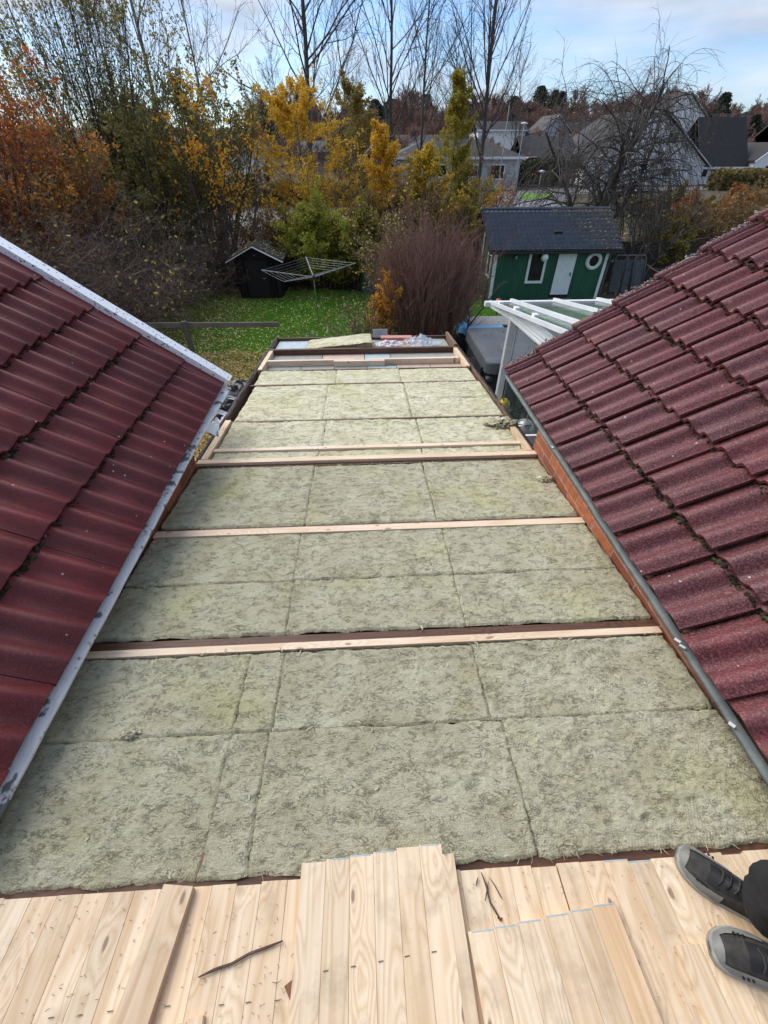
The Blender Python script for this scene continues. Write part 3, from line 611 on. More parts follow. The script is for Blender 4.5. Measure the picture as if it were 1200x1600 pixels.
fpart('edge_board', MAT['oldwood'], XL, XR, YF-.04, YF+.0, -.30, .0)
fpart('edge_board', MAT['oldwoodY'], XR-.055, XR-.012, 6.42, YF+.02, -.12, .05)
# ragged roofing felt along the edges
for (xc, wd, sgn) in ((XL-.008, .05, -1), (XR+.006, .05, 1)):
    ys = np.arange(3.02, YF, .03); n = len(ys); e = (fbm(ys*8, ys*0, 3, int(xc*9) % 7)-.5)*.03
    zz = zflat(ys)+.016+(fbm(ys*6, ys*0+3, 3)-.5)*.02
    V = np.concatenate([np.stack([xc-sgn*(.012+e*.6), ys, zz+.004], -1), np.stack([xc+sgn*(.014+e*.6), ys, zz], -1), np.stack([xc+sgn*(.018+e*.6), ys, zz-.09], -1)])
    a = np.arange(n-1); F = np.concatenate([np.stack([a+k*n, a+k*n+1, a+(k+1)*n+1, a+(k+1)*n], -1) for k in range(2)])
    nm('roofing_felt', V, F, MAT['felt'], fr, smooth=True)
# shallow bay 5.46..5.80: old boards seen from above, some pale, some grey, one blue-white
MAT['greyboard'] = simple('grey_planed_board', (.34, .34, .30), (.26, .26, .23), 10, .8, .2)
MAT['blueboard'] = simple('bluish_foil_board', (.46, .55, .56), (.36, .44, .46), 12, .5, .2)
MAT['pinkboard'] = simple('pinkish_board', (.55, .43, .33), (.46, .35, .27), 10, .7, .2)
for (x0, x1, mk) in ((-1.32, -.86, 'greyboard'), (-.85, -.40, 'greyboard'), (-.39, .05, 'greyboard'), (.06, .46, 'blueboard'), (.47, .93, 'pinkboard'), (.94, 1.36, 'pinkboard')):
    fpart('bay_board', MAT[mk], x0, x1, 5.465, 5.74 if -.42 < x0 < .2 else 5.795, -.075, -.058)
for (x0, x1, mk) in ((-1.33, -.60, 'greyboard'), (-.59, .02, 'pinkboard'), (.03, .40, 'blueboard'), (.41, 1.36, 'greyboard')):
    fpart('bay_board', MAT[mk], x0, x1, 5.865, 6.325, -.07, -.05)
for (x0, x1, mk) in ((-1.36, -.82, 'blueboard'), (-.81, -.70, 'greyboard'), (-.69, .38, 'greyboard'), (.39, .95, 'pinkboard'), (.96, 1.37, 'greyboard')):
    fpart('bay_board', MAT[mk], x0, x1, 6.405, YF-.045, -.065, -.045)

# ------------------------------------------------------------------ mineral wool slabs, each one a thing
def wool_slab(x0, x1, y0, y1, seed, label, top=.0, thick=.13, torn=.5, group='mineral wool slabs between the joists', res=.0065, bulge=None, skew=0, name='insulation_slab'):
    cx, cy = (x0+x1)/2, (y0+y1)/2; t = thing_loc = (cx, cy, zflat(cy))
    dist = max(.6, cy); rs = res*max(1, dist*.55)
    nx_, ny_ = max(6, int((x1-x0)/rs)), max(6, int((y1-y0)/rs))
    u = np.linspace(0, 1, nx_); v = np.linspace(0, 1, ny_); gu, gv = np.meshgrid(u, v)
    X = x0+gu*(x1-x0); Y = y0+gv*(y1-y0)
    # ragged outline
    wx = np.minimum(gu, 1-gu)*(x1-x0); wy = np.minimum(gv, 1-gv)*(y1-y0); ed = np.minimum(wx, wy)
    k = np.exp(-(wx/.06)); X = X+k*(fbm(Y*22, Y*0+seed, 3, seed)-.62)*.020*np.where(gu < .5, 1, -1)+skew*(gv-.5)
    k = np.exp(-(wy/.06)); Y = Y+k*(fbm(X*16, X*0+seed+9, 3, seed+1)-.63)*.020*np.where(gv < .5, 1, -1)
    wrp = fbm(X*14, Y*14, 3, seed)*1.3
    ridge_ = 1-np.abs(fbm(X*17+wrp*1.6, Y*26+wrp, 3, seed+2)-.5)*5.2
    msk = np.clip((fbm(X*3.2, Y*3.2, 3, seed+3)-.40)*4.5, 0, 1)*torn+.12
    lump = (fbm(X*40, Y*40, 3, seed+4)-.5)
    Z = (fbm(X*2.5, Y*2.5, 2, seed+5)-.5)*.014+lump*.004*(.5+msk)+np.clip(ridge_, 0, 1)**2*.0045*msk+(fbm(X*75, Y*130, 3, seed+11)-.5)*.005*(.4+msk)
    near = np.exp(-ed/.035)*fbm(X*30, Y*30, 3, seed+6)*.009; Z = Z+near-np.exp(-ed/.003)*.016*np.clip(.3+1.6*fbm(X*6, Y*6, 2, seed+12), .3, 1.3)
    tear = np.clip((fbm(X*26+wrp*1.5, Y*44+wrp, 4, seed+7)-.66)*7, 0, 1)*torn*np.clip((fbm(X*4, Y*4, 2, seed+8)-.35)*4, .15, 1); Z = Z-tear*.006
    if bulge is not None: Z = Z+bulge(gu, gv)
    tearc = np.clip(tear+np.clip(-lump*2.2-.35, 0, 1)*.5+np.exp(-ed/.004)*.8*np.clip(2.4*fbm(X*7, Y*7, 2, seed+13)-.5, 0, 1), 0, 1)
    P = np.stack([X-cx, Y-cy, zflat(Y)+top+Z-t[2]], -1)
    V = P.reshape(-1, 3); ii, jj = np.meshgrid(np.arange(ny_-1), np.arange(nx_-1), indexing='ij'); a = (ii*nx_+jj).ravel()
    F = [np.stack([a, a+1, a+nx_+1, a+nx_], -1)]
    rim = np.concatenate([np.arange(nx_), np.arange(1, ny_)*nx_+nx_-1, (ny_-1)*nx_+np.arange(nx_-2, -1, -1), np.arange(ny_-2, 0, -1)*nx_])
    lo = V[rim].copy(); lo[:, 2] -= thick
    nb = len(V); m = len(rim); V = np.concatenate([V, lo]); q = np.arange(m)
    F.append(np.stack([rim[q], nb+q, nb+(q+1) % m, rim[(q+1) % m]], -1)[:, ::-1].copy())
    o = nm(name, V, F, MAT['wool_lit' if y0 > 2.95 else 'wool'], smooth=True)
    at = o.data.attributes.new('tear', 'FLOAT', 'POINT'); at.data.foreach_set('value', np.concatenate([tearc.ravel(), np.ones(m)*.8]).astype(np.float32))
    o.location = t; meta(o, label, 'insulation slab', group); return o
rows = [  # y0, y1, seams, which row
    (.262, .713, [-1.36, -.575, -.425, .515, 1.43], 'row nearest the boards', 1.0),
    (.714, 1.086, [-1.36, -.575, -.415, .475, 1.43], 'second row from the boards, just before the nearest batten', .8),
    (1.200, 1.560, [-1.38, -.432, .478, 1.44], 'third row from the boards, just past the dark open gap', .45),
    (1.563, 1.982, [-1.38, -.437, .478, 1.44], 'fourth row from the boards, up against the second batten', .7),
    (2.085, 2.872, [-1.38, -.429, .462, 1.44], 'wide row between the second batten and the house corners', .45),
    (3.000, 3.140, [-1.31, -.415, .49, 1.37], 'narrow row between the two thin pale battens', .9),
    (3.198, 3.782, [-1.31, -.39, .515, 1.37], 'row just beyond the house corners', .8),
    (3.822, 4.856, [-1.31, -.43, .482, 1.42], 'long row beyond the second reddish joist', .8),
    (4.894, 5.418, [-1.33, -.35, .462, 1.40], 'farthest row, before the open bays'  , .7)]
side = {3: ['left', 'middle', 'right'], 4: ['left', 'narrow ragged', 'middle', 'right']}
k = 0
for (y0, y1, sm, nmz, torn) in rows:
    names = side[len(sm)-1]
    for i in range(len(sm)-1):
        if y0 == 3.822 and i == 2:     # this one is two shorter pieces
            wool_slab(sm[i]+.001, sm[i+1]-.001, y0, 4.334, 50+k, 'grey-green wool piece on the right of the long row, its half nearer the boards', torn=torn); k += 1
            wool_slab(sm[i]+.001, sm[i+1]-.001, 4.338, y1, 50+k, 'grey-green wool piece on the right of the long row, its half farther from the boards', torn=torn, top=.006); k += 1
            continue
        yy0 = y0; lab = '%s grey-green mineral wool slab of the %s' % (names[i], nmz) if names[i] != 'narrow ragged' else 'narrow ragged mineral wool strip squeezed into the %s' % nmz
        if y0 == .290 and i == 0: lab = 'yellowish mineral wool slab left of the ragged strip, '+nmz
        wool_slab(sm[i]-.001+rr.uniform(0, .003), sm[i+1]+.001, yy0, y1+rr.uniform(-.003, .004), 20+k, lab, torn=torn+rr.uniform(-.1, .1), top=rr.uniform(-.006, .004)); k += 1
# scrap of old wood poking up near the boards
a = onflat(318, 1365); t_ = MB().box((0, 0, 0), (.04, .06, .02), bev=.003).build('wood_scrap', MAT['oldwoodY']); t_.location = (a[0], a[1]+.02, a[2]-.006); t_.rotation_euler = (0, .06, -.12)
meta(t_, 'small brown block of old wood between the yellowish slab and the ragged strip', 'wood scrap')
# bent slab on the far edge
def bulge(gu, gv): return .085*np.clip(gu*1.15, 0, 1)**1.1+.0*gv
o = wool_slab(-.86, .14, 6.44, 6.98, 90, 'pale bent slab of mineral wool lying loose on the far edge of the flat roof', top=.015, thick=.06, torn=.3, group=None, bulge=bulge, name='loose_insulation_slab')
o2 = wool_slab(-.45, .2, 6.6, 6.95, 91, 'crumpled offcut of mineral wool tucked under the bent slab', top=-.02, thick=.04, torn=1, group=None, name='insulation_offcut')
def strands(name, label, cat, n, pos, ln, wd, mat, seed, lift):
    # short bent fibres or chips lying on the sloping surface
    rg_ = np.random.RandomState(seed); x, y = pos(rg_, n); a = rg_.rand(n)*2*PI; bend = rg_.randn(n)*1.3; L_ = ln*(.4+1.2*rg_.rand(n)); P = []
    cx, cy = x.copy(), y.copy(); z0 = H-H0-S_FLAT*y+lift
    for k in range(5):
        nx_ = -np.sin(a)*wd*(1-.18*abs(k-2)); ny_ = np.cos(a)*wd*(1-.18*abs(k-2)); zz = z0-S_FLAT*(cy-y)+.004*np.sin(k*1.1+a)*(rg_.rand(n) > .3)
        P.append(np.stack([np.stack([cx-nx_, cy-ny_, zz], -1), np.stack([cx+nx_, cy+ny_, zz+.0008], -1)], 1)); cx = cx+np.cos(a)*L_/4; cy = cy+np.sin(a)*L_/4; a = a+bend/4
    V = np.stack(P, 1).reshape(-1, 3); b = (np.arange(n)*10)[:, None]+np.arange(4)[None]*2; b = b.ravel(); o = nm(name, V, np.stack([b, b+1, b+3, b+2], -1), mat); return meta(o, label, cat, kind='stuff')
fibre = leafmat('wool_fibre', [(.52, .50, .34), (.42, .40, .26), (.58, .55, .40), (.26, .24, .15)], .9, .1)
def near_seams(rg_, n):
    ysm = np.array([.715, 1.084, 1.205, 1.562, 1.98, 2.09, 2.87, .27]); xsm = np.array([-.575, -.42, .49, -.43, .47]); x = rg_.uniform(-1.36, 1.42, n); y = rg_.uniform(.27, 2.87, n); k = rg_.rand(n)
    y = np.where(k < .45, ysm[rg_.randint(0, 8, n)]+rg_.randn(n)*.018, y); x = np.where((k > .45) & (k < .72), xsm[rg_.randint(0, 5, n)]+rg_.randn(n)*.02, x); y = np.where((y > 1.09) & (y < 1.2), y-.12, y); return x, np.clip(y, .268, 2.875)
strands('wool_fibres', 'loose fibres and flakes of mineral wool lying along the slab seams', 'wool fibres', 5000, near_seams, .018, .0007, fibre, 5, .007)
strands('wool_flakes', 'curled thicker flakes of torn mineral wool on the slabs', 'wool flakes', 260, near_seams, .020, .0032, fibre, 6, .010)
dust = leafmat('sawdust_chip', [(.62, .45, .26), (.30, .17, .09), (.75, .6, .4), (.12, .07, .04)], .9, 0)
strands('sawdust', 'sawdust and small wood chips scattered on the pale boards', 'sawdust', 700, lambda r_, n: (r_.uniform(-1.3, 1.35, n), r_.uniform(-.12, .235, n)), .006, .0008, dust, 7, .0265)
# small tufts of wool lying about
def tuft(px, py, r, label):
    a = onflat(px, py, .01); rg = np.random.RandomState(int(px*7+py)); n1, n2 = 52, 26; th, ph = np.meshgrid(np.linspace(0, 2*PI, n1, endpoint=False), np.linspace(-.3, PI/2, n2))
    rr_ = r*(1+.9*(fbm(th*1.9+px, ph*3, 3, int(py) % 50)-.5)+1.3*(fbm(th*7, ph*9, 3, 4)-.5)); V = np.stack([rr_*np.cos(ph)*np.cos(th)*1.5, rr_*np.cos(ph)*np.sin(th), rr_*np.sin(ph)*.42], -1).reshape(-1, 3)
    ii, jj = np.meshgrid(np.arange(n2-1), np.arange(n1), indexing='ij'); q = (ii*n1+jj).ravel(); q2 = (ii*n1+(jj+1) % n1).ravel()
    o = nm('wool_tuft', V, np.stack([q, q2, q2+n1, q+n1], -1), MAT['wool_lit'], smooth=True); o.location = a; meta(o, label, 'wool tuft', 'tufts of torn mineral wool')
tuft(785, 663, .10, 'torn tuft of wool in the corner of the right edge batten'); tuft(852, 748, .035, 'small dark-edged tuft of wool beside the right brick wall')
tuft(203, 1146, .02, 'pale round tuft on the seam under the left eave'); 
# plastic sheet and red-printed wrapping on the far edge
MAT['plastic'] = glassmat('clear_plastic', (.60, .68, .78), .40, .2)
MAT['wrapred'] = simple('red_printed_wrap', (.60, .56, .58), (.52, .12, .16), 11, .35, .1, spread=(.38, .46), stretch=(1, 4, 1))
def crumple(name, cx, cy, wx, wy, hh, seed, mat, label, cat):
    n = 46; u, v = np.meshgrid(np.linspace(-1, 1, n), np.linspace(-1, 1, n)); r = np.sqrt(u*u+v*v)
    X = u*wx/2*(1+.3*(fbm(u*2, v*2, 2, seed)-.5)); Y = v*wy/2*(1+.3*(fbm(u*2+5, v*2, 2, seed)-.5))
    Z = hh*np.clip(1.1-r, .02, 1)*(.3+1.2*np.abs(fbm(u*3.2, v*3.2, 3, seed+1)-.5)*4)+.012*np.abs(fbm(u*9, v*9, 2, seed)-.5)
    V = np.stack([X, Y, Z], -1).reshape(-1, 3); ii, jj = np.meshgrid(np.arange(n-1), np.arange(n-1), indexing='ij'); a = (ii*n+jj).ravel()
    F = np.stack([a, a+1, a+n+1, a+n], -1); keep = (r[:-1, :-1].ravel() < 1.02+.2*(fbm(u[:-1, :-1]*3, v[:-1, :-1]*3, 2, seed+3).ravel()-.5)); o = nm(name, V, F[keep], mat, smooth=False)
    o.location = (cx, cy, zflat(cy)+.01); return meta(o, label, cat)
crumple('plastic_sheet', .93, 6.72, .56, .40, .085, 3, MAT['plastic'], 'crumpled clear plastic sheet on the far right of the flat roof', 'plastic')
crumple('plastic_wrapping', .42, 6.66, .46, .26, .035, 8, MAT['wrapred'], 'crumpled wrapping with red print between the bent slab and the plastic sheet', 'wrapping')
MB().box((.55, 6.93, zflat(6.93)+.03), (.5, .12, .05), rz=-.03, bev=.004).build('red_packet', simple('orange_red_packet', (.62, .30, .24), (.5, .2, .16), 5, .5, 0)); meta(C.objects['red_packet'], 'flat pale red packet lying behind the printed wrapping', 'packet')
mb = MB(); mb.box((.30, 7.18, zflat(7.18)+.05), (.24, .03, .13), rx=-.3, bev=.004); meta(mb.build('grey_flashing_piece', MAT['metal']), 'small grey metal sheet standing at the far roof edge', 'metal sheet')
# dark junk and a torn white sheet in the gap at the left eave
def junk(px, py, z, r, mat, label, seed, name='black_plastic_bag', cat='bag', flat=.7):
    a = atZ(px, py, z); n1, n2 = 30, 18; th, ph = np.meshgrid(np.linspace(0, 2*PI, n1, endpoint=False), np.linspace(-PI/2, PI/2, n2))
    q = r*(1+1.1*(fbm(th*1.5+seed, ph*2, 3, seed)-.5)+.5*(np.abs(fbm(th*5, ph*5, 2, seed+2)-.5)*2))
    V = np.stack([q*np.cos(ph)*np.cos(th), q*np.cos(ph)*np.sin(th)*1.3, q*np.sin(ph)*flat], -1).reshape(-1, 3)
    ii, jj = np.meshgrid(np.arange(n2-1), np.arange(n1), indexing='ij'); k1 = (ii*n1+jj).ravel(); k2 = (ii*n1+(jj+1) % n1).ravel()
    o = nm(name, V, np.stack([k1, k2, k2+n1, k1+n1], -1), mat); o.location = a; meta(o, label, cat)
MAT['bag'] = simple('black_plastic_film', (.03, .032, .035), (.012, .012, .014), 6, .3, .4)
junk(352, 655, 2.6, .17, MAT['bag'], 'black plastic bag nearest the house in the gap left of the flat roof', 1)
junk(365, 636, 2.5, .16, MAT['felt'], 'crumpled dark roofing felt heaped beyond the black bag in the left gap', 2, 'felt_heap', 'felt heap')
junk(380, 612, 2.2, .18, MAT['bag'], 'grey-black bag of debris farthest out in the left gap', 5)
a = atZ(338, 668, 2.9); u, v = np.meshgrid(np.linspace(0, 1, 14), np.linspace(0, 1, 20))
V = np.stack([-.05+u*.1+.05*v, v*.32, .04*np.sin(u*7+v*5)+.02*np.sin(v*17)-.02*u], -1).reshape(-1, 3); ii, jj = np.meshgrid(np.arange(19), np.arange(13), indexing='ij'); q = (ii*14+jj).ravel()
o = nm('torn_white_sheet', V, np.stack([q, q+1, q+15, q+14], -1), MAT['white'], smooth=True); o.location = a; meta(o, 'torn white sheet hanging in the gap below the left eave', 'sheet')

# ------------------------------------------------------------------ boards in the foreground
def slopeframe(o, x, y, d): o.location = (x, y, zflat(y)+d); o.rotation_euler = (-math.atan(S_FLAT), 0, o.rotation_euler[2])
blue = simple('blue_end_paint', (.20, .42, .54), (.50, .52, .50), 25, .6, .1)
def board(parent, x0, x1, y0, y1, th=.020, label=None, z=0, name='board', painted=0, mat='pine'):
    mb = MB().box((0, 0, 0), (x1-x0-.0006, y1-y0, th), bev=.0009); o = mb.build(name, MAT[mat], parent)
    o.location = ((x0+x1)/2, (y0+y1)/2, z+th/2); o['_'] = 0; del o['_']
    if label: o['label'] = label
    if painted:
        wd = (x1-x0)*painted; p = MB().box(((-(x1-x0)/2)+wd/2+rr.uniform(0, (x1-x0)-wd), (y1-y0)/2-.002, th/2), (wd, .003, .0012)).build('end_paint', blue, o)
    return o
dk = thing('board_decking', 'nailed run of pale pine boards across the bottom of the flat roof', 'decking'); dk.location = (0, 0, zflat(0)+.002); dk.rotation_euler = (-math.atan(S_FLAT), 0, 0)
x = -1.36; i = 0
wids = [.075, .078, .072, .083, .074, .076, .079]
gapx = {9: .004, 16: .003, 24: .004}
while x < 1.42:
    wd = min(wids[i % 7], 1.44-x); ye = .243+rr.uniform(-.0025, .0025)-(.003 if i % 4 == 0 else 0)+(.0 if x < .2 else -.004)
    board(dk, x, x+wd-gapx.get(i, 0), -1.55+rr.uniform(-.02, .02), ye, painted=.9 if i in (15, 27, 28) else 0, z=rr.uniform(0, .0012)); x += wd; i += 1
def panel(name, label, xs, ye, y0, z, skew, cat='board panel', paint=(), w_end=None):
    t = thing(name, label, cat, (0, 0, 0)); t.location = (xs[0], ye[0], zflat(ye[0])+z); t.rotation_euler = (-math.atan(S_FLAT), 0, skew)
    for k in range(len(xs)-1):
        board(t, xs[k]-xs[0], xs[k+1]-xs[0], y0, ye[k]-ye[0], painted=.85 if k in paint else 0, z=rr.uniform(0, .001))
    return t
panel('nailed_panel', 'raised panel of nailed pine boards in the bottom middle, overlapping the insulation', [-.244, -.168, -.093, -.019, .055, .128, .200], [.278, .284, .289, .294, .300, .304], -1.3, .024, .003, paint=(1, 2, 3, 5))
t = panel('nailed_panel', 'single pine board showing along the right side of the raised middle panel', [.195, .236], [.278], -1.3, .0235, .003, cat='board')
panel('nailed_panel', 'smaller panel of pine boards with a blue-painted end, right of the middle panel', [.243, .317, .392, .468, .542, .615, .688], [.100, .103, .107, .112, .116, .121], -1.2, .0235, .04, paint=(0, 1, 2, 3, 4, 5))
panel('nailed_panel', 'short panel of pine boards under the front of the nearer shoe', [.815, .880, .955, 1.03, 1.105, 1.18, 1.25], [.044, .044, .043, .046, .045, .047], -1.2, .0235, .0)
t = thing('loose_plank', 'pale loose plank lying on the left boards, pointing at the insulation', 'plank'); t.location = (-.61, .243, zflat(.243)+.024); t.rotation_euler = (-math.atan(S_FLAT), 0, .02+.0)
board(t, -.046, .046, -.9, 0, .026, name='plank_body')
t.rotation_euler = (-math.atan(S_FLAT), 0, -.11)
t = thing('board_offcut', 'short pale board end at the bottom edge of the picture, left of the middle', 'board'); t.location = (-.50, -.02, zflat(-.02)+.023); t.rotation_euler = (-math.atan(S_FLAT), 0, .12)
board(t, -.040, .0, -.4, -.004, name='board_body'); board(t, .0, .040, -.4, 0, name='board_body')
# pencil/nail marks
mk = MB()
def marks(mb, pts, z):
    for px, py in pts:
        a = onflat(px, py, z); mb.box((a[0], a[1], a[2]+.0015), (.014, .0018, .0008), rz=.08+rr.uniform(-.05, .05), rx=-math.atan(S_FLAT))
m1 = MB(); marks(m1, [(346, 1570), (388, 1566), (433, 1563), (262, 1572), (172, 1580), (125, 1586), (80, 1590)], .024)
staple = simple('rusty_steel', (.10, .085, .075), (.06, .05, .045), 20, .6, .1)
o = m1.build('nail_heads', staple, None); o.parent = dk; o.matrix_parent_inverse = dk.matrix_basis.inverted() if False else o.matrix_parent_inverse
def reparent(o, p):
    from mathutils import Matrix, Euler
    M_ = Matrix.Translation(p.location)@Euler(p.rotation_euler).to_matrix().to_4x4(); o.parent = p; o.matrix_parent_inverse = M_.inverted()
reparent(o, dk)
m2 = MB(); marks(m2, [(509, 1517), (552, 1510), (595, 1502), (636, 1494), (678, 1487)], .045)
o = m2.build('nail_heads', staple); reparent(o, C.objects['nailed_panel'])
# splinters and the like
def stick(name, pts, r, z, mat, label, cat='splinter', flat=.5):
    P = [onflat(x_, y_, z) for x_, y_ in pts]; rad = [r*(.5 if i in (0, len(P)-1) else 1) for i in range(len(P))]
    o = MB().tube(P, rad, 6).build(name, mat); return meta(o, label, cat)
brown = simple('brown_bark', (.14, .085, .06), (.07, .04, .03), 30, .8, .4)
stick('wood_splinter', [(310, 1527), (335, 1515), (362, 1506), (390, 1490), (420, 1479), (442, 1470)], .0035, .030, brown, 'long dark splinter lying diagonally across the left boards')
stick('wood_splinter', [(752, 1363), (760, 1385), (766, 1410), (775, 1425), (784, 1440)], .0028, .028, brown, 'dark forked splinter on the boards right of the middle panel')
stick('wood_splinter', [(765, 1371), (774, 1385), (781, 1398), (785, 1405)], .0016, .028, brown, 'thin curved splinter just right of the forked one')
stick('wood_splinter', [(763, 1378), (761, 1392), (758, 1408)], .0022, .030, brown, 'short splinter crossing the forked one')
stick('wood_splinter', [(747, 1371), (745, 1378), (744, 1384)], .0022, .028, brown, 'tiny bark sliver left of the forked splinter')
stick('wood_splinter', [(777, 1433), (782, 1437), (785, 1434)], .003, .028, brown, 'bark crumb at the lower end of the forked splinter')
stick('wood_splinter', [(425, 1535), (433, 1536), (440, 1531)], .0009, .028, brown, 'thin curled shaving between the long splinter and the rust-brown chip')
P = [(444, 1541), (459, 1529), (462, 1540), (461, 1568), (456, 1572), (452, 1560)]
z_ = .026; V = [onflat(x_, y_, z_) for x_, y_ in P]+[onflat(x_, y_, z_+.003) for x_, y_ in P]; n = len(P)
o = MB().add(V, [tuple(range(n)), tuple(range(n, 2*n))[::-1]]+[(i, (i+1) % n, n+(i+1) % n, n+i) for i in range(n)]).build('bark_chip', simple('rust_brown_chip', (.24, .10, .055), (.17, .07, .04), 30, .8, .2)); meta(o, 'rust-brown chip of wood lying left of the middle panel', 'wood chip')
# ------------------------------------------------------------------ plants
def unit(v): return v/(np.linalg.norm(v, axis=-1, keepdims=True)+1e-9)
def grow(rng, P, D, Ln, Rd, spec):
    """branch paths level by level; returns list of (paths (B,N,3), radii (B,N))"""
    out = []
    P = np.atleast_2d(np.array(P, float)); D = unit(np.atleast_2d(np.array(D, float))); Ln = np.atleast_1d(np.array(Ln, float)); Rd = np.atleast_1d(np.array(Rd, float))
    for li, s in enumerate(spec):
        n = s.get('n', 5); B = len(P); pts = np.zeros((B, n, 3)); rad = np.zeros((B, n)); pts[:, 0] = P; d = D.copy(); rad[:, 0] = Rd
        e = s.get('end', .35)
        for i in range(1, n):
            d = unit(d+rng.randn(B, 3)*s.get('wig', .12)+np.array((0, 0, 1.))*s.get('up', .03)*(1+s.get('upg', 0)*i))
            pts[:, i] = pts[:, i-1]+d*(Ln/(n-1))[:, None]; rad[:, i] = Rd*(1-(1-e)*i/(n-1))
        out.append((pts, rad))
        if li == len(spec)-1: break
        c = s['c']; t = s.get('t0', .3)+(1-s.get('t0', .3))*((np.arange(c)[None]+rng.rand(B, c))/c)
        f = np.clip(t*(n-1), 0, n-1.001); i0 = f.astype(int); fr_ = (f-i0)[..., None]; bi = np.arange(B)[:, None]
        Pn = pts[bi, i0]*(1-fr_)+pts[bi, i0+1]*fr_; Tn = unit(pts[bi, i0+1]-pts[bi, i0]); Rn = rad[bi, i0]*(1-fr_[..., 0])+rad[bi, i0+1]*fr_[..., 0]
        ang = s.get('ang', .8)+rng.randn(B, c)*s.get('angv', .15)
        q = rng.randn(B, c, 3); q = unit(q-Tn*np.sum(q*Tn, -1, keepdims=True))
        Dn = Tn*np.cos(ang)[..., None]+q*np.sin(ang)[..., None]
        Ls = Ln[:, None]*s.get('lr', .5)*(1-s.get('fall', .55)*(t-s.get('t0', .3))/(1-s.get('t0', .3)+1e-6))*(.7+.6*rng.rand(B, c))
        P = Pn.reshape(-1, 3); D = Dn.reshape(-1, 3); Ln = Ls.ravel(); Rd = np.maximum(np.minimum(Rn*s.get('rr', .55), Rn).ravel(), s.get('rmin', .003))
    return out
def tubes(levels, sides=(7, 5, 3, 3, 3)):
    Vs, Fs, n0 = [], [], 0
    for li, (pts, rad) in enumerate(levels):
        B, n, _ = pts.shape; k = sides[min(li, len(sides)-1)]
        T = unit(np.gradient(pts, axis=1)); ref = np.where(np.abs(T[..., 2:3]) < .85, np.array((0, 0, 1.)), np.array((1., 0, 0)))
        a = unit(np.cross(T, ref)); b = np.cross(T, a); th = 2*PI*np.arange(k)/k
        V = pts[:, :, None]+rad[:, :, None, None]*(a[:, :, None]*np.cos(th)[:, None]+b[:, :, None]*np.sin(th)[:, None])
        bi, ii, jj = np.meshgrid(np.arange(B), np.arange(n-1), np.arange(k), indexing='ij'); q = (bi*n*k+ii*k).ravel(); j = jj.ravel(); j2 = (j+1) % k
        Vs.append(V.reshape(-1, 3)); Fs.append(np.stack([q+j, q+j2, q+k+j2, q+k+j], -1)+n0); n0 += B*n*k
    return np.concatenate(Vs), np.concatenate(Fs)
def leaves(rng, pts, size, flat=.3, aspect=1.5):
    m = len(pts); a = unit(rng.randn(m, 3)*np.array((1, 1, 1-flat*.5))); b = unit(np.cross(a, rng.randn(m, 3))); s = size*(.6+.8*rng.rand(m))[:, None]
    nn = np.cross(a, b)*s*.18
    V = np.stack([pts-a*s*aspect*.5, pts+b*s*.42+nn, pts+a*s*aspect*.5, pts-b*s*.42+nn], 1)
    return V.reshape(-1, 3), np.arange(4*m).reshape(m, 4)
def along(rng, lev, per, t0=.1, jit=.02):
    pts, rad = lev; B, n, _ = pts.shape; t = t0+(1-t0)*rng.rand(B, per); f = np.clip(t*(n-1), 0, n-1.001); i0 = f.astype(int); fr_ = (f-i0)[..., None]; bi = np.arange(B)[:, None]
    return (pts[bi, i0]*(1-fr_)+pts[bi, i0+1]*fr_).reshape(-1, 3)+rng.randn(B*per, 3)*jit
def barkmat(name, c1, c2): return simple(name, c1, c2, 4, .9, .4, .01, stretch=(3, 3, 1))
MAT['bark'] = barkmat('grey_brown_bark', (.10, .085, .075), (.045, .037, .032))
MAT['twig'] = barkmat('brown_twig', (.23, .16, .12), (.10, .07, .055))
MAT['twigpurple'] = barkmat('purple_brown_twig', (.30, .165, .125), (.14, .075, .058))
MAT['twigpale'] = barkmat('pale_twig', (.28, .25, .19), (.14, .12, .09))
MAT['birch'] = barkmat('pale_bark', (.30, .28, .25), (.06, .055, .05))
def plant(name, label, cat, loc, seed, stems, spec, bark, leaf=None, sides=(7, 5, 3, 3, 3), group=None, crown_from=1):
    """stems: list of (offset, dir, length, radius). leaf = list of (material, size, per, level, keep(pts)->mask)"""
    rng = np.random.RandomState(seed); t = thing(name, label, cat, loc, 0, group)
    P = [s[0] for s in stems]; D = [s[1] for s in stems]; Ln = [s[2] for s in stems]; Rd = [s[3] for s in stems]
    lv = grow(rng, P, D, Ln, Rd, spec)
    V, F = tubes(lv[:crown_from], sides[:crown_from]); nm('trunk' if cat == 'tree' else 'stem', V, F, bark, t, smooth=True)
    if len(lv) > crown_from:
        V, F = tubes(lv[crown_from:], sides[crown_from:]); nm('branches', V, F, bark, t, smooth=True)
    if leaf:
        for (m, size, per, lev, keep) in leaf:
            p = along(rng, lv[lev], per, .05, size*.8)
            if keep is not None: p = p[keep(p, rng)]
            if len(p) == 0: continue
            V, F = leaves(rng, p, size); nm('foliage', V, F, m, t)
    return t
def ground_at(px, py_base_Y): return None
def base(px, Y, zpix=229):
    """foot of a plant seen in the photo at column px (near the horizon line) standing at distance Y"""
    X = None
    # solve along the trunk's foot: project from ground height
    z = float(gz(Y)); lo, hi = -200, 200
    s, c = sin(PITCH), cos(PITCH)
    for _ in range(50):
        mid = (lo+hi)/2; r = mid*cos(YAW)-Y*sin(YAW); fh = mid*sin(YAW)+Y*cos(YAW); d = fh*c-(z-H)*s
        if 600+FPX*r/d < px: lo = mid
        else: hi = mid
    return (lo, Y, z)
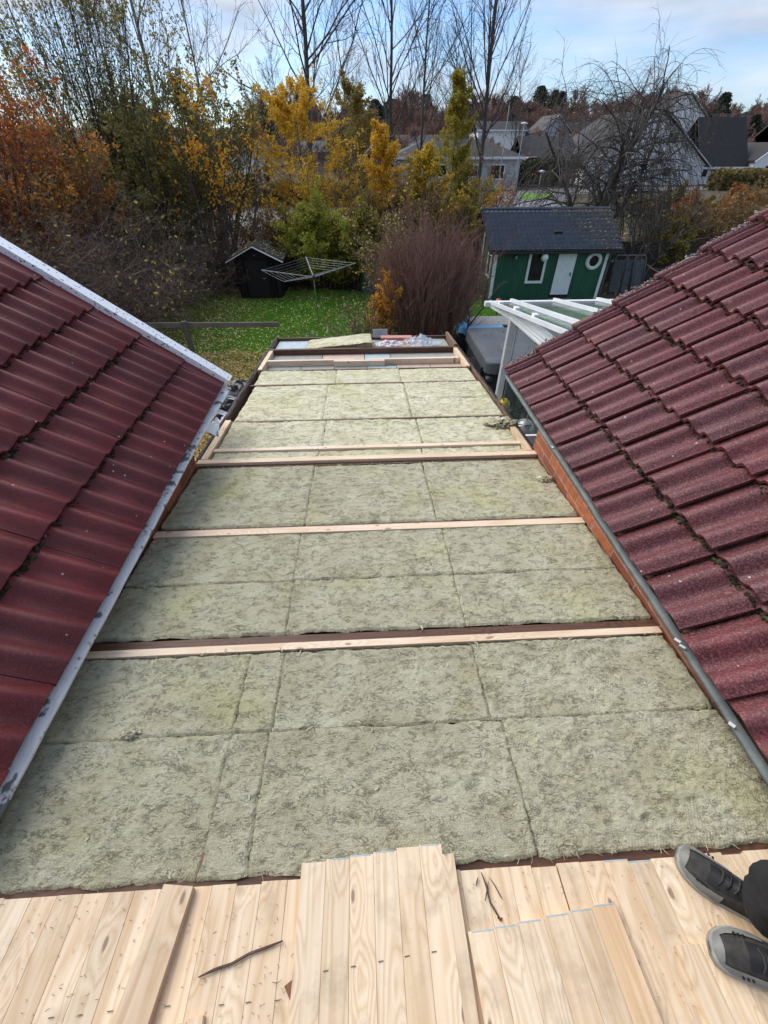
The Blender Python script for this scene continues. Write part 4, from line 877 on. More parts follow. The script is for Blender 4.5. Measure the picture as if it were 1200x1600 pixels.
# bare tall trees beyond the road
def bare_tree(px, Y, h, seed, label, r=.17, spread=.42, dens=1.15, bark='bark', group='tall bare trees beyond the gardens'):
    spec = [dict(n=12, wig=.035, up=.06, c=int(30*dens), t0=.16, ang=spread+.38, angv=.15, lr=.40, fall=.60, rr=.42, end=.12),
            dict(n=8, wig=.11, up=.08, c=9, t0=.2, ang=.55, lr=.42, rr=.5, rmin=.009, end=.3),
            dict(n=6, wig=.15, up=.07, c=5, t0=.15, ang=.6, lr=.5, rr=.6, rmin=.007, end=.5),
            dict(n=4, wig=.2, up=.03, end=.6)]
    return plant('bare_tree', label, 'tree', base(px, Y), seed, [((0, 0, 0), (rr.uniform(-.03, .03), 0, 1), h, r)], spec, MAT[bark], group=group)
bare_tree(490, 44, 22, 1, 'tall bare tree with spreading limbs right behind the big yellow birch', r=.24, spread=.38)
bare_tree(607, 47, 20, 2, 'tall bare tree above the small yellow tree in the middle', r=.17, spread=.3)
bare_tree(652, 52, 19, 3, 'thin tall bare tree just left of the green-yellow columnar tree', r=.15, spread=.28)
bare_tree(742, 42, 18, 4, 'dense dark bare tree directly right of the green-yellow columnar tree', r=.2, spread=.3, dens=1.3)
bare_tree(548, 60, 15, 5, 'short bare tree between the yellow birch and the small yellow tree', r=.13, spread=.5)
bare_tree(700, 66, 13, 6, 'low bare tree standing behind the columnar tree', r=.13, spread=.5)
bare_tree(290, 33, 17, 7, 'tall thin pale-trunked tree rising out of the olive willow', r=.15, spread=.3, bark='birch', dens=.6)
bare_tree(352, 38, 15.5, 8, 'thin bare tree with upright twigs right of the willow', r=.10, spread=.22, bark='twig', dens=.7)
bare_tree(797, 75, 12, 9, 'small round bare tree above the grey bungalow roof', r=.13, spread=.6)
bare_tree(455, 70, 12, 31, 'small bare tree in the haze left of the yellow birch', r=.13, spread=.5)
# willow: many upright stems with thin olive leaf
rg = np.random.RandomState(21); st = []
for k in range(34):
    a = rg.uniform(-1, 1); b = rg.uniform(-.5, .5); st.append(((a*.8, b*.8, 0), (a*.36, b*.3, 1), rg.uniform(7, 11.5), rg.uniform(.025, .06)))
olive = leafmat('olive_willow_leaf', [(.24, .22, .055), (.30, .27, .07), (.18, .17, .045), (.40, .33, .09), (.22, .17, .05)])
plant('willow_tree', 'large many-stemmed willow with thin olive-green leaf at the upper left', 'tree', base(212, 25), 22, st,
      [dict(n=10, wig=.05, up=.03, c=18, t0=.15, ang=.42, angv=.15, lr=.32, fall=.3, rr=.42, rmin=.007, end=.2),
       dict(n=6, wig=.07, up=.07, c=8, t0=.1, ang=.42, lr=.42, rr=.5, rmin=.006, end=.4), dict(n=4, wig=.1, up=.03, end=.5)],
      MAT['bark'], [(olive, .072, 15, 2, lambda p, r: r.rand(len(p)) < np.clip(1.1-.07*p[:, 2], .22, .9)*(.3+.7*(fbm(p[:, 0]*.7, p[:, 2]*.5, 2, 3) > .45)))])
darkolive = leafmat('dark_olive_leaf', [(.17, .155, .035), (.23, .20, .045), (.13, .115, .03), (.30, .22, .05)])
def bushy(name, label, cat, loc, seed, h, wd, n, mats, leaf_size, per, bark='twig', upr=.9, group=None, thin=1.3, keep=None, spec=None, wig=.1):
    rg = np.random.RandomState(seed); st = []
    for k in range(n):
        a = rg.uniform(0, 2*PI); q = rg.rand()**.6
        st.append(((cos(a)*q*wd*.22, sin(a)*q*wd*.22, 0), (cos(a)*q*(1.15-upr)*wd/h*1.6, sin(a)*q*(1.15-upr)*wd/h*1.6, 1), h*rg.uniform(.65, 1.02)*(1.05-.25*q), .012*h*rg.uniform(.5, 1)))
    spec = spec or [dict(n=7, wig=wig*.8, up=.03, c=int(9*thin), t0=.12, ang=.62, angv=.2, lr=.42, fall=.45, rr=.5, rmin=.006, end=.25),
            dict(n=5, wig=wig*1.6, up=.04, c=6, t0=.1, ang=.65, lr=.45, rr=.5, rmin=.004, end=.4), dict(n=4, wig=wig*2, up=.02, end=.5)]
    return plant(name, label, cat, loc, seed+1, st, spec, MAT[bark], [(m, leaf_size, per, len(spec)-1, keep) for m in mats] if mats else None, group=group)
orange = leafmat('orange_leaf', [(.62, .22, .02), (.75, .32, .03), (.50, .14, .02), (.80, .42, .05), (.36, .12, .02)])
rust = leafmat('rust_red_leaf', [(.42, .09, .02), (.50, .13, .02), (.30, .06, .02), (.62, .22, .03), (.46, .18, .03)])
yellow = leafmat('yellow_birch_leaf', [(.70, .46, .02), (.80, .50, .025), (.56, .37, .02), (.68, .34, .02), (.42, .32, .03)])
yelor = leafmat('golden_leaf', [(.74, .45, .02), (.64, .34, .02), (.80, .52, .03), (.52, .28, .02)])
gry = leafmat('green_yellow_leaf', [(.26, .26, .02), (.34, .29, .025), (.19, .20, .02), (.44, .32, .02), (.40, .20, .02)])
ygr = leafmat('lime_leaf', [(.32, .36, .04), (.42, .40, .05), (.22, .25, .03), (.48, .42, .05)])
brn = leafmat('brown_leaf', [(.20, .13, .055), (.27, .17, .06), (.15, .10, .045), (.34, .24, .07)])
pale = leafmat('pale_yellow_leaf', [(.55, .50, .16), (.48, .42, .10), (.60, .50, .08), (.35, .34, .12)])
bushy('olive_bush', 'dense dark olive bush filling the foot of the willow', 'bush', base(250, 24), 23, 6.6, 6.5, 34, [darkolive, olive], .075, 13, upr=.75)
bushy('olive_bush', 'dark olive bush with a rounded top right of the willow stems', 'bush', base(335, 29), 24, 8.0, 6, 26, [darkolive, olive], .08, 13, upr=.75)
bushy('rust_red_tree', 'rust-red leaved tree at the left edge of the picture', 'tree', base(15, 19), 25, 10.0, 6.5, 26, [rust], .08, 15, upr=.8, keep=lambda p, r: (r.rand(len(p)) < .85) & (p[:, 2] > 2.0))
bushy('orange_tree', 'orange and brown leaved tree between the rust-red tree and the willow', 'tree', base(118, 20), 26, 6.6, 6, 20, [orange, brn], .075, 9, upr=.75, keep=lambda p, r: (r.rand(len(p)) < .8) & (p[:, 2] > 2.0))
# cherry with sparse orange leaf
cherry = leafmat('cherry_leaf', [(.80, .33, .02), (.85, .42, .03), (.70, .21, .02), (.80, .52, .05), (.60, .50, .07)])
plant('cherry_tree', 'dark-stemmed cherry tree with hanging orange and yellow leaves behind the small brown shed', 'tree', base(378, 23), 27,
      [((-.7, 0, 0), (-.22, 0, 1), 6.0, .07), ((0, .3, 0), (.02, 0, 1), 6.2, .08), ((.5, 0, 0), (.28, 0, 1), 5.4, .06), ((-.2, -.4, 0), (-.1, .1, 1), 6.3, .06)],
      [dict(n=9, wig=.06, up=.03, c=12, t0=.3, ang=.7, lr=.34, fall=.35, rr=.45, rmin=.01, end=.25), dict(n=6, wig=.13, up=.03, c=7, t0=.15, ang=.6, lr=.45, rr=.5, rmin=.006), dict(n=4, wig=.15, up=-.05)],
      MAT['bark'], [(cherry, .10, 11, 2, lambda p, r: r.rand(len(p)) < np.clip((p[:, 2]-1.8)*.2, .02, .75)*(.2+.9*(fbm(p[:, 0]*.9+2, p[:, 2]*.8, 2, 6) > .5)))])
def birchlike(label, px, Y, h, wd, seed, leafm, per, name='yellow_birch', size=.11, drop=0.0, ang=.95, t0=.08):
    return plant(name, label, 'tree', base(px, Y), seed, [((0, 0, 0), (0, 0, 1), h, .013*h)],
      [dict(n=10, wig=.03, up=.05, c=60, t0=t0, ang=ang, angv=.2, lr=wd/h*.95, fall=.80, rr=.38, rmin=.01, end=.1),
       dict(n=6, wig=.12, up=.02+drop, c=10, t0=.1, ang=.55, lr=.4, rr=.5, rmin=.005), dict(n=4, wig=.15, up=-.03)], MAT['birch'], [(m, size*.66, per*4, 2, lambda p, r: (fbm(p[:, 0]*1.1+seed, p[:, 2]*1.1, 2, seed) > .27)) for m in leafm])
birchlike('big yellow birch in the middle left, widest of the yellow trees', 492, 27, 6.9, 4.9, 41, [yellow, yelor], 4)
birchlike('golden small tree right of the big yellow birch', 603, 26, 5.6, 2.3, 43, [yelor], 6, name='golden_tree')
birchlike('green and yellow narrow columnar tree left of the dark bare tree', 696, 30, 7.2, 2.8, 45, [gry], 7, name='columnar_tree', ang=.7)
birchlike('low orange-yellow tree at the foot of the columnar tree', 660, 25, 4.9, 2.8, 47, [yelor, gry], 3, name='golden_tree')
birchlike('brownish olive birch between the yellow birch and the golden tree', 553, 30, 6.8, 3.8, 49, [brn, gry], 3, name='olive_birch')
bushy('lime_green_bush', 'lime-green bush behind the rotary clothes dryer', 'bush', base(510, 23), 51, 3.6, 3.6, 26, [ygr], .085, 18, upr=.7)
bushy('lime_green_bush', 'smaller yellowish bush right of the lime-green one', 'bush', base(570, 22.5), 53, 3.0, 2.6, 18, [ygr, brn], .085, 12, upr=.7)
bushy('brown_leaved_bush', 'brown-leaved bush between the small shed and the lime-green bush', 'bush', base(452, 24), 55, 3.0, 3.2, 20, [brn], .08, 12, upr=.7)
bushy('brown_leaved_bush', 'brown-leaved bush below the columnar tree, left of the green shed', 'bush', base(690, 25), 57, 3.2, 4.5, 26, [brn, gry], .09, 12, upr=.65)
bushy('brown_leaved_bush', 'tall brown and olive bush below the golden tree in the middle', 'bush', base(612, 24.5), 59, 4.2, 4.2, 26, [brn], .09, 12, upr=.7)
bushy('bare_bush', 'dark bare bush at the foot of the dense bare tree', 'bush', base(742, 32), 61, 4.4, 5, 26, [brn], .08, 1, upr=.6)
bushy('orange_leaved_bush', 'small bush with orange and yellow leaves left of the road', 'bush', base(772, 31), 63, 2.6, 3.2, 16, [yelor, orange], .11, 1, upr=.6)
# thicket on the left: tangled dark shrubs
TH = dict(n=7, wig=.22, up=-.01, c=8, t0=.1, ang=.9, angv=.3, lr=.55, fall=.3, rr=.55, rmin=.006, end=.3)
def thicket(label, px, Y, h, wd, seed, n=22, lf=2, leafm=None, name='tangled_shrub', keepf=.10):
    rg = np.random.RandomState(seed); st = []
    for k in range(n):
        a = rg.uniform(0, 2*PI); q = rg.rand()**.5
        st.append(((cos(a)*q*wd*.35, sin(a)*q*wd*.35, 0), (cos(a)*.6, sin(a)*.6, .9), h*rg.uniform(.7, 1.15), .030))
    return plant(name, label, 'shrub', base(px, Y), seed+1, st, [TH, dict(n=6, wig=.3, up=-.01, c=7, t0=.1, ang=.9, lr=.6, rr=.55, rmin=.0065), dict(n=5, wig=.25, up=-.02, c=2, t0=.2, ang=.8, lr=.7, rr=.7, rmin=.005), dict(n=3, wig=.3)],
        MAT['twig'], [(leafm or pale, .09, lf, 2, lambda p, r: r.rand(len(p)) < keepf)], group='tangled shrubs along the left of the lawn')
thicket('dark tangled shrub at the left edge beneath the rust-red tree', 20, 13, 3.3, 4.5, 71, 26, leafm=brn, keepf=.35)
thicket('dark tangled shrub behind the white verge board, second from the left edge', 95, 14.5, 3.4, 4.6, 73, 26)
thicket('dark tangled shrub below the willow stems', 165, 16.5, 3.2, 4.6, 75, 26)
thicket('tangled shrub with sparse yellow leaves at the left end of the lawn', 225, 18.5, 2.9, 4.4, 77, 26)
thicket('low tangled shrub just left of the small brown shed', 300, 21.5, 2.3, 3.6, 79, 24)
thicket('brown-leaved tangled shrub behind those at the left edge', 55, 18, 4.6, 5.5, 81, 26, leafm=brn, keepf=.55)
thicket('brown-leaved tangled shrub under the orange tree', 140, 20, 4.2, 5.5, 83, 26, leafm=brn, keepf=.5)
thicket('tangled shrub at the foot of the olive bushes', 225, 22.5, 3.6, 5, 85, 26, leafm=brn, keepf=.4)
thicket('twiggy shrub behind the small brown shed', 345, 25, 3.2, 5, 87, 24, leafm=brn, keepf=.15)
thicket('twiggy shrub left of the big yellow birch', 425, 26.5, 3.0, 4, 89, 20, leafm=brn, keepf=.15)
# purple-brown twig bush beside the flat roof
rg = np.random.RandomState(91); st = []
for k in range(330):
    a = rg.uniform(0, 2*PI); q = rg.rand()**.5; st.append(((cos(a)*q*1.0, sin(a)*q*1.0, 0), (cos(a)*q*.34, sin(a)*q*.34, 1), rg.uniform(2.2, 3.6)*(1.05-.25*q), .011))
plant('bare_twig_bush', 'large purple-brown leafless bush of upright twigs beyond the right end of the flat roof', 'bush', (2.2, 14.6, 0), 92, st,
      [dict(n=7, wig=.06, up=.035, c=8, t0=.12, ang=.42, angv=.15, lr=.42, fall=.35, rr=.6, rmin=.006, end=.4), dict(n=5, wig=.1, up=.06, c=4, t0=.15, ang=.4, lr=.5, rr=.7, rmin=.0045), dict(n=3, wig=.1, up=.05)], MAT['twigpurple'])
bushy('orange_shrub', 'narrow shrub with small orange leaves left of the purple-brown bush', 'shrub', (.86, 14.6, 0), 93, 2.3, .62, 9, [yelor, orange], .05, 6, upr=.95)
bushy('bare_bush', 'grey-brown bush left of the upper part of the purple-brown bush', 'bush', (1.6, 18.6, 0), 95, 3.6, 2.4, 26, [brn, pale], .07, 1, bark='twig', upr=.8)
plant('curly_hazel', 'curly pale-twigged shrub at the far edge of the flat roof', 'shrub', (-.75, 12.6, 0), 97, [((rr.uniform(-.6, .6), rr.uniform(-.3, .3), 0), (rr.uniform(-1.2, 1.2), rr.uniform(-.4, .4), .8), rr.uniform(1.3, 2.2), .016) for _ in range(22)],
      [dict(n=12, wig=.42, up=.0, c=5, t0=.15, ang=.8, lr=.6, rr=.6, rmin=.005), dict(n=9, wig=.5, c=3, ang=.8, lr=.6, rr=.7, rmin=.004), dict(n=6, wig=.5)], MAT['twigpale'])
bushy('bare_bush', 'low bare bush right behind the curly pale shrub', 'bush', (.25, 13.4, 0), 99, 1.9, 1.8, 18, [pale], .05, 1, upr=.7, keep=lambda p, r: r.rand(len(p)) < .2)
# weeping tree on the right
rg = np.random.RandomState(101); st = [((0, 0, 0), (-.06, 0, 1), 7.2, .20), ((.25, .2, 0), (.28, .1, 1), 7.0, .15), ((-.2, 0, .4), (-.42, -.1, 1), 6.4, .13), ((.3, -.1, .3), (.62, 0, 1), 7.4, .12), ((.1, .2, 0), (.12, .3, 1), 7.4, .12)]
plant('weeping_tree', 'large leafless weeping tree behind the right end of the green shed', 'tree', base(905, 26), 102, st,
      [dict(n=10, wig=.09, up=.0, c=20, t0=.3, ang=1.0, angv=.2, lr=.56, fall=.35, rr=.5, rmin=.02, end=.3),
       dict(n=9, wig=.13, up=-.03, upg=.35, c=10, t0=.08, ang=.7, lr=.6, fall=.2, rr=.5, rmin=.008, end=.3),
       dict(n=8, wig=.08, up=-.24, upg=.1, c=4, t0=.1, ang=.4, lr=.7, rr=.6, rmin=.005, end=.5), dict(n=4, wig=.1, up=-.15, end=.6)], MAT['bark'],
      [(pale, .06, 1, 3, lambda p, r: r.rand(len(p)) < .04)])
plant('apple_tree', 'dark bare apple tree right of the green shed roof', 'tree', base(985, 21.8), 104, [((0, 0, 0), (.1, 0, 1), 3.6, .11), ((.1, 0, 0), (.6, .1, 1), 3.9, .09), ((-.1, 0, 0), (-.5, .1, 1), 3.4, .08)],
      [dict(n=8, wig=.14, up=.0, c=12, t0=.25, ang=.9, lr=.5, rr=.5, rmin=.012), dict(n=7, wig=.2, up=.03, c=8, ang=.8, lr=.5, rr=.5, rmin=.006), dict(n=5, wig=.2, c=4, ang=.7, lr=.6, rmin=.004), dict(n=3, wig=.2)], MAT['bark'],
      [(pale, .07, 1, 2, lambda p, r: r.rand(len(p)) < .16)])
# bank of brown growth on the right
for i, (px, Y, h, wd, ms, lab) in enumerate([
    (1035, 24.5, 2.3, 4.2, [gry, darkolive], 'green leafy bush against the dark fence on the right'),
    (1090, 27, 2.9, 5.0, [brn], 'brown bush behind the dark fence on the right, left of the roof verge'),
    (1160, 26, 3.2, 5.5, [brn], 'brown bush at the right edge above the roof verge'),
    (1110, 33, 2.6, 6.5, [rust, brn], 'rust-brown bush on the bank below the white houses'),
    (1195, 34, 3.4, 6.5, [brn], 'brown scrubby bush at the right edge below the far white wall'),
    (1040, 38, 2.2, 6.5, [brn, gry], 'low brown bush in front of the steep-roofed white house')]):
    bushy('scrub_bush', lab, 'bush', base(px, Y), 111+2*i, h, wd, 34, ms, .085, 9, upr=.6)
def hedge(name, label, p, q, hgt, dep, seed, mats, n=5200, size=.10):
    p = np.array(p, float); q = np.array(q, float); rg = np.random.RandomState(seed); Ln = np.linalg.norm(q-p); d = (q-p)/Ln; nrm = np.array((-d[1], d[0]))
    t = thing(name, label, 'hedge', (p[0], p[1], float(gz(p[1]))))
    u = rg.rand(n); a = rg.uniform(-.5, .5, n); z = rg.rand(n); keep = (np.maximum(np.abs(a)*2, z) > .55-.35*rg.rand(n)); u, a, z = u[keep], a[keep], z[keep]
    bul = (.75+.5*fbm(u*Ln*.9, u*0, 3, seed))
    P = np.stack([d[0]*u*Ln+nrm[0]*a*dep*bul, d[1]*u*Ln+nrm[1]*a*dep*bul, z*hgt*bul*(1-.25*(a*2)**4)+.05], -1)
    for i, m in enumerate(mats): V, F = leaves(rg, P[i::len(mats)], size*1.6); nm('foliage', V, F, m, t)
    mb = MB()
    for k in range(int(Ln*2)): c_ = d*(k+.5)/2; mb.tube([(c_[0], c_[1], 0), (c_[0]+rg.uniform(-.2, .2), c_[1], hgt*.7)], .02, 5)
    mb.build('stem', MAT['twig'], t); return t
dkgreen = leafmat('dark_hedge_leaf', [(.025, .045, .015), (.035, .06, .018), (.02, .03, .012), (.05, .06, .02)])
hedge('green_hedge', 'dark green hedge below the parked red car beyond the road', (19.6, 64.5), (27.0, 66), 2.6, 2.2, 131, [dkgreen], 6000, .14)
hedge('clipped_hedge', 'clipped brown hedge in front of the white houses on the right', (40, 58), (53, 61), 1.9, 2.0, 133, [brn, darkolive], 9000, .15)
hedge('low_hedge', 'low dark hedge at the foot of the fallow field, left of centre', (-17, 46), (1.5, 46), 1.6, 1.5, 135, [brn, darkolive], 9000, .16)
# distant wood: separate trees, conifers and bare crowns
pine = leafmat('pine_needles', [(.035, .045, .028), (.05, .06, .035), (.03, .036, .024)])
def conifer_proto(seed, h, wd, label):
    rg = np.random.RandomState(seed); t = thing('conifer', label, 'tree', (0, -50, 0), 0, 'dark conifers on the distant ridge')
    MB().tube([(0, 0, 0), (0, 0, h*.97)], [.02*h, .003*h], 7).build('trunk', MAT['bark'], t)
    n = 5200; z = rg.rand(n)**.8; r = np.sqrt(np.clip(1-((z-.52)/.5)**2, 0, 1))*wd/2*(.5+.9*fbm(z*6, z*0, 2, seed)); a = rg.rand(n)*2*PI; q = rg.rand(n)**.5
    lob = .45+1.0*fbm(a*1.6, z*9, 2, seed+1)
    P = np.stack([np.cos(a)*r*q*lob, np.sin(a)*r*q*lob, h*(.14+.86*z)-q*r*.25], -1); V, F = leaves(rg, P, .26, aspect=2.0); nm('crown', V, F, pine, t); return t
def bare_proto(seed, h, label):
    return plant('bare_round_tree', label, 'tree', (0, -50, 0), seed, [((0, 0, 0), (0, 0, 1), h*.72, .15)], [dict(n=8, wig=.05, up=.04, c=22, t0=.15, ang=.85, lr=.55, fall=.3, rr=.5, rmin=.05), dict(n=6, wig=.12, up=.05, c=11, ang=.6, lr=.5, rr=.5, rmin=.04), dict(n=5, wig=.15, c=8, ang=.6, lr=.55, rmin=.034), dict(n=3, wig=.2)], MAT['twigpurple'], group='bare round trees on the distant ridge')
protos = [conifer_proto(141, 11, 5.0, 'dark conifer on the distant ridge'), conifer_proto(142, 13, 5.5, 'dark conifer on the distant ridge'), bare_proto(143, 10, 'leafless round tree on the distant ridge'), bare_proto(144, 9, 'leafless round tree on the distant ridge')]
def copy_tree(o, parent=None):
    c = o.copy(); C.objects.link(c)
    if parent is not None: c.parent = parent
    for ch in list(o.children): copy_tree(ch, c)
    return c
rg = np.random.RandomState(145); used = set()
where = ['left of the yellow birch', 'behind the yellow birch', 'right of the yellow birch', 'behind the columnar tree', 'above the bungalow', 'left of the weeping tree', 'behind the weeping tree', 'above the white gable', 'above the steep roof', 'at the right edge']
kinds = ['slim dark conifer', 'tall dark conifer', 'leafless round tree', 'low leafless tree']
bounds = [-200, 440, 540, 650, 745, 815, 870, 960, 1040, 1140, 1500]
for i in range(270):
    px = rg.uniform(400, 1330) if i % 6 else rg.uniform(-60, 420); far = i % 3
    Y = rg.uniform(112, 175) if far else rg.uniform(74, 96)
    k = int(rg.choice([0, 1, 2, 3], p=[.12, .12, .40, .36] if far else [.05, .03, .42, .50])); src = protos[k]
    o = src if k not in used else copy_tree(src); used.add(k)
    b = base(px, Y); o.location = (b[0], b[1], b[2]-.2); o.rotation_euler = (0, 0, rg.uniform(0, 6.28)); s = rg.uniform(.62, 1.0)*((.92+.0024*Y) if far else .66); s *= .74 if k < 2 else 1.0; o.scale = (s*rg.uniform(.95, 1.4), s*rg.uniform(.95, 1.4), s)
    z_ = sum(px > v for v in bounds[1:]); o['label'] = '%s %s, in the %s rows of far trees' % (kinds[k], where[min(z_, 9)], 'rear' if far else 'front'); o['group'] = 'trees of the far wood'
# ------------------------------------------------------------------ fallen leaves and grass (nobody could count them)
def scatter(name, label, cat, mats, n, area, dens, size, zoff=.03, seed=1, tilt=.35, zfun=None):
    rg = np.random.RandomState(seed); x = rg.uniform(area[0], area[1], n); y = rg.uniform(area[2], area[3], n); k = rg.rand(n) < dens(x, y); x, y = x[k], y[k]; m = len(x)
    z = (gz(y) if zfun is None else zfun(x, y))+zoff+rg.rand(m)*.02
    a = rg.rand(m)*2*PI; s = size*(.6+.8*rg.rand(m)); A = np.stack([np.cos(a), np.sin(a), rg.randn(m)*tilt], -1)*s[:, None]*.7; B = np.stack([-np.sin(a), np.cos(a), rg.randn(m)*tilt], -1)*s[:, None]*.42
    c = np.stack([x, y, z], -1); V = np.stack([c-A, c+B, c+A, c-B], 1).reshape(-1, 3)
    mi = rg.randint(0, len(mats), m); o = nm(name, V, np.arange(4*m).reshape(m, 4), mats, mi=mi)
    return meta(o, label, cat, kind='stuff')
fall1 = leafmat('fallen_leaf_gold', [(.42, .26, .06), (.52, .36, .09), (.30, .16, .05), (.58, .46, .14), (.38, .20, .06)], .7, .1)
fall2 = leafmat('fallen_leaf_brown', [(.22, .12, .05), (.30, .17, .06), (.14, .08, .04), (.40, .25, .10)], .7, .1)
fall3 = leafmat('fallen_leaf_pale', [(.62, .55, .26), (.70, .64, .34), (.48, .40, .16), (.36, .36, .12)], .7, .1)
cl = lambda v: np.clip(v, 0, 1)
scatter('fallen_leaves', 'brown and golden fallen leaves carpeting the lawn in front of the plank rail', 'fallen leaves', [fall1, fall2, fall1], 60000, (-9, -.5, 7.5, 14.3),
        lambda x, y: cl((.95+.0*x)*cl((-.9-x+.0*y)*.55+.15)*cl(1.3-.0*y)*(.35+1.1*(fbm(x*1.1, y*1.1, 3, 2)-.15))), .055, seed=3)
scatter('fallen_leaves', 'fallen leaves scattered over the left and rear of the lawn', 'fallen leaves', [fall1, fall2, fall3], 52000, (-12, 2.2, 13.6, 23),
        lambda x, y: cl(cl((-x-3.6)*.30)*1.1+cl((y-20.3)*.25)*.35*(x < -1)+.035+.05*(fbm(x, y, 2) > .6))*cl(.25+1.0*fbm(x*1.5, y*1.5, 3, 7)), .06, seed=4)
scatter('fallen_leaves', 'pale fallen leaves dotted over the green middle of the lawn', 'fallen leaves', [fall3], 5200, (-6, 2, 13.5, 22), lambda x, y: cl(.35+.4*(fbm(x*.8, y*.8, 2, 4))), .06, seed=5)
scatter('leaf_litter', 'brown leaf litter under the shrubs and round the fences', 'leaf litter', [fall2, fall1, fall2], 30000, (-22, 22, 20.5, 34), lambda x, y: cl(.5*fbm(x*.5, y*.5, 3, 6)), .10, seed=6)
grassm = leafmat('grass_blade', [(.11, .28, .012), (.15, .36, .018), (.08, .21, .01), (.17, .33, .03)], .6, .3)
def grass(name, label, n, area, dens, hgt=.055, seed=9, zo=.02):
    rg = np.random.RandomState(seed); x = rg.uniform(area[0], area[1], n); y = rg.uniform(area[2], area[3], n); k = rg.rand(n) < dens(x, y); x, y = x[k], y[k]; m = len(x); a = rg.rand(m)*2*PI; w_ = .011
    c = np.stack([x, y, gz(y)+zo], -1); s_ = np.stack([np.cos(a), np.sin(a), 0*a], -1)*w_; tip = c+np.stack([rg.randn(m)*.02, rg.randn(m)*.02, hgt*(.5+rg.rand(m))], -1)
    o = nm(name, np.stack([c-s_, c+s_, tip], 1).reshape(-1, 3), np.arange(3*m).reshape(m, 3), grassm); return meta(o, label, 'grass', kind='stuff')
grass('grass', 'short green grass of the lawn round the clothes dryer', 170000, (-9.5, 2.1, 9, 22), lambda x, y: cl(.5+.6*fbm(x*.8, y*.8, 3, 3))*np.where(y < 13.5, .35, 1))
grass('grass', 'short green grass in front of the green shed', 30000, (3.3, 12, 16.2, 20), lambda x, y: 0*x+.8, seed=10)
rg = np.random.RandomState(12)
# ------------------------------------------------------------------ green shed
gs = thing('green_shed', 'green board-clad garden shed with dark tiled roof, white door and porthole window', 'shed', (5.70, 20.1, 0))
MAT['green'] = simple('green_wall_paint', (.020, .115, .062), (.013, .08, .045), 3, .6, .15, stretch=(1, 1, .3))
MAT['green2'] = simple('green_side_paint', (.075, .14, .065), (.055, .11, .05), 3, .65, .15, stretch=(1, 1, .3))
W_, D_, HE, HR_ = 4.85, 3.9, 1.98, 3.08
def ribbed(parent, p, q, z0, zt, mat, name, pitch=.12, depth=.022, nrm=(0, -1)):
    """board-and-batten wall: vertical battens over a flat board; zt = top height at both ends"""
    p = np.array(p, float); q = np.array(q, float); L_ = np.linalg.norm(q-p); d = (q-p)/L_; n_ = np.array(nrm, float); us = [0]; k = pitch*.5
    offs = []
    u = 0
    while u < L_-pitch: offs += [(u, 0), (u+pitch*.62, 0), (u+pitch*.66, depth), (u+pitch*.96, depth)]; u += pitch
    offs += [(L_, 0)]
    V = []
    for (u, o_) in offs:
        x, y = p+d*u+n_*o_; top = zt[0]+(zt[1]-zt[0])*u/L_; V += [(x, y, z0), (x, y, top)]
    F = [(2*i, 2*i+2, 2*i+3, 2*i+1) for i in range(len(offs)-1)]
    return MB().add(V, F).build(name, mat, parent)
MB().add([(0.02, .02, 0), (W_-.02, .02, 0), (W_-.02, D_-.02, 0), (.02, D_-.02, 0), (.02, .02, HE), (W_-.02, .02, HE), (W_-.02, D_-.02, HE), (.02, D_-.02, HE), (.02, D_/2, HR_-.06), (W_-.02, D_/2, HR_-.06)],
         [(0, 1, 5, 4), (2, 3, 7, 6), (3, 0, 4, 8, 7), (1, 2, 6, 9, 5), (4, 5, 9, 8), (6, 7, 8, 9)]).build('wall', MAT['green2'], gs)
ribbed(gs, (0, 0), (W_, 0), .05, (HE+.04, HE+.04), MAT['green'], 'front_cladding')
ribbed(gs, (0, D_/2), (0, 0), .05, (HR_-.08, HE), MAT['green2'], 'side_cladding', pitch=.16, depth=.012, nrm=(-1, 0))
for x, dx in ((.035, .13), (W_-.035, .13)): MB().box((x, -.035, HE/2), (dx, .03, HE+.04), bev=.004).build('corner_board', MAT['white'], gs)
MB().box((-.03, D_*.5+.1, 1.5), (.03, .12, 2.9)).build('corner_board', MAT['white'], gs)
MB().box((W_+.25, .25, 1.0), (.09, .09, 2.02)).build('porch_post', MAT['greywoodZ'], gs)
# tiled sheet roof with leaves lying on it
sl = math.atan((HR_-HE)/(D_/2)); upS = (0, cos(sl), sin(sl))
def sheet_roof(x0, x1, base_y, base_z, Ln, pitch=.20, course=.25, amp=.032, step=.075):
    nxs = int((x1-x0)/(pitch/8)); xs = np.linspace(x0, x1, nxs+1); pr = amp*np.abs(np.sin(PI*xs/pitch))**.8
    V = []; rows_ = []
    nc = int(round(Ln/course))
    for c in range(nc):
        for t in (0, .999): rows_.append((c+t)*course)
    for i, d in enumerate(rows_):
        c = i//2; lift = step*(1-(i % 2)); V.append(np.stack([xs, base_y+d*cos(sl)-(pr+lift)*sin(sl), base_z+d*sin(sl)+(pr+lift)*cos(sl)], -1))
    n = nxs+1; V = np.concatenate(V); ii, jj = np.meshgrid(np.arange(len(rows_)-1), np.arange(nxs), indexing='ij'); a = (ii*n+jj).ravel(); return V, np.stack([a, a+1, a+n+1, a+n], -1)
MAT['darktile'] = simple('dark_grey_roof_tile', (.075, .085, .105), (.05, .057, .072), 3, .42, .15)
LR = (D_/2+.28)/cos(sl); V, F = sheet_roof(-.32, W_+.48, -.28, HE-.28*math.tan(sl)+.05, LR)
rfS = nm('roof', V, F, MAT['darktile'], gs)
V2 = V.copy(); V2[:, 1] = D_-V2[:, 1]; nm('rear_roof', V2, F[:, ::-1].copy(), MAT['darktile'], gs)
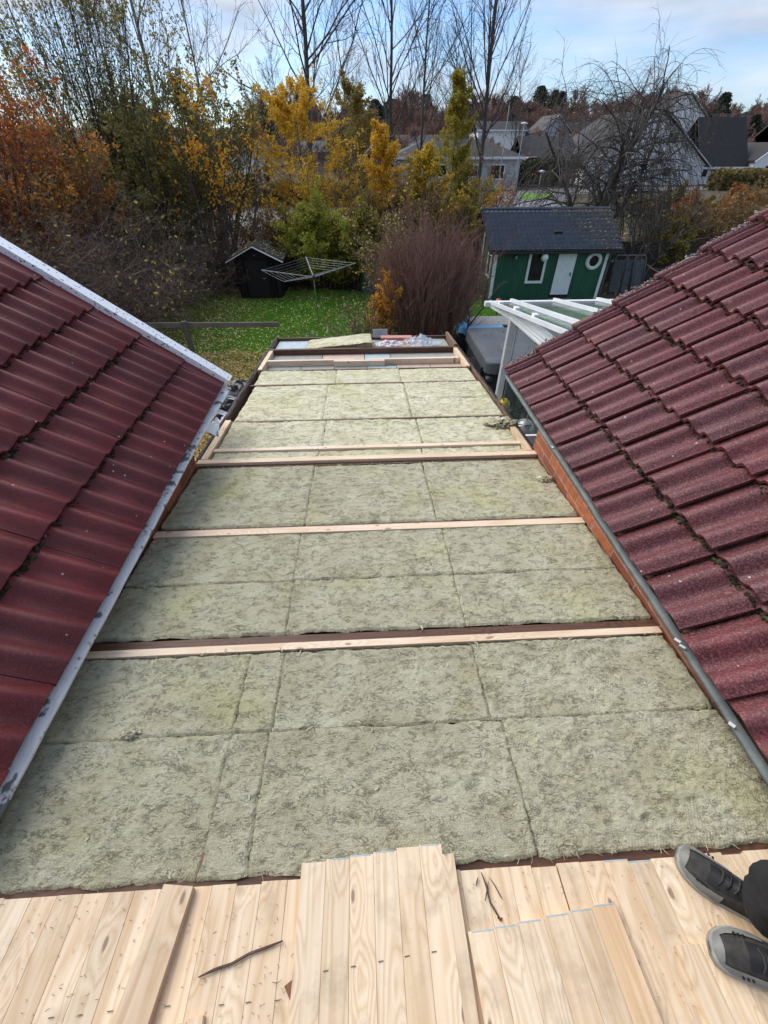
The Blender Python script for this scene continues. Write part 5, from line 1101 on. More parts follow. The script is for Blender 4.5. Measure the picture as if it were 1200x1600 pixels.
MB().tube([(-.33, D_/2, HR_+.08), (W_+.49, D_/2, HR_+.08)], .07, 10).build('ridge_cap', MAT['darktile'], rfS)
g = MB(); g.box((W_/2+.08, -.33, HE-.10), (W_+.85, .10, .075), bev=.01); g.build('gutter', MAT['black'], gs)
MB().box((W_/2+.08, -.285, HE-.055), (W_+.8, .02, .16)).build('fascia', MAT['dark'], gs)
for x in (-.325, W_+.485): MB().beam((x, -.28, HE-.09), (x, D_/2, HR_+.0), .03, .12).build('barge_board', MAT['dark'], gs)
MB().box((2.72, .62, HE+.62*math.tan(sl)+.16), (.34, .2, .08), rx=sl*.4, bev=.01).build('roof_vent', MAT['black'], rfS)
def shed_leaves(n, seed, fx, size, mats, label):
    rg = np.random.RandomState(seed); x = rg.uniform(-.3, W_+.45, n); d = rg.uniform(.03, LR-.05, n); k = rg.rand(n) < fx(x, d); x, d = x[k], d[k]; m = len(x)
    P = np.stack([x, -.28+d*cos(sl), HE-.28*math.tan(sl)+.05+d*sin(sl)+.045], -1)+np.array((5.70, 20.1, 0)); V, F = leaves(rg, P, size, flat=2); mi = rg.randint(0, len(mats), m)
    return meta(nm('roof_leaves', V, F, mats, mi=mi), label, 'fallen leaves', kind='stuff')
shed_leaves(19000, 3, lambda x, d: cl((x-3.2+.5*(d-1.2))*.36)*cl(.2+fbm(x*2, d*2, 3, 5)), .052, [fall1, fall2, fall2, fall3], 'golden and pale fallen leaves on the right end of the green shed roof')
shed_leaves(900, 4, lambda x, d: .2+x*.1, .042, [fall3], 'few pale leaves dotted over the left of the green shed roof')
def window(parent, x, z, w, h, y=-.03, fr_=.07, name='window', axis='y', mat='white'):
    f = MB()
    for (dx, dz, sx, sz) in ((0, h/2-fr_/2, w, fr_), (0, -h/2+fr_/2, w, fr_), (-w/2+fr_/2, 0, fr_, h-2*fr_), (w/2-fr_/2, 0, fr_, h-2*fr_)):
        if axis == 'y': f.box((x+dx, y, z+dz), (sx, .05, sz))
        else: f.box((y, x+dx, z+dz), (.05, sx, sz))
    o = f.build(name, MAT[mat], parent)
    if axis == 'y': MB().box((x, y+.012, z), (w-2*fr_+.004, .01, h-2*fr_+.004)).build('pane', MAT['pane'], o)
    else: MB().box((y+.012, x, z), (.01, w-2*fr_+.004, h-2*fr_+.004)).build('pane', MAT['pane'], o)
    return o
window(gs, 1.84, 1.30, .78, 1.22, y=-.05, fr_=.10)
window(gs, .62, 1.28, .62, .92, y=-.04, fr_=.08, axis='x')
dr = MB().box((3.10, -.052, 1.09), (.78, .04, 1.72), bev=.004).build('door', MAT['white'], gs)
MB().box((3.10, -.045, .14), (.80, .05, .18)).build('door_sill', MAT['dark'], gs)
h_ = MB(); h_.box((3.40, -.078, 1.02), (.035, .012, .15)); h_.tube([(3.40, -.085, 1.05), (3.40, -.115, 1.05), (3.32, -.115, 1.05)], .011, 6); h_.build('handle', MAT['black'], dr)
prt = MB(); prt.lathe([(.20, -.05), (.20, -.085), (.24, -.10), (.33, -.09), (.345, -.03)], (4.28, 0, 1.52), 36, axis=1); po = prt.build('porthole_window', MAT['white'], gs, smooth=True)
MB().lathe([(.0, -.045), (.21, -.045), (.21, -.035)], (4.28, 0, 1.52), 36, axis=1).build('pane', MAT['pane'], po)
t = thing('paper_lantern', 'round white paper lantern hanging at the shed window', 'lantern', (5.70+2.04, 19.86, 1.70)); MB().lathe([(.008, .17), (.05, .16), (.115, .11), (.15, .03), (.15, -.04), (.11, -.12), (.04, -.155), (.01, -.16)], (0, 0, 0), 20).build('shade', MAT['white'], t, smooth=True); MB().tube([(0, 0, .16), (0, 0, .26)], .004, 5).build('cord', MAT['black'], t)
t = thing('wall_lamp', 'small glass wall lamp above the left of the shed front', 'lamp', (5.70+.86, 20.02, 1.68)); MB().lathe([(.01, .1), (.05, .06), (.055, -.03), (.03, -.07), (.005, -.08)], (0, -.05, 0), 12).build('lamp_glass', MAT['metal'], t, smooth=True); MB().box((0, 0, .08), (.05, .1, .05)).build('bracket', MAT['black'], t)
t = thing('glass_float', 'dark green glass ball hanging by the right corner board of the shed', 'ornament', (5.70+W_+.15, 19.95, 1.52)); MB().lathe([(.005, .11), (.06, .09), (.1, .02), (.1, -.03), (.06, -.09), (.005, -.11)], (0, 0, 0), 16).build('glass_ball', simple('dark_green_glass', (.02, .07, .05), rough=.08, bst=0), t, smooth=True); MB().tube([(0, 0, .1), (0, 0, .35)], .004, 5).build('cord', MAT['black'], t)
t = thing('doorstep', 'dark low doormat and step in front of the white shed door', 'doorstep', (5.70+3.1, 19.85, .03)); MB().box((0, 0, .03), (1.1, .4, .06), bev=.01).build('step', MAT['greywood'], t)
# plastic sunloungers stacked against the shed
MAT['resin'] = simple('grey_resin', (.085, .09, .095), (.05, .053, .058), 6, .5, .1)
for i, (px, lab) in enumerate(((958, 'grey plastic lounger leaning upright nearest the green shed'), (975, 'grey plastic lounger with rounded top leaning in the middle of three'), (990, 'grey plastic lounger leaning farthest right beside the dark fence'))):
    a = atZ(px+2, 462, 0); t = thing('plastic_lounger', lab, 'lounger', (a[0], a[1]+.15, 0), -.15+.12*i, 'plastic loungers leaning by the shed')
    P = [(-.26, 0, .05), (-.28, .28, 1.15), (-.26, .36, 1.42), (-.18, .39, 1.52), (.18, .39, 1.52), (.26, .36, 1.42), (.28, .28, 1.15), (.26, 0, .05)]
    MB().tube(P, .036, 8).build('frame', MAT['resin'], t, smooth=True)
    sl_ = MB()
    for k in range(8): x_ = -.2+.4*k/7; sl_.beam((x_, .02, .1), (x_, .345, 1.36), .036, .012, up=(0, -1, .2))
    sl_.beam((-.25, .1, .45), (.25, .1, .45), .04, .02); sl_.beam((-.26, .25, 1.0), (.26, .25, 1.0), .04, .02); sl_.build('slatted_seat', MAT['resin'], t)
# fences
def fence(label, p, q, h, mat='fence', pk=.14, gap=.012, lean=.01, name='wooden_fence', wdt=.115):
    p = np.array(p, float); q = np.array(q, float); Ln = np.linalg.norm(q-p); d = (q-p)/Ln; t = thing(name, label, 'fence', (p[0], p[1], float(gz(p[1]))), math.atan2(d[1], d[0]))
    mb = MB(); u = 0; rg_ = random.Random(int(abs(p[0])*10))
    while u < Ln: mb.box((u+pk/2, 0, h/2+rg_.uniform(-.02, .02)), (wdt if pk > .13 else pk-gap, .02, h), ry=rg_.uniform(-lean, lean)); u += pk
    mb.build('boards', MAT[mat], t)
    for z in (h*.25, h*.8): MB().box((Ln/2, .03, z), (Ln, .035, .08)).build('rail', MAT[mat], t)
    u = 0
    while u <= Ln: MB().box((u, .08, h*.5), (.08, .08, h*1.0)).build('post', MAT[mat], t); u += 2.2
    return t
fence('dark picket fence along the back of the lawn', (-10.5, 22.9), (2.2, 22.9), 1.15, pk=.15)
fence('dark board fence between the purple-brown bush and the green shed', (2.6, 23.4), (5.5, 23.4), 1.45, pk=.13)
fence('dark board fence right of the green shed behind the loungers', (10.9, 23.2), (20.5, 22.6), 1.75, pk=.13)
# ------------------------------------------------------------------ small brown shed
bs = thing('brown_shed', 'small black-brown shed with a leaf-strewn gable roof and white barge boards', 'shed', (-4.45, 20.85, 0), -.02)
w_, d_, e_, r_ = .92, 1.9, 1.62, 2.05
MB().add([(-w_, 0, 0), (w_, 0, 0), (w_, d_, 0), (-w_, d_, 0), (-w_, 0, e_), (w_, 0, e_), (w_, d_, e_), (-w_, d_, e_), (0, 0, r_), (0, d_, r_)],
         [(0, 1, 5, 8, 4), (2, 3, 7, 9, 6), (3, 0, 4, 7), (1, 2, 6, 5), (4, 8, 9, 7), (8, 5, 6, 9)]).build('wall', MAT['dark'], bs)
ribbed(bs, (-w_, 0), (w_, 0), .03, (e_, e_), MAT['dark'], 'front_cladding', pitch=.16, depth=.016)
bd = MB().box((-.03, -.04, .80), (.95, .04, 1.45), bev=.004).build('door', MAT['dark'], bs); MB().box((-.03, -.05, 1.56), (1.25, .05, .04)).build('door_head', MAT['dark'], bs)
MB().tube([(.2, -.06, .85), (.33, -.065, .86)], .012, 6).build('handle', MAT['metal'], bd)
MB().box((-.02, -.03, 1.72), (.03, .03, .05)).build('lamp_hook', MAT['metal'], bs)
rs_ = MB(); sla = math.atan((r_-e_)/w_)
for s_ in (-1, 1):
    xo = s_*(w_+.28); zo = e_-.28*math.tan(sla); V = [(0, -.25, r_+.04), (xo, -.25, zo+.04), (xo, d_+.15, zo+.04), (0, d_+.15, r_+.04)]; V += [(x_, y_, z_+.035) for x_, y_, z_ in V]
    MB().add(V, [(0, 1, 2, 3), (7, 6, 5, 4), (0, 4, 5, 1), (1, 5, 6, 2), (2, 6, 7, 3), (3, 7, 4, 0)]).build('roof', MAT['felt'] if s_ < 0 else MAT['felt'], bs)
    MB().beam((-s_*.0, -.27, r_+.015), (xo, -.27, zo+.015), .03, .15, up=(0, 1, 0)).build('barge_board', MAT['white'], bs)
    MB().beam((0, d_+.16, r_+.05), (xo, d_+.16, zo+.05), .03, .10, up=(0, 1, 0)).build('barge_board', MAT['greywood'], bs)
rg = np.random.RandomState(33); m = 700; x = rg.uniform(-w_-.25, w_+.25, m); y = rg.uniform(-.2, d_+.1, m)
P = np.stack([x-4.45, y+20.85, r_+.09-np.abs(x)*math.tan(sla)], -1); V, F = leaves(rg, P, .05, flat=2); meta(nm('roof_leaves', V, F, [fall3, fall2], mi=rg.randint(0, 2, m)), 'pale and brown leaves lying on the small brown shed roof', 'fallen leaves', kind='stuff')
# ------------------------------------------------------------------ rail and post
t = thing('plank_rail', 'weathered grey plank rail crossing the lawn', 'rail', (-4.7, 13.95, 1.0)); MB().beam((-2.6, .05, .02), (2.1, -.05, .0), .045, .14).build('plank', MAT['greywood'], t)
pass
t = thing('wooden_post', 'weathered square post standing in front of the plank rail', 'post', (-5.46, 13.84, 0)); MB().beam((.0, -.03, 0), (-.0, 0, 1.14), .15, .10, up=(0, 1, 0)).build('post_shaft', MAT['greywoodZ'], t)
MB().beam((-.0, .0, 1.14), (-.0, .0, 1.155), .16, .11, up=(0, 1, 0)).build('post_cap', MAT['greywoodZ'], t)
# ------------------------------------------------------------------ rotary dryer
hub = np.array(atY(490, 433, 17.2)); foot = np.array(atZ(498, 506, 0)); tips = [atY(409, 422, 17.3), atY(444, 440, 15.75), atY(556, 411, 16.9), atY(478, 402, 18.75)]
t = thing('rotary_dryer', 'metal rotary clothes dryer with four arms standing on the lawn', 'clothes dryer', tuple(foot)); f3 = foot
MB().tube([(0, 0, 0), tuple(hub-f3), tuple(hub-f3+np.array((-.02, 0, .12)))], .022, 10).build('pole', MAT['metal'], t, smooth=True)
for p in tips: MB().tube([tuple(hub-f3), tuple(np.array(p)-f3)], .016, 6).build('arm', MAT['metal'], t)
MB().lathe([(.02, -.06), (.05, -.05), (.05, .05), (.02, .06)], tuple(hub-f3), 12).build('hub', MAT['black'], t)
for f in (1, .87, .74, .61, .48):
    Q = [hub+(np.array(p)-hub)*f-f3 for p in tips]; pts = []
    for k in range(4):
        a_, b_ = Q[k], Q[(k+1) % 4]
        for s_ in np.linspace(0, 1, 7)[:-1]: pts.append(a_+(b_-a_)*s_-np.array((0, 0, .015*4*s_*(1-s_)*f)))
    pts.append(pts[0]); MB().tube(pts, .003 if f < 1 else .004, 4, cap=False).build('line', MAT['metal'], t)
# compost bin
a = atZ(574, 458, 0); t = thing('compost_bin', 'green ribbed plastic compost bin behind the lawn', 'compost bin', (a[0], a[1], 0)); MAT['binp'] = simple('green_plastic', (.035, .085, .06), (.025, .06, .045), 6, .5, .1)
prof = [(.36, 0)]
for k in range(8): prof += [(.36-.011*k, .09*k+.02), (.33-.011*k, .09*k+.045), (.355-.011*k, .09*k+.08)]
MB().lathe(prof, (0, 0, 0), 28).build('bin_body', MAT['binp'], t, smooth=True); MB().lathe([(.30, .74), (.31, .80), (.24, .86), (.06, .88), (0, .88)], (0, 0, 0), 28).build('lid', MAT['binp'], t, smooth=True)
# ------------------------------------------------------------------ patio: hot tub, canopy and odds and ends
x0, x1, y0, y1, zt = 3.02, 6.2, 9.9, 12.55, 1.25
t = thing('hot_tub', 'large dark hot tub closed under a leaf-dotted grey cover', 'hot tub', ((x0+x1)/2, (y0+y1)/2, 0)); w2, d2 = (x1-x0)/2, (y1-y0)/2
def rrect(w, d, r, n=6):
    P = []
    for (cx, cy, a0) in ((w-r, d-r, 0), (-w+r, d-r, PI/2), (-w+r, -d+r, PI), (w-r, -d+r, 1.5*PI)):
        for k in range(n+1): P.append((cx+r*cos(a0+PI/2*k/n), cy+r*sin(a0+PI/2*k/n)))
    return P
MAT['tubside'] = simple('dark_tub_panel', (.035, .034, .034), (.022, .022, .022), 3, .6, .3, stretch=(9, 9, .4)); MAT['cover'] = simple('grey_vinyl_cover', (.115, .125, .135), (.085, .093, .10), 2.2, .42, .15)
MB().prism(rrect(w2-.06, d2-.06, .2), 0, zt-.18).build('tub_shell', MAT['tubside'], t)
sk = MB(); 
secs = [[(x_, y_, z_) for x_, y_ in rrect(w2+dw, d2+dw, .22)] for z_, dw in ((zt-.30, .0), (zt-.29, .015), (zt-.06, .012), (zt-.02, -.0), (zt+.02, -.16), (zt+.045, -.9))]
sk.loft(secs); cv = sk.build('cover', MAT['cover'], t, smooth=False)
MB().box((0, 0, zt+.05), (.02, d2*1.9, .012)).build('cover_fold', MAT['black'], cv)
for (sx, sy) in ((-w2-.02, -d2+.3), (-w2+.35, -d2-.02)): MB().box((sx, sy, zt-.34), (.10, .10, .26), bev=.02).build('strap', MAT['black'], cv)
MB().lathe([(.0, -.08), (.10, -.07), (.11, 0), (.10, .07), (0, .08)], (-w2+.1, -d2-.02, zt-.42), 14).build('lock', MAT['black'], t, smooth=True)
rg = np.random.RandomState(44); m = 60; P = np.stack([rg.uniform(x0+.2, x1-.3, m), rg.uniform(y0+.3, y1-.3, m), np.full(m, zt+.055)], -1); V, F = leaves(rg, P, .045, flat=2); meta(nm('cover_leaves', V, F, fall2), 'few brown leaves scattered on the hot tub cover', 'fallen leaves', kind='stuff')
# cover lifter arms
t = thing('cover_lifter', 'black bent tube frame at the far side of the hot tub', 'frame', (3.1, 12.75, 0)); MB().tube([(0, 0, 0), (0, 0, 1.15), (.25, .1, 1.45), (.75, .3, 2.05), (.9, .35, 2.2)], .022, 8).build('lift_tube', MAT['black'], t, smooth=True); MB().tube([(0, 0, 1.1), (.15, .5, 1.35), (.0, .9, 1.9)], .02, 8).build('brace', MAT['black'], t, smooth=True)
MB().tube([(-.1, -.05, .2), (1.9, .1, .9), (1.95, .1, 1.2)], .03, 8).build('crossbar', MAT['black'], t)
MAT['sky_blue'] = simple('light_blue_plastic', (.22, .50, .68), (.14, .38, .58), 5, .5, .3)
a = atZ(723, 513, 1.05); t = thing('blue_tarp', 'crumpled light blue tarp beside the far left corner of the hot tub', 'tarp', (a[0]+.1, a[1]+.35, 0)); n = 24; u, v = np.meshgrid(np.linspace(-1, 1, n), np.linspace(-1, 1, n)); Z = .95+.22*fbm(u*2, v*2, 3, 6)-.35*np.clip(np.maximum(abs(u), abs(v))-.75, 0, 1)*2
ii, jj = np.meshgrid(np.arange(n-1), np.arange(n-1), indexing='ij'); q = (ii*n+jj).ravel(); F4 = np.stack([q, q+1, q+n+1, q+n], -1)
nm('tarp_sheet', np.stack([u*.22, v*.3, Z], -1), F4, MAT['sky_blue'], t); MB().box((0, 0, .45), (.3, .4, .9), bev=.02).build('crate_below', MAT['tubside'], t)
a = atZ(752, 506, 1.15); t = thing('storage_box', 'dark box with a flat light blue lid behind the hot tub', 'box', (a[0]+.1, 13.1, 0)); MB().box((0, 0, 1.05), (1.2, .35, .07), rz=.04, bev=.03).build('lid', MAT['sky_blue'], t); MB().box((0, .05, .5), (1.0, .25, 1.0), bev=.02).build('box_body', MAT['tubside'], t)
t = thing('garden_table', 'pale mottled low table top between the hot tub and the grass', 'table', (4.6, 14.9, 0)); MB().box((0, 0, .70), (1.9, .95, .05), bev=.01).build('table_top', MAT['gravel'], t)
for sx in (-.85, .85):
    for sy in (-.4, .4): MB().box((sx, sy, .34), (.07, .07, .68)).build('leg', MAT['tubside'], t)
MB().box((0, -.46, .62), (1.8, .04, .10)).build('apron', MAT['tubside'], t)
a = atZ(779, 471, .9); t = thing('red_ball', 'small red ball standing above the canopy gutter, in front of the shed corner', 'ball', (a[0], a[1], 0)); MB().lathe([(0, .10), (.08, .08), (.125, .0), (.12, -.06), (.05, -.1)], (0, 0, .9), 18).build('ball', simple('red_plastic', (.70, .045, .035), rough=.4, bst=0), t, smooth=True); MB().tube([(0, 0, 0), (0, 0, .84)], .02, 6).build('stake', MAT['black'], t)
# glass canopy
cz0 = 2.42; cy0 = 10.6; rise_ = math.tan(R(9)); cyE = 3.12
cp = thing('glass_canopy', 'white aluminium patio canopy roofed with dusty glass panes', 'canopy', (3.0, cy0, 0))
def cl_(x, y, dz=0): return (x-3.0, y-cy0, cz0+(cy0-y)*rise_+dz)
MB().beam(cl_(2.93, cy0, -.03), cl_(8.6, cy0, -.03), .12, .10).build('gutter', MAT['alu'], cp)
xs_ = [3.07, 3.57, 4.61, 5.66, 6.70, 7.75]
for k, x in enumerate(xs_):
    MB().beam(cl_(x, cy0+.06, .035 if k else .0), cl_(x, cyE, .035 if k else .0), .065 if k else .05, .07).build('rafter', MAT['alu'], cp)
for k in range(len(xs_)-1):
    V = [cl_(xs_[k]+.03, cy0-.05, .0), cl_(xs_[k+1]-.03, cy0-.05, .0), cl_(xs_[k+1]-.03, cyE, .0), cl_(xs_[k]+.03, cyE, .0)]; V += [(x, y, z-.008) for x, y, z in V]
    MB().add(V, [(0, 1, 2, 3), (7, 6, 5, 4), (0, 4, 5, 1), (1, 5, 6, 2), (2, 6, 7, 3), (3, 7, 4, 0)]).build('glass_pane', MAT['glass'], cp)
for y in (10.05, 8.95, 7.9): MB().box(cl_(3.14, y, .03), (.10, .13, .10), bev=.01).build('clip', MAT['alu'], cp)
pp = atY(803, 492, 9.42); zp = 2.45
def ribbeam(name, p, q, wd, ht, parent=cp):
    up_ = (0, 1., 0) if p[0] == q[0] and p[1] == q[1] else (0, 0, 1.); mb = MB().beam(p, q, wd, ht, up=up_); p = np.array(p); q = np.array(q); d = unit(q-p); s_ = unit(np.cross(d, up_)); u_ = np.cross(s_, d)
    for f in (-.33, 0, .33):
        for sd_ in (-1, 1):
            c_ = s_*sd_*(wd/2+.004)+u_*ht*f; mb.beam(p+c_, q+c_, .010, ht*.12, up=up_)
        c_ = u_*(ht/2+.004)+s_*wd*f; mb.beam(p+c_, q+c_, wd*.12, .010, up=up_)
    return mb.build(name, MAT['alu'], parent)
ribbeam('post', (pp[0]-3.0, 9.42-cy0, 0), (pp[0]-3.0, 9.42-cy0, zp), .13, .13)
ribbeam('side_beam', (pp[0]-3.0+.0, 9.50-cy0, zp+.03), (pp[0]-3.0+.02, cyE-cy0, zp+.03+(9.5-cyE)*.055), .17, .20)
MB().beam((pp[0]-3.0, 9.42-cy0, zp-.05), (3.07-3.0, cy0-cy0, cz0-.06), .06, .08).build('bracket', MAT['alu'], cp)
ribbeam('post', (8.4-3.0, 9.42-cy0, 0), (8.4-3.0, 9.42-cy0, 2.55), .13, .13)
# glass wall panels under the side beam, nearer the house
for k, (ya, yb) in enumerate(((9.2, 7.7), (7.6, 6.1), (6.0, 4.5))):
    zb = zp+.03+(9.5-yb)*.055-.12; xg = pp[0]-3.0+.05
    g_ = MB().box((xg, (ya+yb)/2-cy0, (.12+zb)/2+.02), (.012, abs(ya-yb)-.06, zb-.22)).build('side_glass', MAT['clear'], cp)
    MB().tube([(xg, ya-cy0-.02, .1), (xg, ya-cy0-.02, zb)], .012, 6).build('glass_edge', MAT['metal'], cp)
MB().box((pp[0]-3.0+.05, -4.4, .07), (.09, 5.6, .10)).build('bottom_rail', MAT['alu'], cp)
am = atZ(836, 684, .9); MB().box((am[0]-3.0+.55, am[1]-cy0, .9), (1.5, .06, .13)).build('mid_rail', MAT['alu'], cp)
# things on the patio floor near the house corner
a = atZ(818, 672, .72); t = thing('kettle_grill', 'silver-grey kettle grill standing below the right roof corner', 'grill', (a[0], a[1], 0))
MB().lathe([(.0, .235), (.03, .235), (.1, .215), (.17, .16), (.205, .08), (.215, .0)], (0, 0, .72), 28).build('lid', MAT['metal'], t, smooth=True); MB().lathe([(.215, 0), (.20, -.08), (.14, -.17), (.02, -.2)], (0, 0, .715), 28).build('bowl', MAT['black'], t, smooth=True)
for k in range(3): MB().tube([(.1*cos(k*2.09), .1*sin(k*2.09), .56), (.24*cos(k*2.09), .24*sin(k*2.09), 0)], .012, 6).build('leg', MAT['metal'], t)
MB().tube([(-.06, -.15, .9), (-.06, -.19, .93), (.06, -.19, .93), (.06, -.15, .9)], .012, 6).build('handle', MAT['black'], t)
a = atZ(788, 632, .5); t = thing('yellow_canister', 'yellow plastic canister with two holes behind the white canopy post', 'canister', (a[0], a[1], 0)); MAT['yel'] = simple('yellow_plastic', (.55, .45, .02), (.45, .35, .02), 5, .45, .1)
MB().lathe([(0, .0), (.12, .0), (.13, .05), (.13, .55), (.09, .62), (.04, .65), (0, .65)], (0, 0, 0), 20).build('canister_body', MAT['yel'], t, smooth=True)
for s_ in (-1, 1): MB().lathe([(0, .012), (.028, .012), (.03, 0)], (s_*.05, -.03, .632), 12).build('hole', MAT['black'], t)
for i, (px, py, z, lab) in enumerate(((800, 655, .3, 'dark potted plant on the patio, left of the kettle grill'), (806, 640, .35, 'dark potted plant on the patio, behind the kettle grill'))):
    a = atZ(px, py, z); t = thing('potted_plant', lab, 'plant pot', (a[0], a[1], 0)); MB().lathe([(.1, 0), (.14, .25), (.15, .27), (.13, .27), (.12, .2), (0, .2)], (0, 0, 0), 18).build('pot', MAT['black'], t, smooth=True)
    rg = np.random.RandomState(i+60); th = rg.rand(260)*2*PI; V, F = leaves(rg, np.stack([np.cos(th)*rg.rand(260)*.2, np.sin(th)*rg.rand(260)*.2, .27+rg.rand(260)*.3], -1), .05); nm('foliage', V, F, dkgreen, t)
# cable left of the hot tub
t = thing('cable_pile', 'tangle of dark cables and hoses between the flat roof and the hot tub', 'cables', (2.35, 11.6, 0)); cb_ = MB(); r5 = random.Random(5)
for k in range(16):
    c0 = (r5.uniform(-.25, .3), r5.uniform(-1.6, 1.2)); cb_.tube([(c0[0]+.28*cos(th)*r5.uniform(.7, 1.1), c0[1]+.4*sin(th), r5.uniform(.75, 1.15)+.1*sin(2*th)) for th in np.linspace(0, 5.2, 13)], .013, 5)
cb_.build('hoses', MAT['black'], t, smooth=True); MB().box((0, -.2, .4), (.7, 2.9, .78), bev=.03).build('bench_below', MAT['tubside'], t)
# bicycle and the purple tub by the shed's left side
t = thing('bicycle', 'bicycle leaning in the bush by the left side of the green shed', 'bicycle', (5.25, 19.3, 0), 1.25)
for x_ in (0, 1.02):
    wh = MB(); wh.tube([(x_+.33*cos(k), 0, .34+.33*sin(k)) for k in np.linspace(0, 2*PI, 29)], .018, 6, cap=False); wo = wh.build('wheel', MAT['black'], t, smooth=True)
    sp_ = MB()
    for k in range(14): sp_.tube([(x_, 0, .34), (x_+.32*cos(k*.449), 0, .34+.32*sin(k*.449))], .002, 3)
    sp_.build('spokes', MAT['metal'], wo)
fb = MB(); A_, B_, C_, D2, E2 = (0, 0, .34), (.42, 0, .30), (.30, 0, .82), (.86, 0, .80), (1.02, 0, .34)
for p, q in ((A_, B_), (A_, C_), (B_, C_), (C_, D2), (B_, D2), (D2, E2)): fb.tube([p, q], .014, 6)
fb.build('frame', simple('dark_bike_paint', (.04, .05, .06), rough=.3), t); MB().box((.28, 0, .92), (.24, .12, .05), bev=.02).build('saddle', MAT['black'], t); MB().tube([(.82, -.25, 1.0), (.86, 0, .98), (.82, .25, 1.0)], .012, 6).build('handlebar', MAT['black'], t)
a = atZ(736, 410, 1.0); t = thing('purple_crate', 'purple slatted plastic crate hanging on the fence left of the green shed', 'crate', (5.02, 22.9, .95)); MAT['purple'] = simple('purple_plastic', (.16, .10, .42), (.12, .07, .32), 5, .5, .1)
cr = MB(); cr.box((0, 0, 0), (.62, .36, .02))
for s_ in (-1, 1):
    for z in (.04, .11, .18, .25): cr.box((0, s_*.18, z), (.62, .015, .035)); cr.box((s_*.30, 0, z), (.015, .35, .035))
cr.build('crate_body', MAT['purple'], t)
for s_ in (-1, 1): MB().box((0, s_*.19, .27), (.64, .03, .03)).build('rim', MAT['white'], t)
# rope from the fence
a = np.array(atY(1000, 402, 22)); b = np.array(atY(1078, 432, 17)); t = thing('washing_line', 'pale rope stretched from the dark fence towards the right roof', 'rope', tuple(a)); MB().tube([(0, 0, 0)]+[tuple((b-a)*s_-np.array((0, 0, .25*4*s_*(1-s_)))) for s_ in (.2, .4, .6, .8)]+[tuple(b-a)], .012, 5).build('rope_strand', MAT['twigpale'], t)

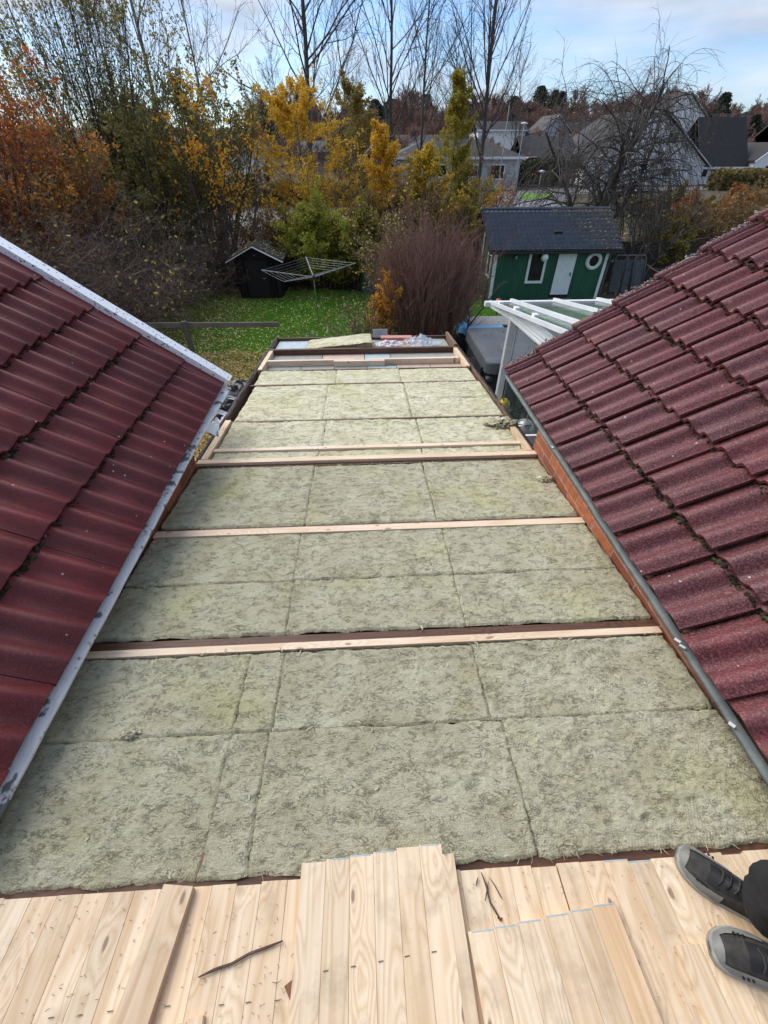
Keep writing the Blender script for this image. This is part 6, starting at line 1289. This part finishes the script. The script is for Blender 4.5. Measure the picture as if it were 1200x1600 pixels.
# ------------------------------------------------------------------ houses beyond
MAT['housewhite'] = simple('white_render_house', (.80, .80, .80), (.72, .72, .72), 1.5, .8, .1); MAT['grey'] = simple('grey_blue_cladding', (.42, .45, .48), (.34, .36, .39), 2, .8, .1, stretch=(6, 6, .2))
MAT['roofdark'] = simple('dark_roof', (.020, .015, .016), (.012, .010, .010), 3, .7, .3, stretch=(1, 6, 6)); MAT['roofgrey'] = simple('grey_roof', (.055, .05, .05), (.035, .032, .032), 2, .8, .3); MAT['redwall'] = simple('red_house_paint', (.22, .05, .035), (.16, .035, .028), 3, .8, .1)
MAT['roofred'] = simple('brown_red_roof', (.13, .07, .06), (.09, .05, .045), 3, .8, .3)
def house(name, label, x0, x1, y0, y1, ze, zr, axis, wall, roof, wins=(), door=None, zb=None, ov=.4, hip=0, gwins=(), group=None):
    """ze, zr world heights of eave and ridge; axis 'x' ridge along X, 'y' gable faces the camera; wins on the wall facing the camera (u, w, z, h)"""
    zb = float(gz(y0)) if zb is None else zb; t = thing(name, label, 'house', (x0, y0, zb), 0, group); w_, d_ = x1-x0, y1-y0; e = ze-zb; r = zr-zb
    if axis == 'y':
        V = [(0, 0, 0), (w_, 0, 0), (w_, d_, 0), (0, d_, 0), (0, 0, e), (w_, 0, e), (w_, d_, e), (0, d_, e), (w_/2, 0, r), (w_/2, d_, r)]
        MB().add(V, [(0, 1, 5, 8, 4), (2, 3, 7, 9, 6), (3, 0, 4, 7), (1, 2, 6, 5), (4, 8, 9, 7), (8, 5, 6, 9)]).build('wall', wall, t)
        m_ = (r-e)/(w_/2)
        ro = MB()
        for s_ in (-1, 1):
            xo = w_/2+s_*(w_/2+ov); zo = e-ov*m_; P = [(w_/2, -ov, r+.06), (xo, -ov, zo+.06), (xo, d_+ov, zo+.06), (w_/2, d_+ov, r+.06)]; P += [(a_, b_, c_+.16) for a_, b_, c_ in P]
            ro.add(P, [(0, 1, 2, 3), (7, 6, 5, 4), (0, 4, 5, 1), (1, 5, 6, 2), (2, 6, 7, 3), (3, 7, 4, 0)])
        R_ = ro.build('roof', roof, t)
        for s_ in (-1, 1):
            xo = w_/2+s_*(w_/2+ov); zo = e-ov*m_; MB().beam((w_/2, -ov-.03, r+.10), (xo, -ov-.03, zo+.10), .05, .24, up=(0, 1, 0)).build('barge_board', MAT['white'], R_)
    else:
        V = [(0, 0, 0), (w_, 0, 0), (w_, d_, 0), (0, d_, 0), (0, 0, e), (w_, 0, e), (w_, d_, e), (0, d_, e)]
        F = [(0, 1, 5, 4), (2, 3, 7, 6), (3, 0, 4, 7), (1, 2, 6, 5)]
        if not hip: V += [(0, d_/2, r), (w_, d_/2, r)]; F = [(0, 1, 5, 4), (2, 3, 7, 6), (3, 0, 4, 8, 7), (1, 2, 6, 9, 5)]
        MB().add(V, F).build('wall', wall, t); m_ = (r-e)/(d_/2); zo = e-ov*m_
        P = [(-ov, -ov, zo), (w_+ov, -ov, zo), (w_+ov, d_+ov, zo), (-ov, d_+ov, zo), (-ov+hip, d_/2, r), (w_+ov-hip, d_/2, r)]; P = P+[(a_, b_, c_+.15) for a_, b_, c_ in P]
        R_ = MB().add(P, [(6, 7, 11, 10), (8, 9, 10, 11), (9, 6, 10), (7, 8, 11), (0, 4, 5, 1), (2, 5, 4, 3), (3, 4, 0), (1, 5, 2), (0, 1, 7, 6), (1, 2, 8, 7), (2, 3, 9, 8), (3, 0, 6, 9)]).build('roof', roof, t)
        MB().box((w_/2, -ov-.04, zo+.04), (w_+2*ov, .06, .22)).build('fascia', MAT['white'], R_)
    for (u, ww, z, hh) in wins: window(t, u, z, ww, hh, y=-.03, fr_=.12)
    return t
b1 = atY(640, 243, 60); b2 = atY(815, 243, 60)
house('grey_bungalow', 'long grey-blue bungalow with a hipped dark roof beyond the golden trees', b1[0]-1.5, b2[0], 60, 68, 4.35, 5.7, 'x', MAT['grey'], MAT['roofgrey'], [(2, 1.6, 1.7, 1.2), (5, 1.6, 1.7, 1.2), (8.5, 1.6, 1.7, 1.2), (11.4, 1.8, 1.6, 1.4)], hip=4)
house('white_gable_house', 'large white house with a steep gable and dark roof behind the weeping tree', 28.5, 43.6, 66, 82, 3.5, 8.4, 'y', MAT['housewhite'], MAT['roofdark'], [(9.8, 1.5, 4.5, 1.2), (5.2, 1.5, 4.5, 1.2), (3.5, 1.3, 1.3, 1.1), (10.5, 1.3, 1.3, 1.1)], ov=.5)
a = atY(1081, 258, 67)
house('steep_roofed_wing', 'steep dark-roofed wing with a row of windows, right of the white gable', 44.1, 49.8, 67.5, 75, 3.5, 7.9, 'x', MAT['housewhite'], MAT['roofdark'], [(.8, .9, 1.35, 1.4), (1.9, .9, 1.35, 1.4), (3.0, .9, 1.35, 1.4), (4.7, .8, 1.3, 1.3)], ov=.35)
house('white_annex', 'low white annex with one small window right of the steep-roofed wing', 50.4, 54.2, 66.6, 73, 3.9, 5.4, 'y', MAT['housewhite'], MAT['roofdark'], [(1.9, .8, 1.5, 1.0)], ov=.3)
house('white_bungalow', 'white bungalow with dark windows at the far right edge', 61, 76, 76, 84, 5.2, 8.0, 'x', MAT['housewhite'], MAT['roofred'], [(1.5, 1.6, 2.4, 1.2), (5.0, 1.6, 2.4, 1.2), (8, 1.6, 2.4, 1.2)], ov=.4)
c1 = atY(370, 262, 50); house('white_bungalow', 'small white house half hidden behind the orange cherry tree', c1[0]-.3, c1[0]+3.6, 50, 56, 4.0, 5.3, 'y', MAT['housewhite'], MAT['roofgrey'], [(1.2, 1.5, 1.5, 1.1), (2.9, .8, 1.5, 1.1)], ov=.5)
c1 = atY(588, 232, 56); house('gable_house', 'dark house whose white gable edges peep out between the golden trees', c1[0]-1.9, c1[0]+1.9, 56, 66, 3.6, 5.3, 'y', MAT['redwall'], MAT['roofgrey'], [(1.9, .9, 1.6, .9)], ov=.3)
for (px, py, Y, wd, hh, ax, wl, rf, lab) in ((1066, 183, 104, 9, 3.2, 'y', 'housewhite', 'roofdark', 'white-peaked far house above the steep dark roof'), (785, 203, 105, 9, 1.2, 'x', 'housewhite', 'roofdark', 'far pale house left of the weeping tree'),
      (868, 205, 98, 5, 2.0, 'y', 'grey', 'roofdark', 'far grey gabled house behind the weeping tree'), (925, 210, 112, 9, 1.8, 'x', 'housewhite', 'roofdark', 'far white house behind the weeping tree'), (500, 235, 92, 9, 1.1, 'x', 'grey', 'roofdark', 'far grey house behind the big yellow birch'),
      (660, 225, 96, 8, 1.1, 'x', 'grey', 'roofdark', 'far dark-roofed house glimpsed above the grey bungalow'), (858, 258, 74, 7, 2.2, 'x', 'grey', 'roofgrey', 'low grey garage beyond the green hedge'), (1180, 205, 118, 16, 2.8, 'x', 'redwall', 'roofdark', 'far dark house at the right edge of the ridge')):
    q = atY(px, py, Y); zg = float(gz(Y)); house('far_house', lab, q[0]-wd/2, q[0]+wd/2, Y, Y+8, max(zg+2.4, q[2]), max(zg+2.4, q[2])+hh, ax, MAT[wl], MAT[rf], [(wd*.25, 1.4, 1.5, 1.2), (wd*.7, 1.4, 1.5, 1.2)], ov=.4)
# parked car beyond the hedge
a = base(823, 70); t = thing('parked_car', 'pale red car parked beyond the green hedge', 'car', (a[0], 70, a[2]+1.3)); MAT['carred'] = simple('faded_red_paint', (.42, .20, .18), (.40, .18, .17), 1, .35, 0)
body = [(-2.1, .3), (-2.15, .75), (-1.9, .92), (-1.1, .98), (-.6, 1.38), (.7, 1.42), (1.3, 1.02), (2.0, .9), (2.15, .6), (2.1, .3)]
MB().add([(x_, -.8, z_) for x_, z_ in body]+[(x_, .8, z_) for x_, z_ in body], [tuple(range(10)), tuple(range(10, 20))[::-1]]+[(i, (i+1) % 10, 10+(i+1) % 10, 10+i) for i in range(10)]).build('body', MAT['carred'], t)
MB().add([(x_, -.812, z_) for x_, z_ in ((-.95, 1.0), (-.55, 1.32), (.65, 1.35), (1.1, 1.02))]+[(x_, .812, z_) for x_, z_ in ((-.95, 1.0), (-.55, 1.32), (.65, 1.35), (1.1, 1.02))], [(0, 1, 2, 3), (7, 6, 5, 4), (0, 3, 7, 4)]).build('window', MAT['pane'], t)
for x_ in (-1.35, 1.35):
    for y_ in (-.78, .78): MB().lathe([(0, -.1), (.31, -.1), (.33, 0), (.31, .1), (0, .1)], (x_, y_, .32), 20, axis=1).build('wheel', MAT['black'], t)
o = MB().box((0, 0, -.65), (6, 3.2, 1.3)).build('ground_bank', MAT['ground']); o.location = (a[0], 70, a[2]+1.3); meta(o, kind='structure')
# street lamps
for (px, Y, py, lab) in ((777, 58, 152, 'thin street lamp mast above the bungalow roof'), (801, 52, 193, 'street lamp with a pale head by the bungalow end'), (838, 49, 268, 'short path lamp by the road bend')):
    b = base(px, Y); top = atY(px, py, Y)[2]-b[2]; t = thing('street_lamp', lab, 'street lamp', b); MB().tube([(0, 0, 0), (0, 0, top)], [.07, .04], 8).build('mast', MAT['metal'], t)
    if py > 160: MB().lathe([(.05, -.08), (.28, -.03), (.3, .05), (.1, .1), (0, .11)], (0, 0, top), 16).build('lamp_head', MAT['white'], t, smooth=True)
    else: MB().lathe([(.04, 0), (.1, .1), (.02, .3), (0, .3)], (0, 0, top), 8).build('mast_tip', MAT['metal'], t)
# ------------------------------------------------------------------ the person standing at the right edge
MAT['skin'] = simple('skin', (.55, .34, .26), (.50, .30, .23), 8, .5, 0); MAT['trouser'] = simple('black_work_trousers', (.014, .014, .016), (.008, .008, .009), 9, .85, .6, .01); MAT['jacket'] = simple('dark_jacket', (.03, .035, .045), (.02, .024, .03), 8, .8, .3)
MAT['sole'] = simple('pale_grey_rubber', (.36, .35, .32), (.22, .215, .20), 20, .6, .2); MAT['upper'] = simple('grey_mesh_fabric', (.055, .050, .044), (.03, .028, .025), 60, .9, .5, .002); MAT['cap'] = simple('pale_grey_overlay', (.23, .225, .20), (.15, .147, .13), 20, .55, .1); MAT['blueheel'] = simple('dark_blue_overlay', (.03, .025, .11), (.02, .02, .08), 9, .5, .1)
zd1 = .024; s1t, s1h = onflat(1057, 1330, zd1+.02), onflat(1222, 1447, zd1+.02); s2t = onflat(1107, 1478, .046+.02); 
def shoe(name, label, toe, ang, z, left, parent):
    """lofted trainer, toe at the origin pointing along +x rotated by ang"""
    Lg = .295; xs = [0, .012, .035, .07, .11, .15, .19, .23, .265, .285, .295]; hw = [.012, .030, .043, .050, .051, .046, .040, .037, .036, .030, .018]; off = [.0, .001, .004, .006, .004, 0, -.003, -.003, -.001, 0, 0]
    top = [.030, .043, .055, .062, .072, .090, .104, .108, .108, .100, .085]
    t = thing(name, label, 'shoe', (toe[0], toe[1], z)); t.rotation_euler = (-math.atan(S_FLAT), 0, ang); sg = 1 if left else -1
    def ring(i, kind):
        x, h, o_, tp = xs[i], hw[i], off[i]*sg, top[i]; P = []
        for k in range(20):
            a = 2*PI*k/20; c_, s_ = cos(a), sin(a); yy = o_+h*np.sign(c_)*abs(c_)**.75
            if kind == 's': zz = .016+.014*s_*1.0; yy = o_+(h+.0045)*np.sign(c_)*abs(c_)**.5; zz = .002 if s_ < -.2 else (.026 if s_ > .2 else .014)
            else: zz = .020+(tp-.020)*max(s_, 0)**.8 if s_ > 0 else .020; yy = o_+h*c_*(1-.45*max(0, s_)**2)
            P.append((-x-(.0 if kind == 's' else .0), yy, zz+(.010*max(0, 1-x/.05) if kind == 's' else 0)))
        return P
    MB().loft([ring(i, 's') for i in range(11)]).build('sole', MAT['sole'], t, smooth=True)
    MB().loft([[(x, y*.985, z) for x, y, z in ring(i, 'u')] for i in range(11)]).build('upper', MAT['upper'], t, smooth=True)
    # rubber toe guard and side overlays
    def overlay(nm_, i0, i1, a0, a1, mat, lift=.0025):
        secs = []; n = 9
        for i in np.linspace(i0, i1, 9):
            i_ = int(min(9, math.floor(i))); f = i-i_; h = hw[i_]*(1-f)+hw[i_+1]*f; tp = top[i_]*(1-f)+top[i_+1]*f; o_ = (off[i_]*(1-f)+off[i_+1]*f)*sg; x = xs[i_]*(1-f)+xs[i_+1]*f; row = []
            for a in np.linspace(a0, a1, n):
                s_, c_ = sin(a), cos(a); row.append((-x+lift*(1 if i < .5 else 0), o_+(h*c_*(1-.45*max(0, s_)**2))*.985*(1+lift/h), .020+(tp-.020)*max(s_, 0)**.8+lift))
            secs.append(row)
        V = np.concatenate([np.array(q) for q in secs]); F = [(i*n+j, i*n+j+1, (i+1)*n+j+1, (i+1)*n+j) for i in range(8) for j in range(n-1)]; return MB().add(V, F).build(nm_, mat, t, smooth=True)
    overlay('toe_guard', 0, 1.5, 0, PI, MAT['cap']); overlay('side_overlay', 1.3, 4.3, 0, .55, MAT['cap']); overlay('side_overlay', 1.3, 4.3, PI-.55, PI, MAT['cap']); overlay('heel_overlay', 7, 10, 0, .5, MAT['blueheel']); overlay('heel_overlay', 7, 10, PI-.5, PI, MAT['blueheel'])
    overlay('tongue', 3.1, 7.4, PI/2-.75, PI/2+.75, MAT['black'], .004)
    for k in range(5):
        x = -.098-.017*k; zt_ = .074+.0085*k; MB().tube([(x, -.024, zt_-.006), (x-.004, -.01, zt_+.004), (x-.004, .01, zt_+.004), (x, .024, zt_-.006)], .0028, 6).build('lace', MAT['black'] if k % 2 else MAT['upper'], t, smooth=True)
    for s_ in (-1, 1):
        for k in range(3): MB().lathe([(0, .001), (.0035, .001), (.004, 0)], (-.056-.011*k, s_*.0425, .050+.001*k), 8).build('vent_hole', MAT['black'], t)
    # collar
    MB().tube([(-.19-.048*cos(a)-.045, .030*sin(a), .105+.006*cos(a)) for a in np.linspace(0, 2*PI, 21)], .007, 8, cap=False).build('collar', MAT['black'], t, smooth=True)
    return t
z1 = zflat(s1t[1])+.025; z2 = zflat(s2t[1])+.047
ang1 = math.atan2(s1t[1]-s1h[1], s1t[0]-s1h[0]); ang2 = PI-.30
pr = thing('person', 'person standing at the right edge in black trousers and grey trail shoes', 'person', (1.32, .08, zflat(.1)+.03))
sh1 = shoe('shoe', '', s1t, ang1, z1, True, None); sh2 = shoe('shoe', '', s2t, ang2, z2, False, None)
for s_, lb in ((sh1, 'grey shoe farther from the camera, toe at the board edge'), (sh2, 'grey shoe nearer the camera, on the short board panel')):
    del s_['category']; s_['label'] = lb; s_.parent = pr; s_.location = (s_.location[0]-pr.location[0], s_.location[1]-pr.location[1], s_.location[2]-pr.location[2])
def ankle(s_, d=.235): a = s_.rotation_euler[2]; return np.array((s_.location[0]-d*cos(a), s_.location[1]-d*sin(a), s_.location[2]+.10))
a1, a2 = ankle(sh1), ankle(sh2); hipc = (a1+a2)/2+np.array((.06, 0, 0)); hz_ = .93
J = {'pel': (hipc[0], hipc[1], hz_), 'bel': (hipc[0]+.01, hipc[1], 1.08), 'che': (hipc[0]-.0, hipc[1], 1.30), 'nec': (hipc[0]-.01, hipc[1], 1.46), 'hea': (hipc[0]-.03, hipc[1], 1.58), 'top': (hipc[0]-.03, hipc[1], 1.70),
     'h1': (hipc[0], hipc[1]+.10, .88), 'k1': ((a1[0]+hipc[0])/2-.05, a1[1]*.6+(hipc[1]+.1)*.4, .50), 'f1': tuple(a1), 'h2': (hipc[0], hipc[1]-.10, .88), 'k2': ((a2[0]+hipc[0])/2-.05, a2[1]*.6+(hipc[1]-.1)*.4, .50), 'f2': tuple(a2),
     's1': (hipc[0], hipc[1]+.19, 1.39), 'e1': (hipc[0]+.02, hipc[1]+.25, 1.11), 'w1': (hipc[0]-.10, hipc[1]+.24, .87), 's2': (hipc[0], hipc[1]-.19, 1.39), 'e2': (hipc[0]+.02, hipc[1]-.25, 1.11), 'w2': (hipc[0]-.10, hipc[1]-.24, .87)}
rad = {'pel': .13, 'bel': .125, 'che': .135, 'nec': .055, 'hea': .085, 'top': .075, 'h1': .095, 'k1': .06, 'f1': .040, 'h2': .095, 'k2': .06, 'f2': .040, 's1': .06, 'e1': .042, 'w1': .028, 's2': .06, 'e2': .042, 'w2': .028}
def skinned(name, names, edges_, rads, mat, parent, pts=None, scale=1.0, root=0, sub=2):
    pts = pts or J; me = bpy.data.meshes.new(name); me.from_pydata([tuple(pts[n]) for n in names], [(names.index(a), names.index(b)) for a, b in edges_], []); me.materials.append(mat)
    o = bpy.data.objects.new(name, me); C.objects.link(o); o.parent = parent; md = o.modifiers.new('skin', 'SKIN'); md.use_smooth_shade = True; sv = me.skin_vertices[0].data
    for i, n in enumerate(names): sv[i].radius = (rads[n]*scale,)*2; sv[i].use_root = (i == root)
    s_ = o.modifiers.new('sub', 'SUBSURF'); s_.levels = sub; s_.render_levels = sub; return o
for s_, hs in (('1', 1), ('2', -1)):
    w0 = np.array(J['w'+s_]); J['p'+s_] = tuple(w0+np.array((-.03, 0, -.07))); rad['p'+s_] = .028
    for fi, (dx, ln, rd) in enumerate(((-.028, .068, .0085), (-.010, .076, .009), (.008, .072, .0088), (.025, .058, .0078))):
        b0 = w0+np.array((-.035+dx, 0, -.085)); J['fa%d%s' % (fi, s_)] = tuple(b0); J['fb%d%s' % (fi, s_)] = tuple(b0+np.array((-.006, -hs*.012, -ln*.55))); J['fc%d%s' % (fi, s_)] = tuple(b0+np.array((-.002, -hs*.034, -ln))); rad['fa%d%s' % (fi, s_)] = rd*1.15; rad['fb%d%s' % (fi, s_)] = rd; rad['fc%d%s' % (fi, s_)] = rd*.8
    J['ta'+s_] = tuple(w0+np.array((-.055, -hs*.008, -.045))); J['tb'+s_] = tuple(w0+np.array((-.08, -hs*.025, -.085))); rad['ta'+s_] = .0115; rad['tb'+s_] = .0085
nmB = ['pel', 'bel', 'che', 'nec', 'hea', 'top', 'h1', 'k1', 'f1', 'h2', 'k2', 'f2', 's1', 'e1', 'w1', 's2', 'e2', 'w2', 'p1', 'p2']+[k+str(f)+s_ for s_ in '12' for f in range(4) for k in ('fa', 'fb', 'fc')]+['ta1', 'tb1', 'ta2', 'tb2']
edB = [('pel', 'bel'), ('bel', 'che'), ('che', 'nec'), ('nec', 'hea'), ('hea', 'top'), ('pel', 'h1'), ('h1', 'k1'), ('k1', 'f1'), ('pel', 'h2'), ('h2', 'k2'), ('k2', 'f2'), ('che', 's1'), ('s1', 'e1'), ('e1', 'w1'), ('che', 's2'), ('s2', 'e2'), ('e2', 'w2'), ('w1', 'p1'), ('w2', 'p2')]
for s_ in '12':
    edB += [('p'+s_, 'fa%d%s' % (f, s_)) for f in range(4)]+[('fa%d%s' % (f, s_), 'fb%d%s' % (f, s_)) for f in range(4)]+[('fb%d%s' % (f, s_), 'fc%d%s' % (f, s_)) for f in range(4)]+[('w'+s_, 'ta'+s_), ('ta'+s_, 'tb'+s_)]
skinned('body', nmB, edB, {k: v*(.88 if k in ('pel', 'bel', 'che', 'h1', 'h2', 'k1', 'k2') else 1) for k, v in rad.items()}, MAT['skin'], pr)
# trousers with folds over the shoes (lofted legs joined to the hips by a skinned mesh)
T = dict(J); rt = {'pel': .150, 'bel': .14, 'h1': .115, 'k1': .088, 'h2': .115, 'k2': .088}
for s_, A in (('1', a1), ('2', a2)):
    k_ = np.array(J['k'+s_]); T['c'+s_] = tuple(A*.45+k_*.55); T['d'+s_] = tuple(A*.82+k_*.18+np.array((-.03, .01, 0))); T['e'+s_] = tuple(A+np.array((-.03, .01, .045))); T['g'+s_] = tuple(A+np.array((-.02, .0, .0))); rt['c'+s_] = .085; rt['d'+s_] = .096; rt['e'+s_] = .082; rt['g'+s_] = .092
skinned('trousers', ['pel', 'bel', 'h1', 'k1', 'c1', 'd1', 'e1', 'g1', 'h2', 'k2', 'c2', 'd2', 'e2', 'g2'], [('pel', 'bel'), ('pel', 'h1'), ('h1', 'k1'), ('k1', 'c1'), ('c1', 'd1'), ('d1', 'e1'), ('e1', 'g1'), ('pel', 'h2'), ('h2', 'k2'), ('k2', 'c2'), ('c2', 'd2'), ('d2', 'e2'), ('e2', 'g2')], rt, MAT['trouser'], pr, pts=T, sub=3)
tr_ = C.objects['trousers']; tx = bpy.data.textures.new('cloth_folds', 'CLOUDS'); tx.noise_scale = .075; tx.noise_depth = 1
dm = tr_.modifiers.new('folds', 'DISPLACE'); dm.texture = tx; dm.strength = .045; dm.mid_level = .5; dm.texture_coords = 'LOCAL'
skinned('jacket', ['bel', 'che', 's1', 'e1', 'v1', 's2', 'e2', 'v2', 'nk', 'lo'], [('lo', 'bel'), ('bel', 'che'), ('che', 's1'), ('s1', 'e1'), ('e1', 'v1'), ('che', 's2'), ('s2', 'e2'), ('e2', 'v2'), ('che', 'nk')], {'bel': .152, 'che': .162, 's1': .105, 'e1': .072, 'v1': .050, 's2': .105, 'e2': .072, 'v2': .050, 'nk': .068, 'lo': .16}, MAT['jacket'], pr,
        pts=dict(J, v1=tuple(np.array(J['w1'])+(.01, 0, .03)), v2=tuple(np.array(J['w2'])+(.01, 0, .03)), nk=(hipc[0]-.005, hipc[1], 1.43), lo=(hipc[0]+.01, hipc[1], .90)), root=1)
hc = np.array(J['hea'])+np.array((-.01, 0, .01))
MB().loft([[(hc[0]+.02+r_*cos(a)*1.05, hc[1]+r_*.9*sin(a), hc[2]+z_) for a in np.linspace(0, 2*PI, 17)[:-1]] for r_, z_ in ((.088, .03), (.098, .07), (.092, .11), (.07, .145), (.03, .165))]).build('hair', simple('brown_hair', (.08, .05, .03), rough=.7), pr, smooth=True)
MB().loft([[(hc[0]-.085-x_, hc[1]+w_*cos(a), hc[2]-.01+w_*1.3*sin(a)+z_) for a in np.linspace(0, 2*PI, 9)[:-1]] for x_, w_, z_ in ((0, .016, 0), (.018, .010, -.006), (.024, .004, -.01))]).build('nose', MAT['skin'], pr, smooth=True)
for s_ in (-1, 1):
    MB().lathe([(0, .011), (.008, .008), (.011, 0), (.008, -.008), (0, -.011)], (hc[0]-.082, hc[1]+s_*.031, hc[2]+.012), 12, axis=0).build('eye', MAT['pane'], pr, smooth=True)
    MB().lathe([(0, .008), (.022, .006), (.026, 0), (.018, -.006), (0, -.008)], (hc[0]+.01, hc[1]+s_*.088, hc[2]+.0), 12, axis=1).build('ear', MAT['skin'], pr, smooth=True)
MB().box((hc[0]-.088, hc[1], hc[2]-.048), (.012, .045, .008), bev=.003).build('mouth', simple('lip', (.40, .18, .15), rough=.5, bst=0), pr)
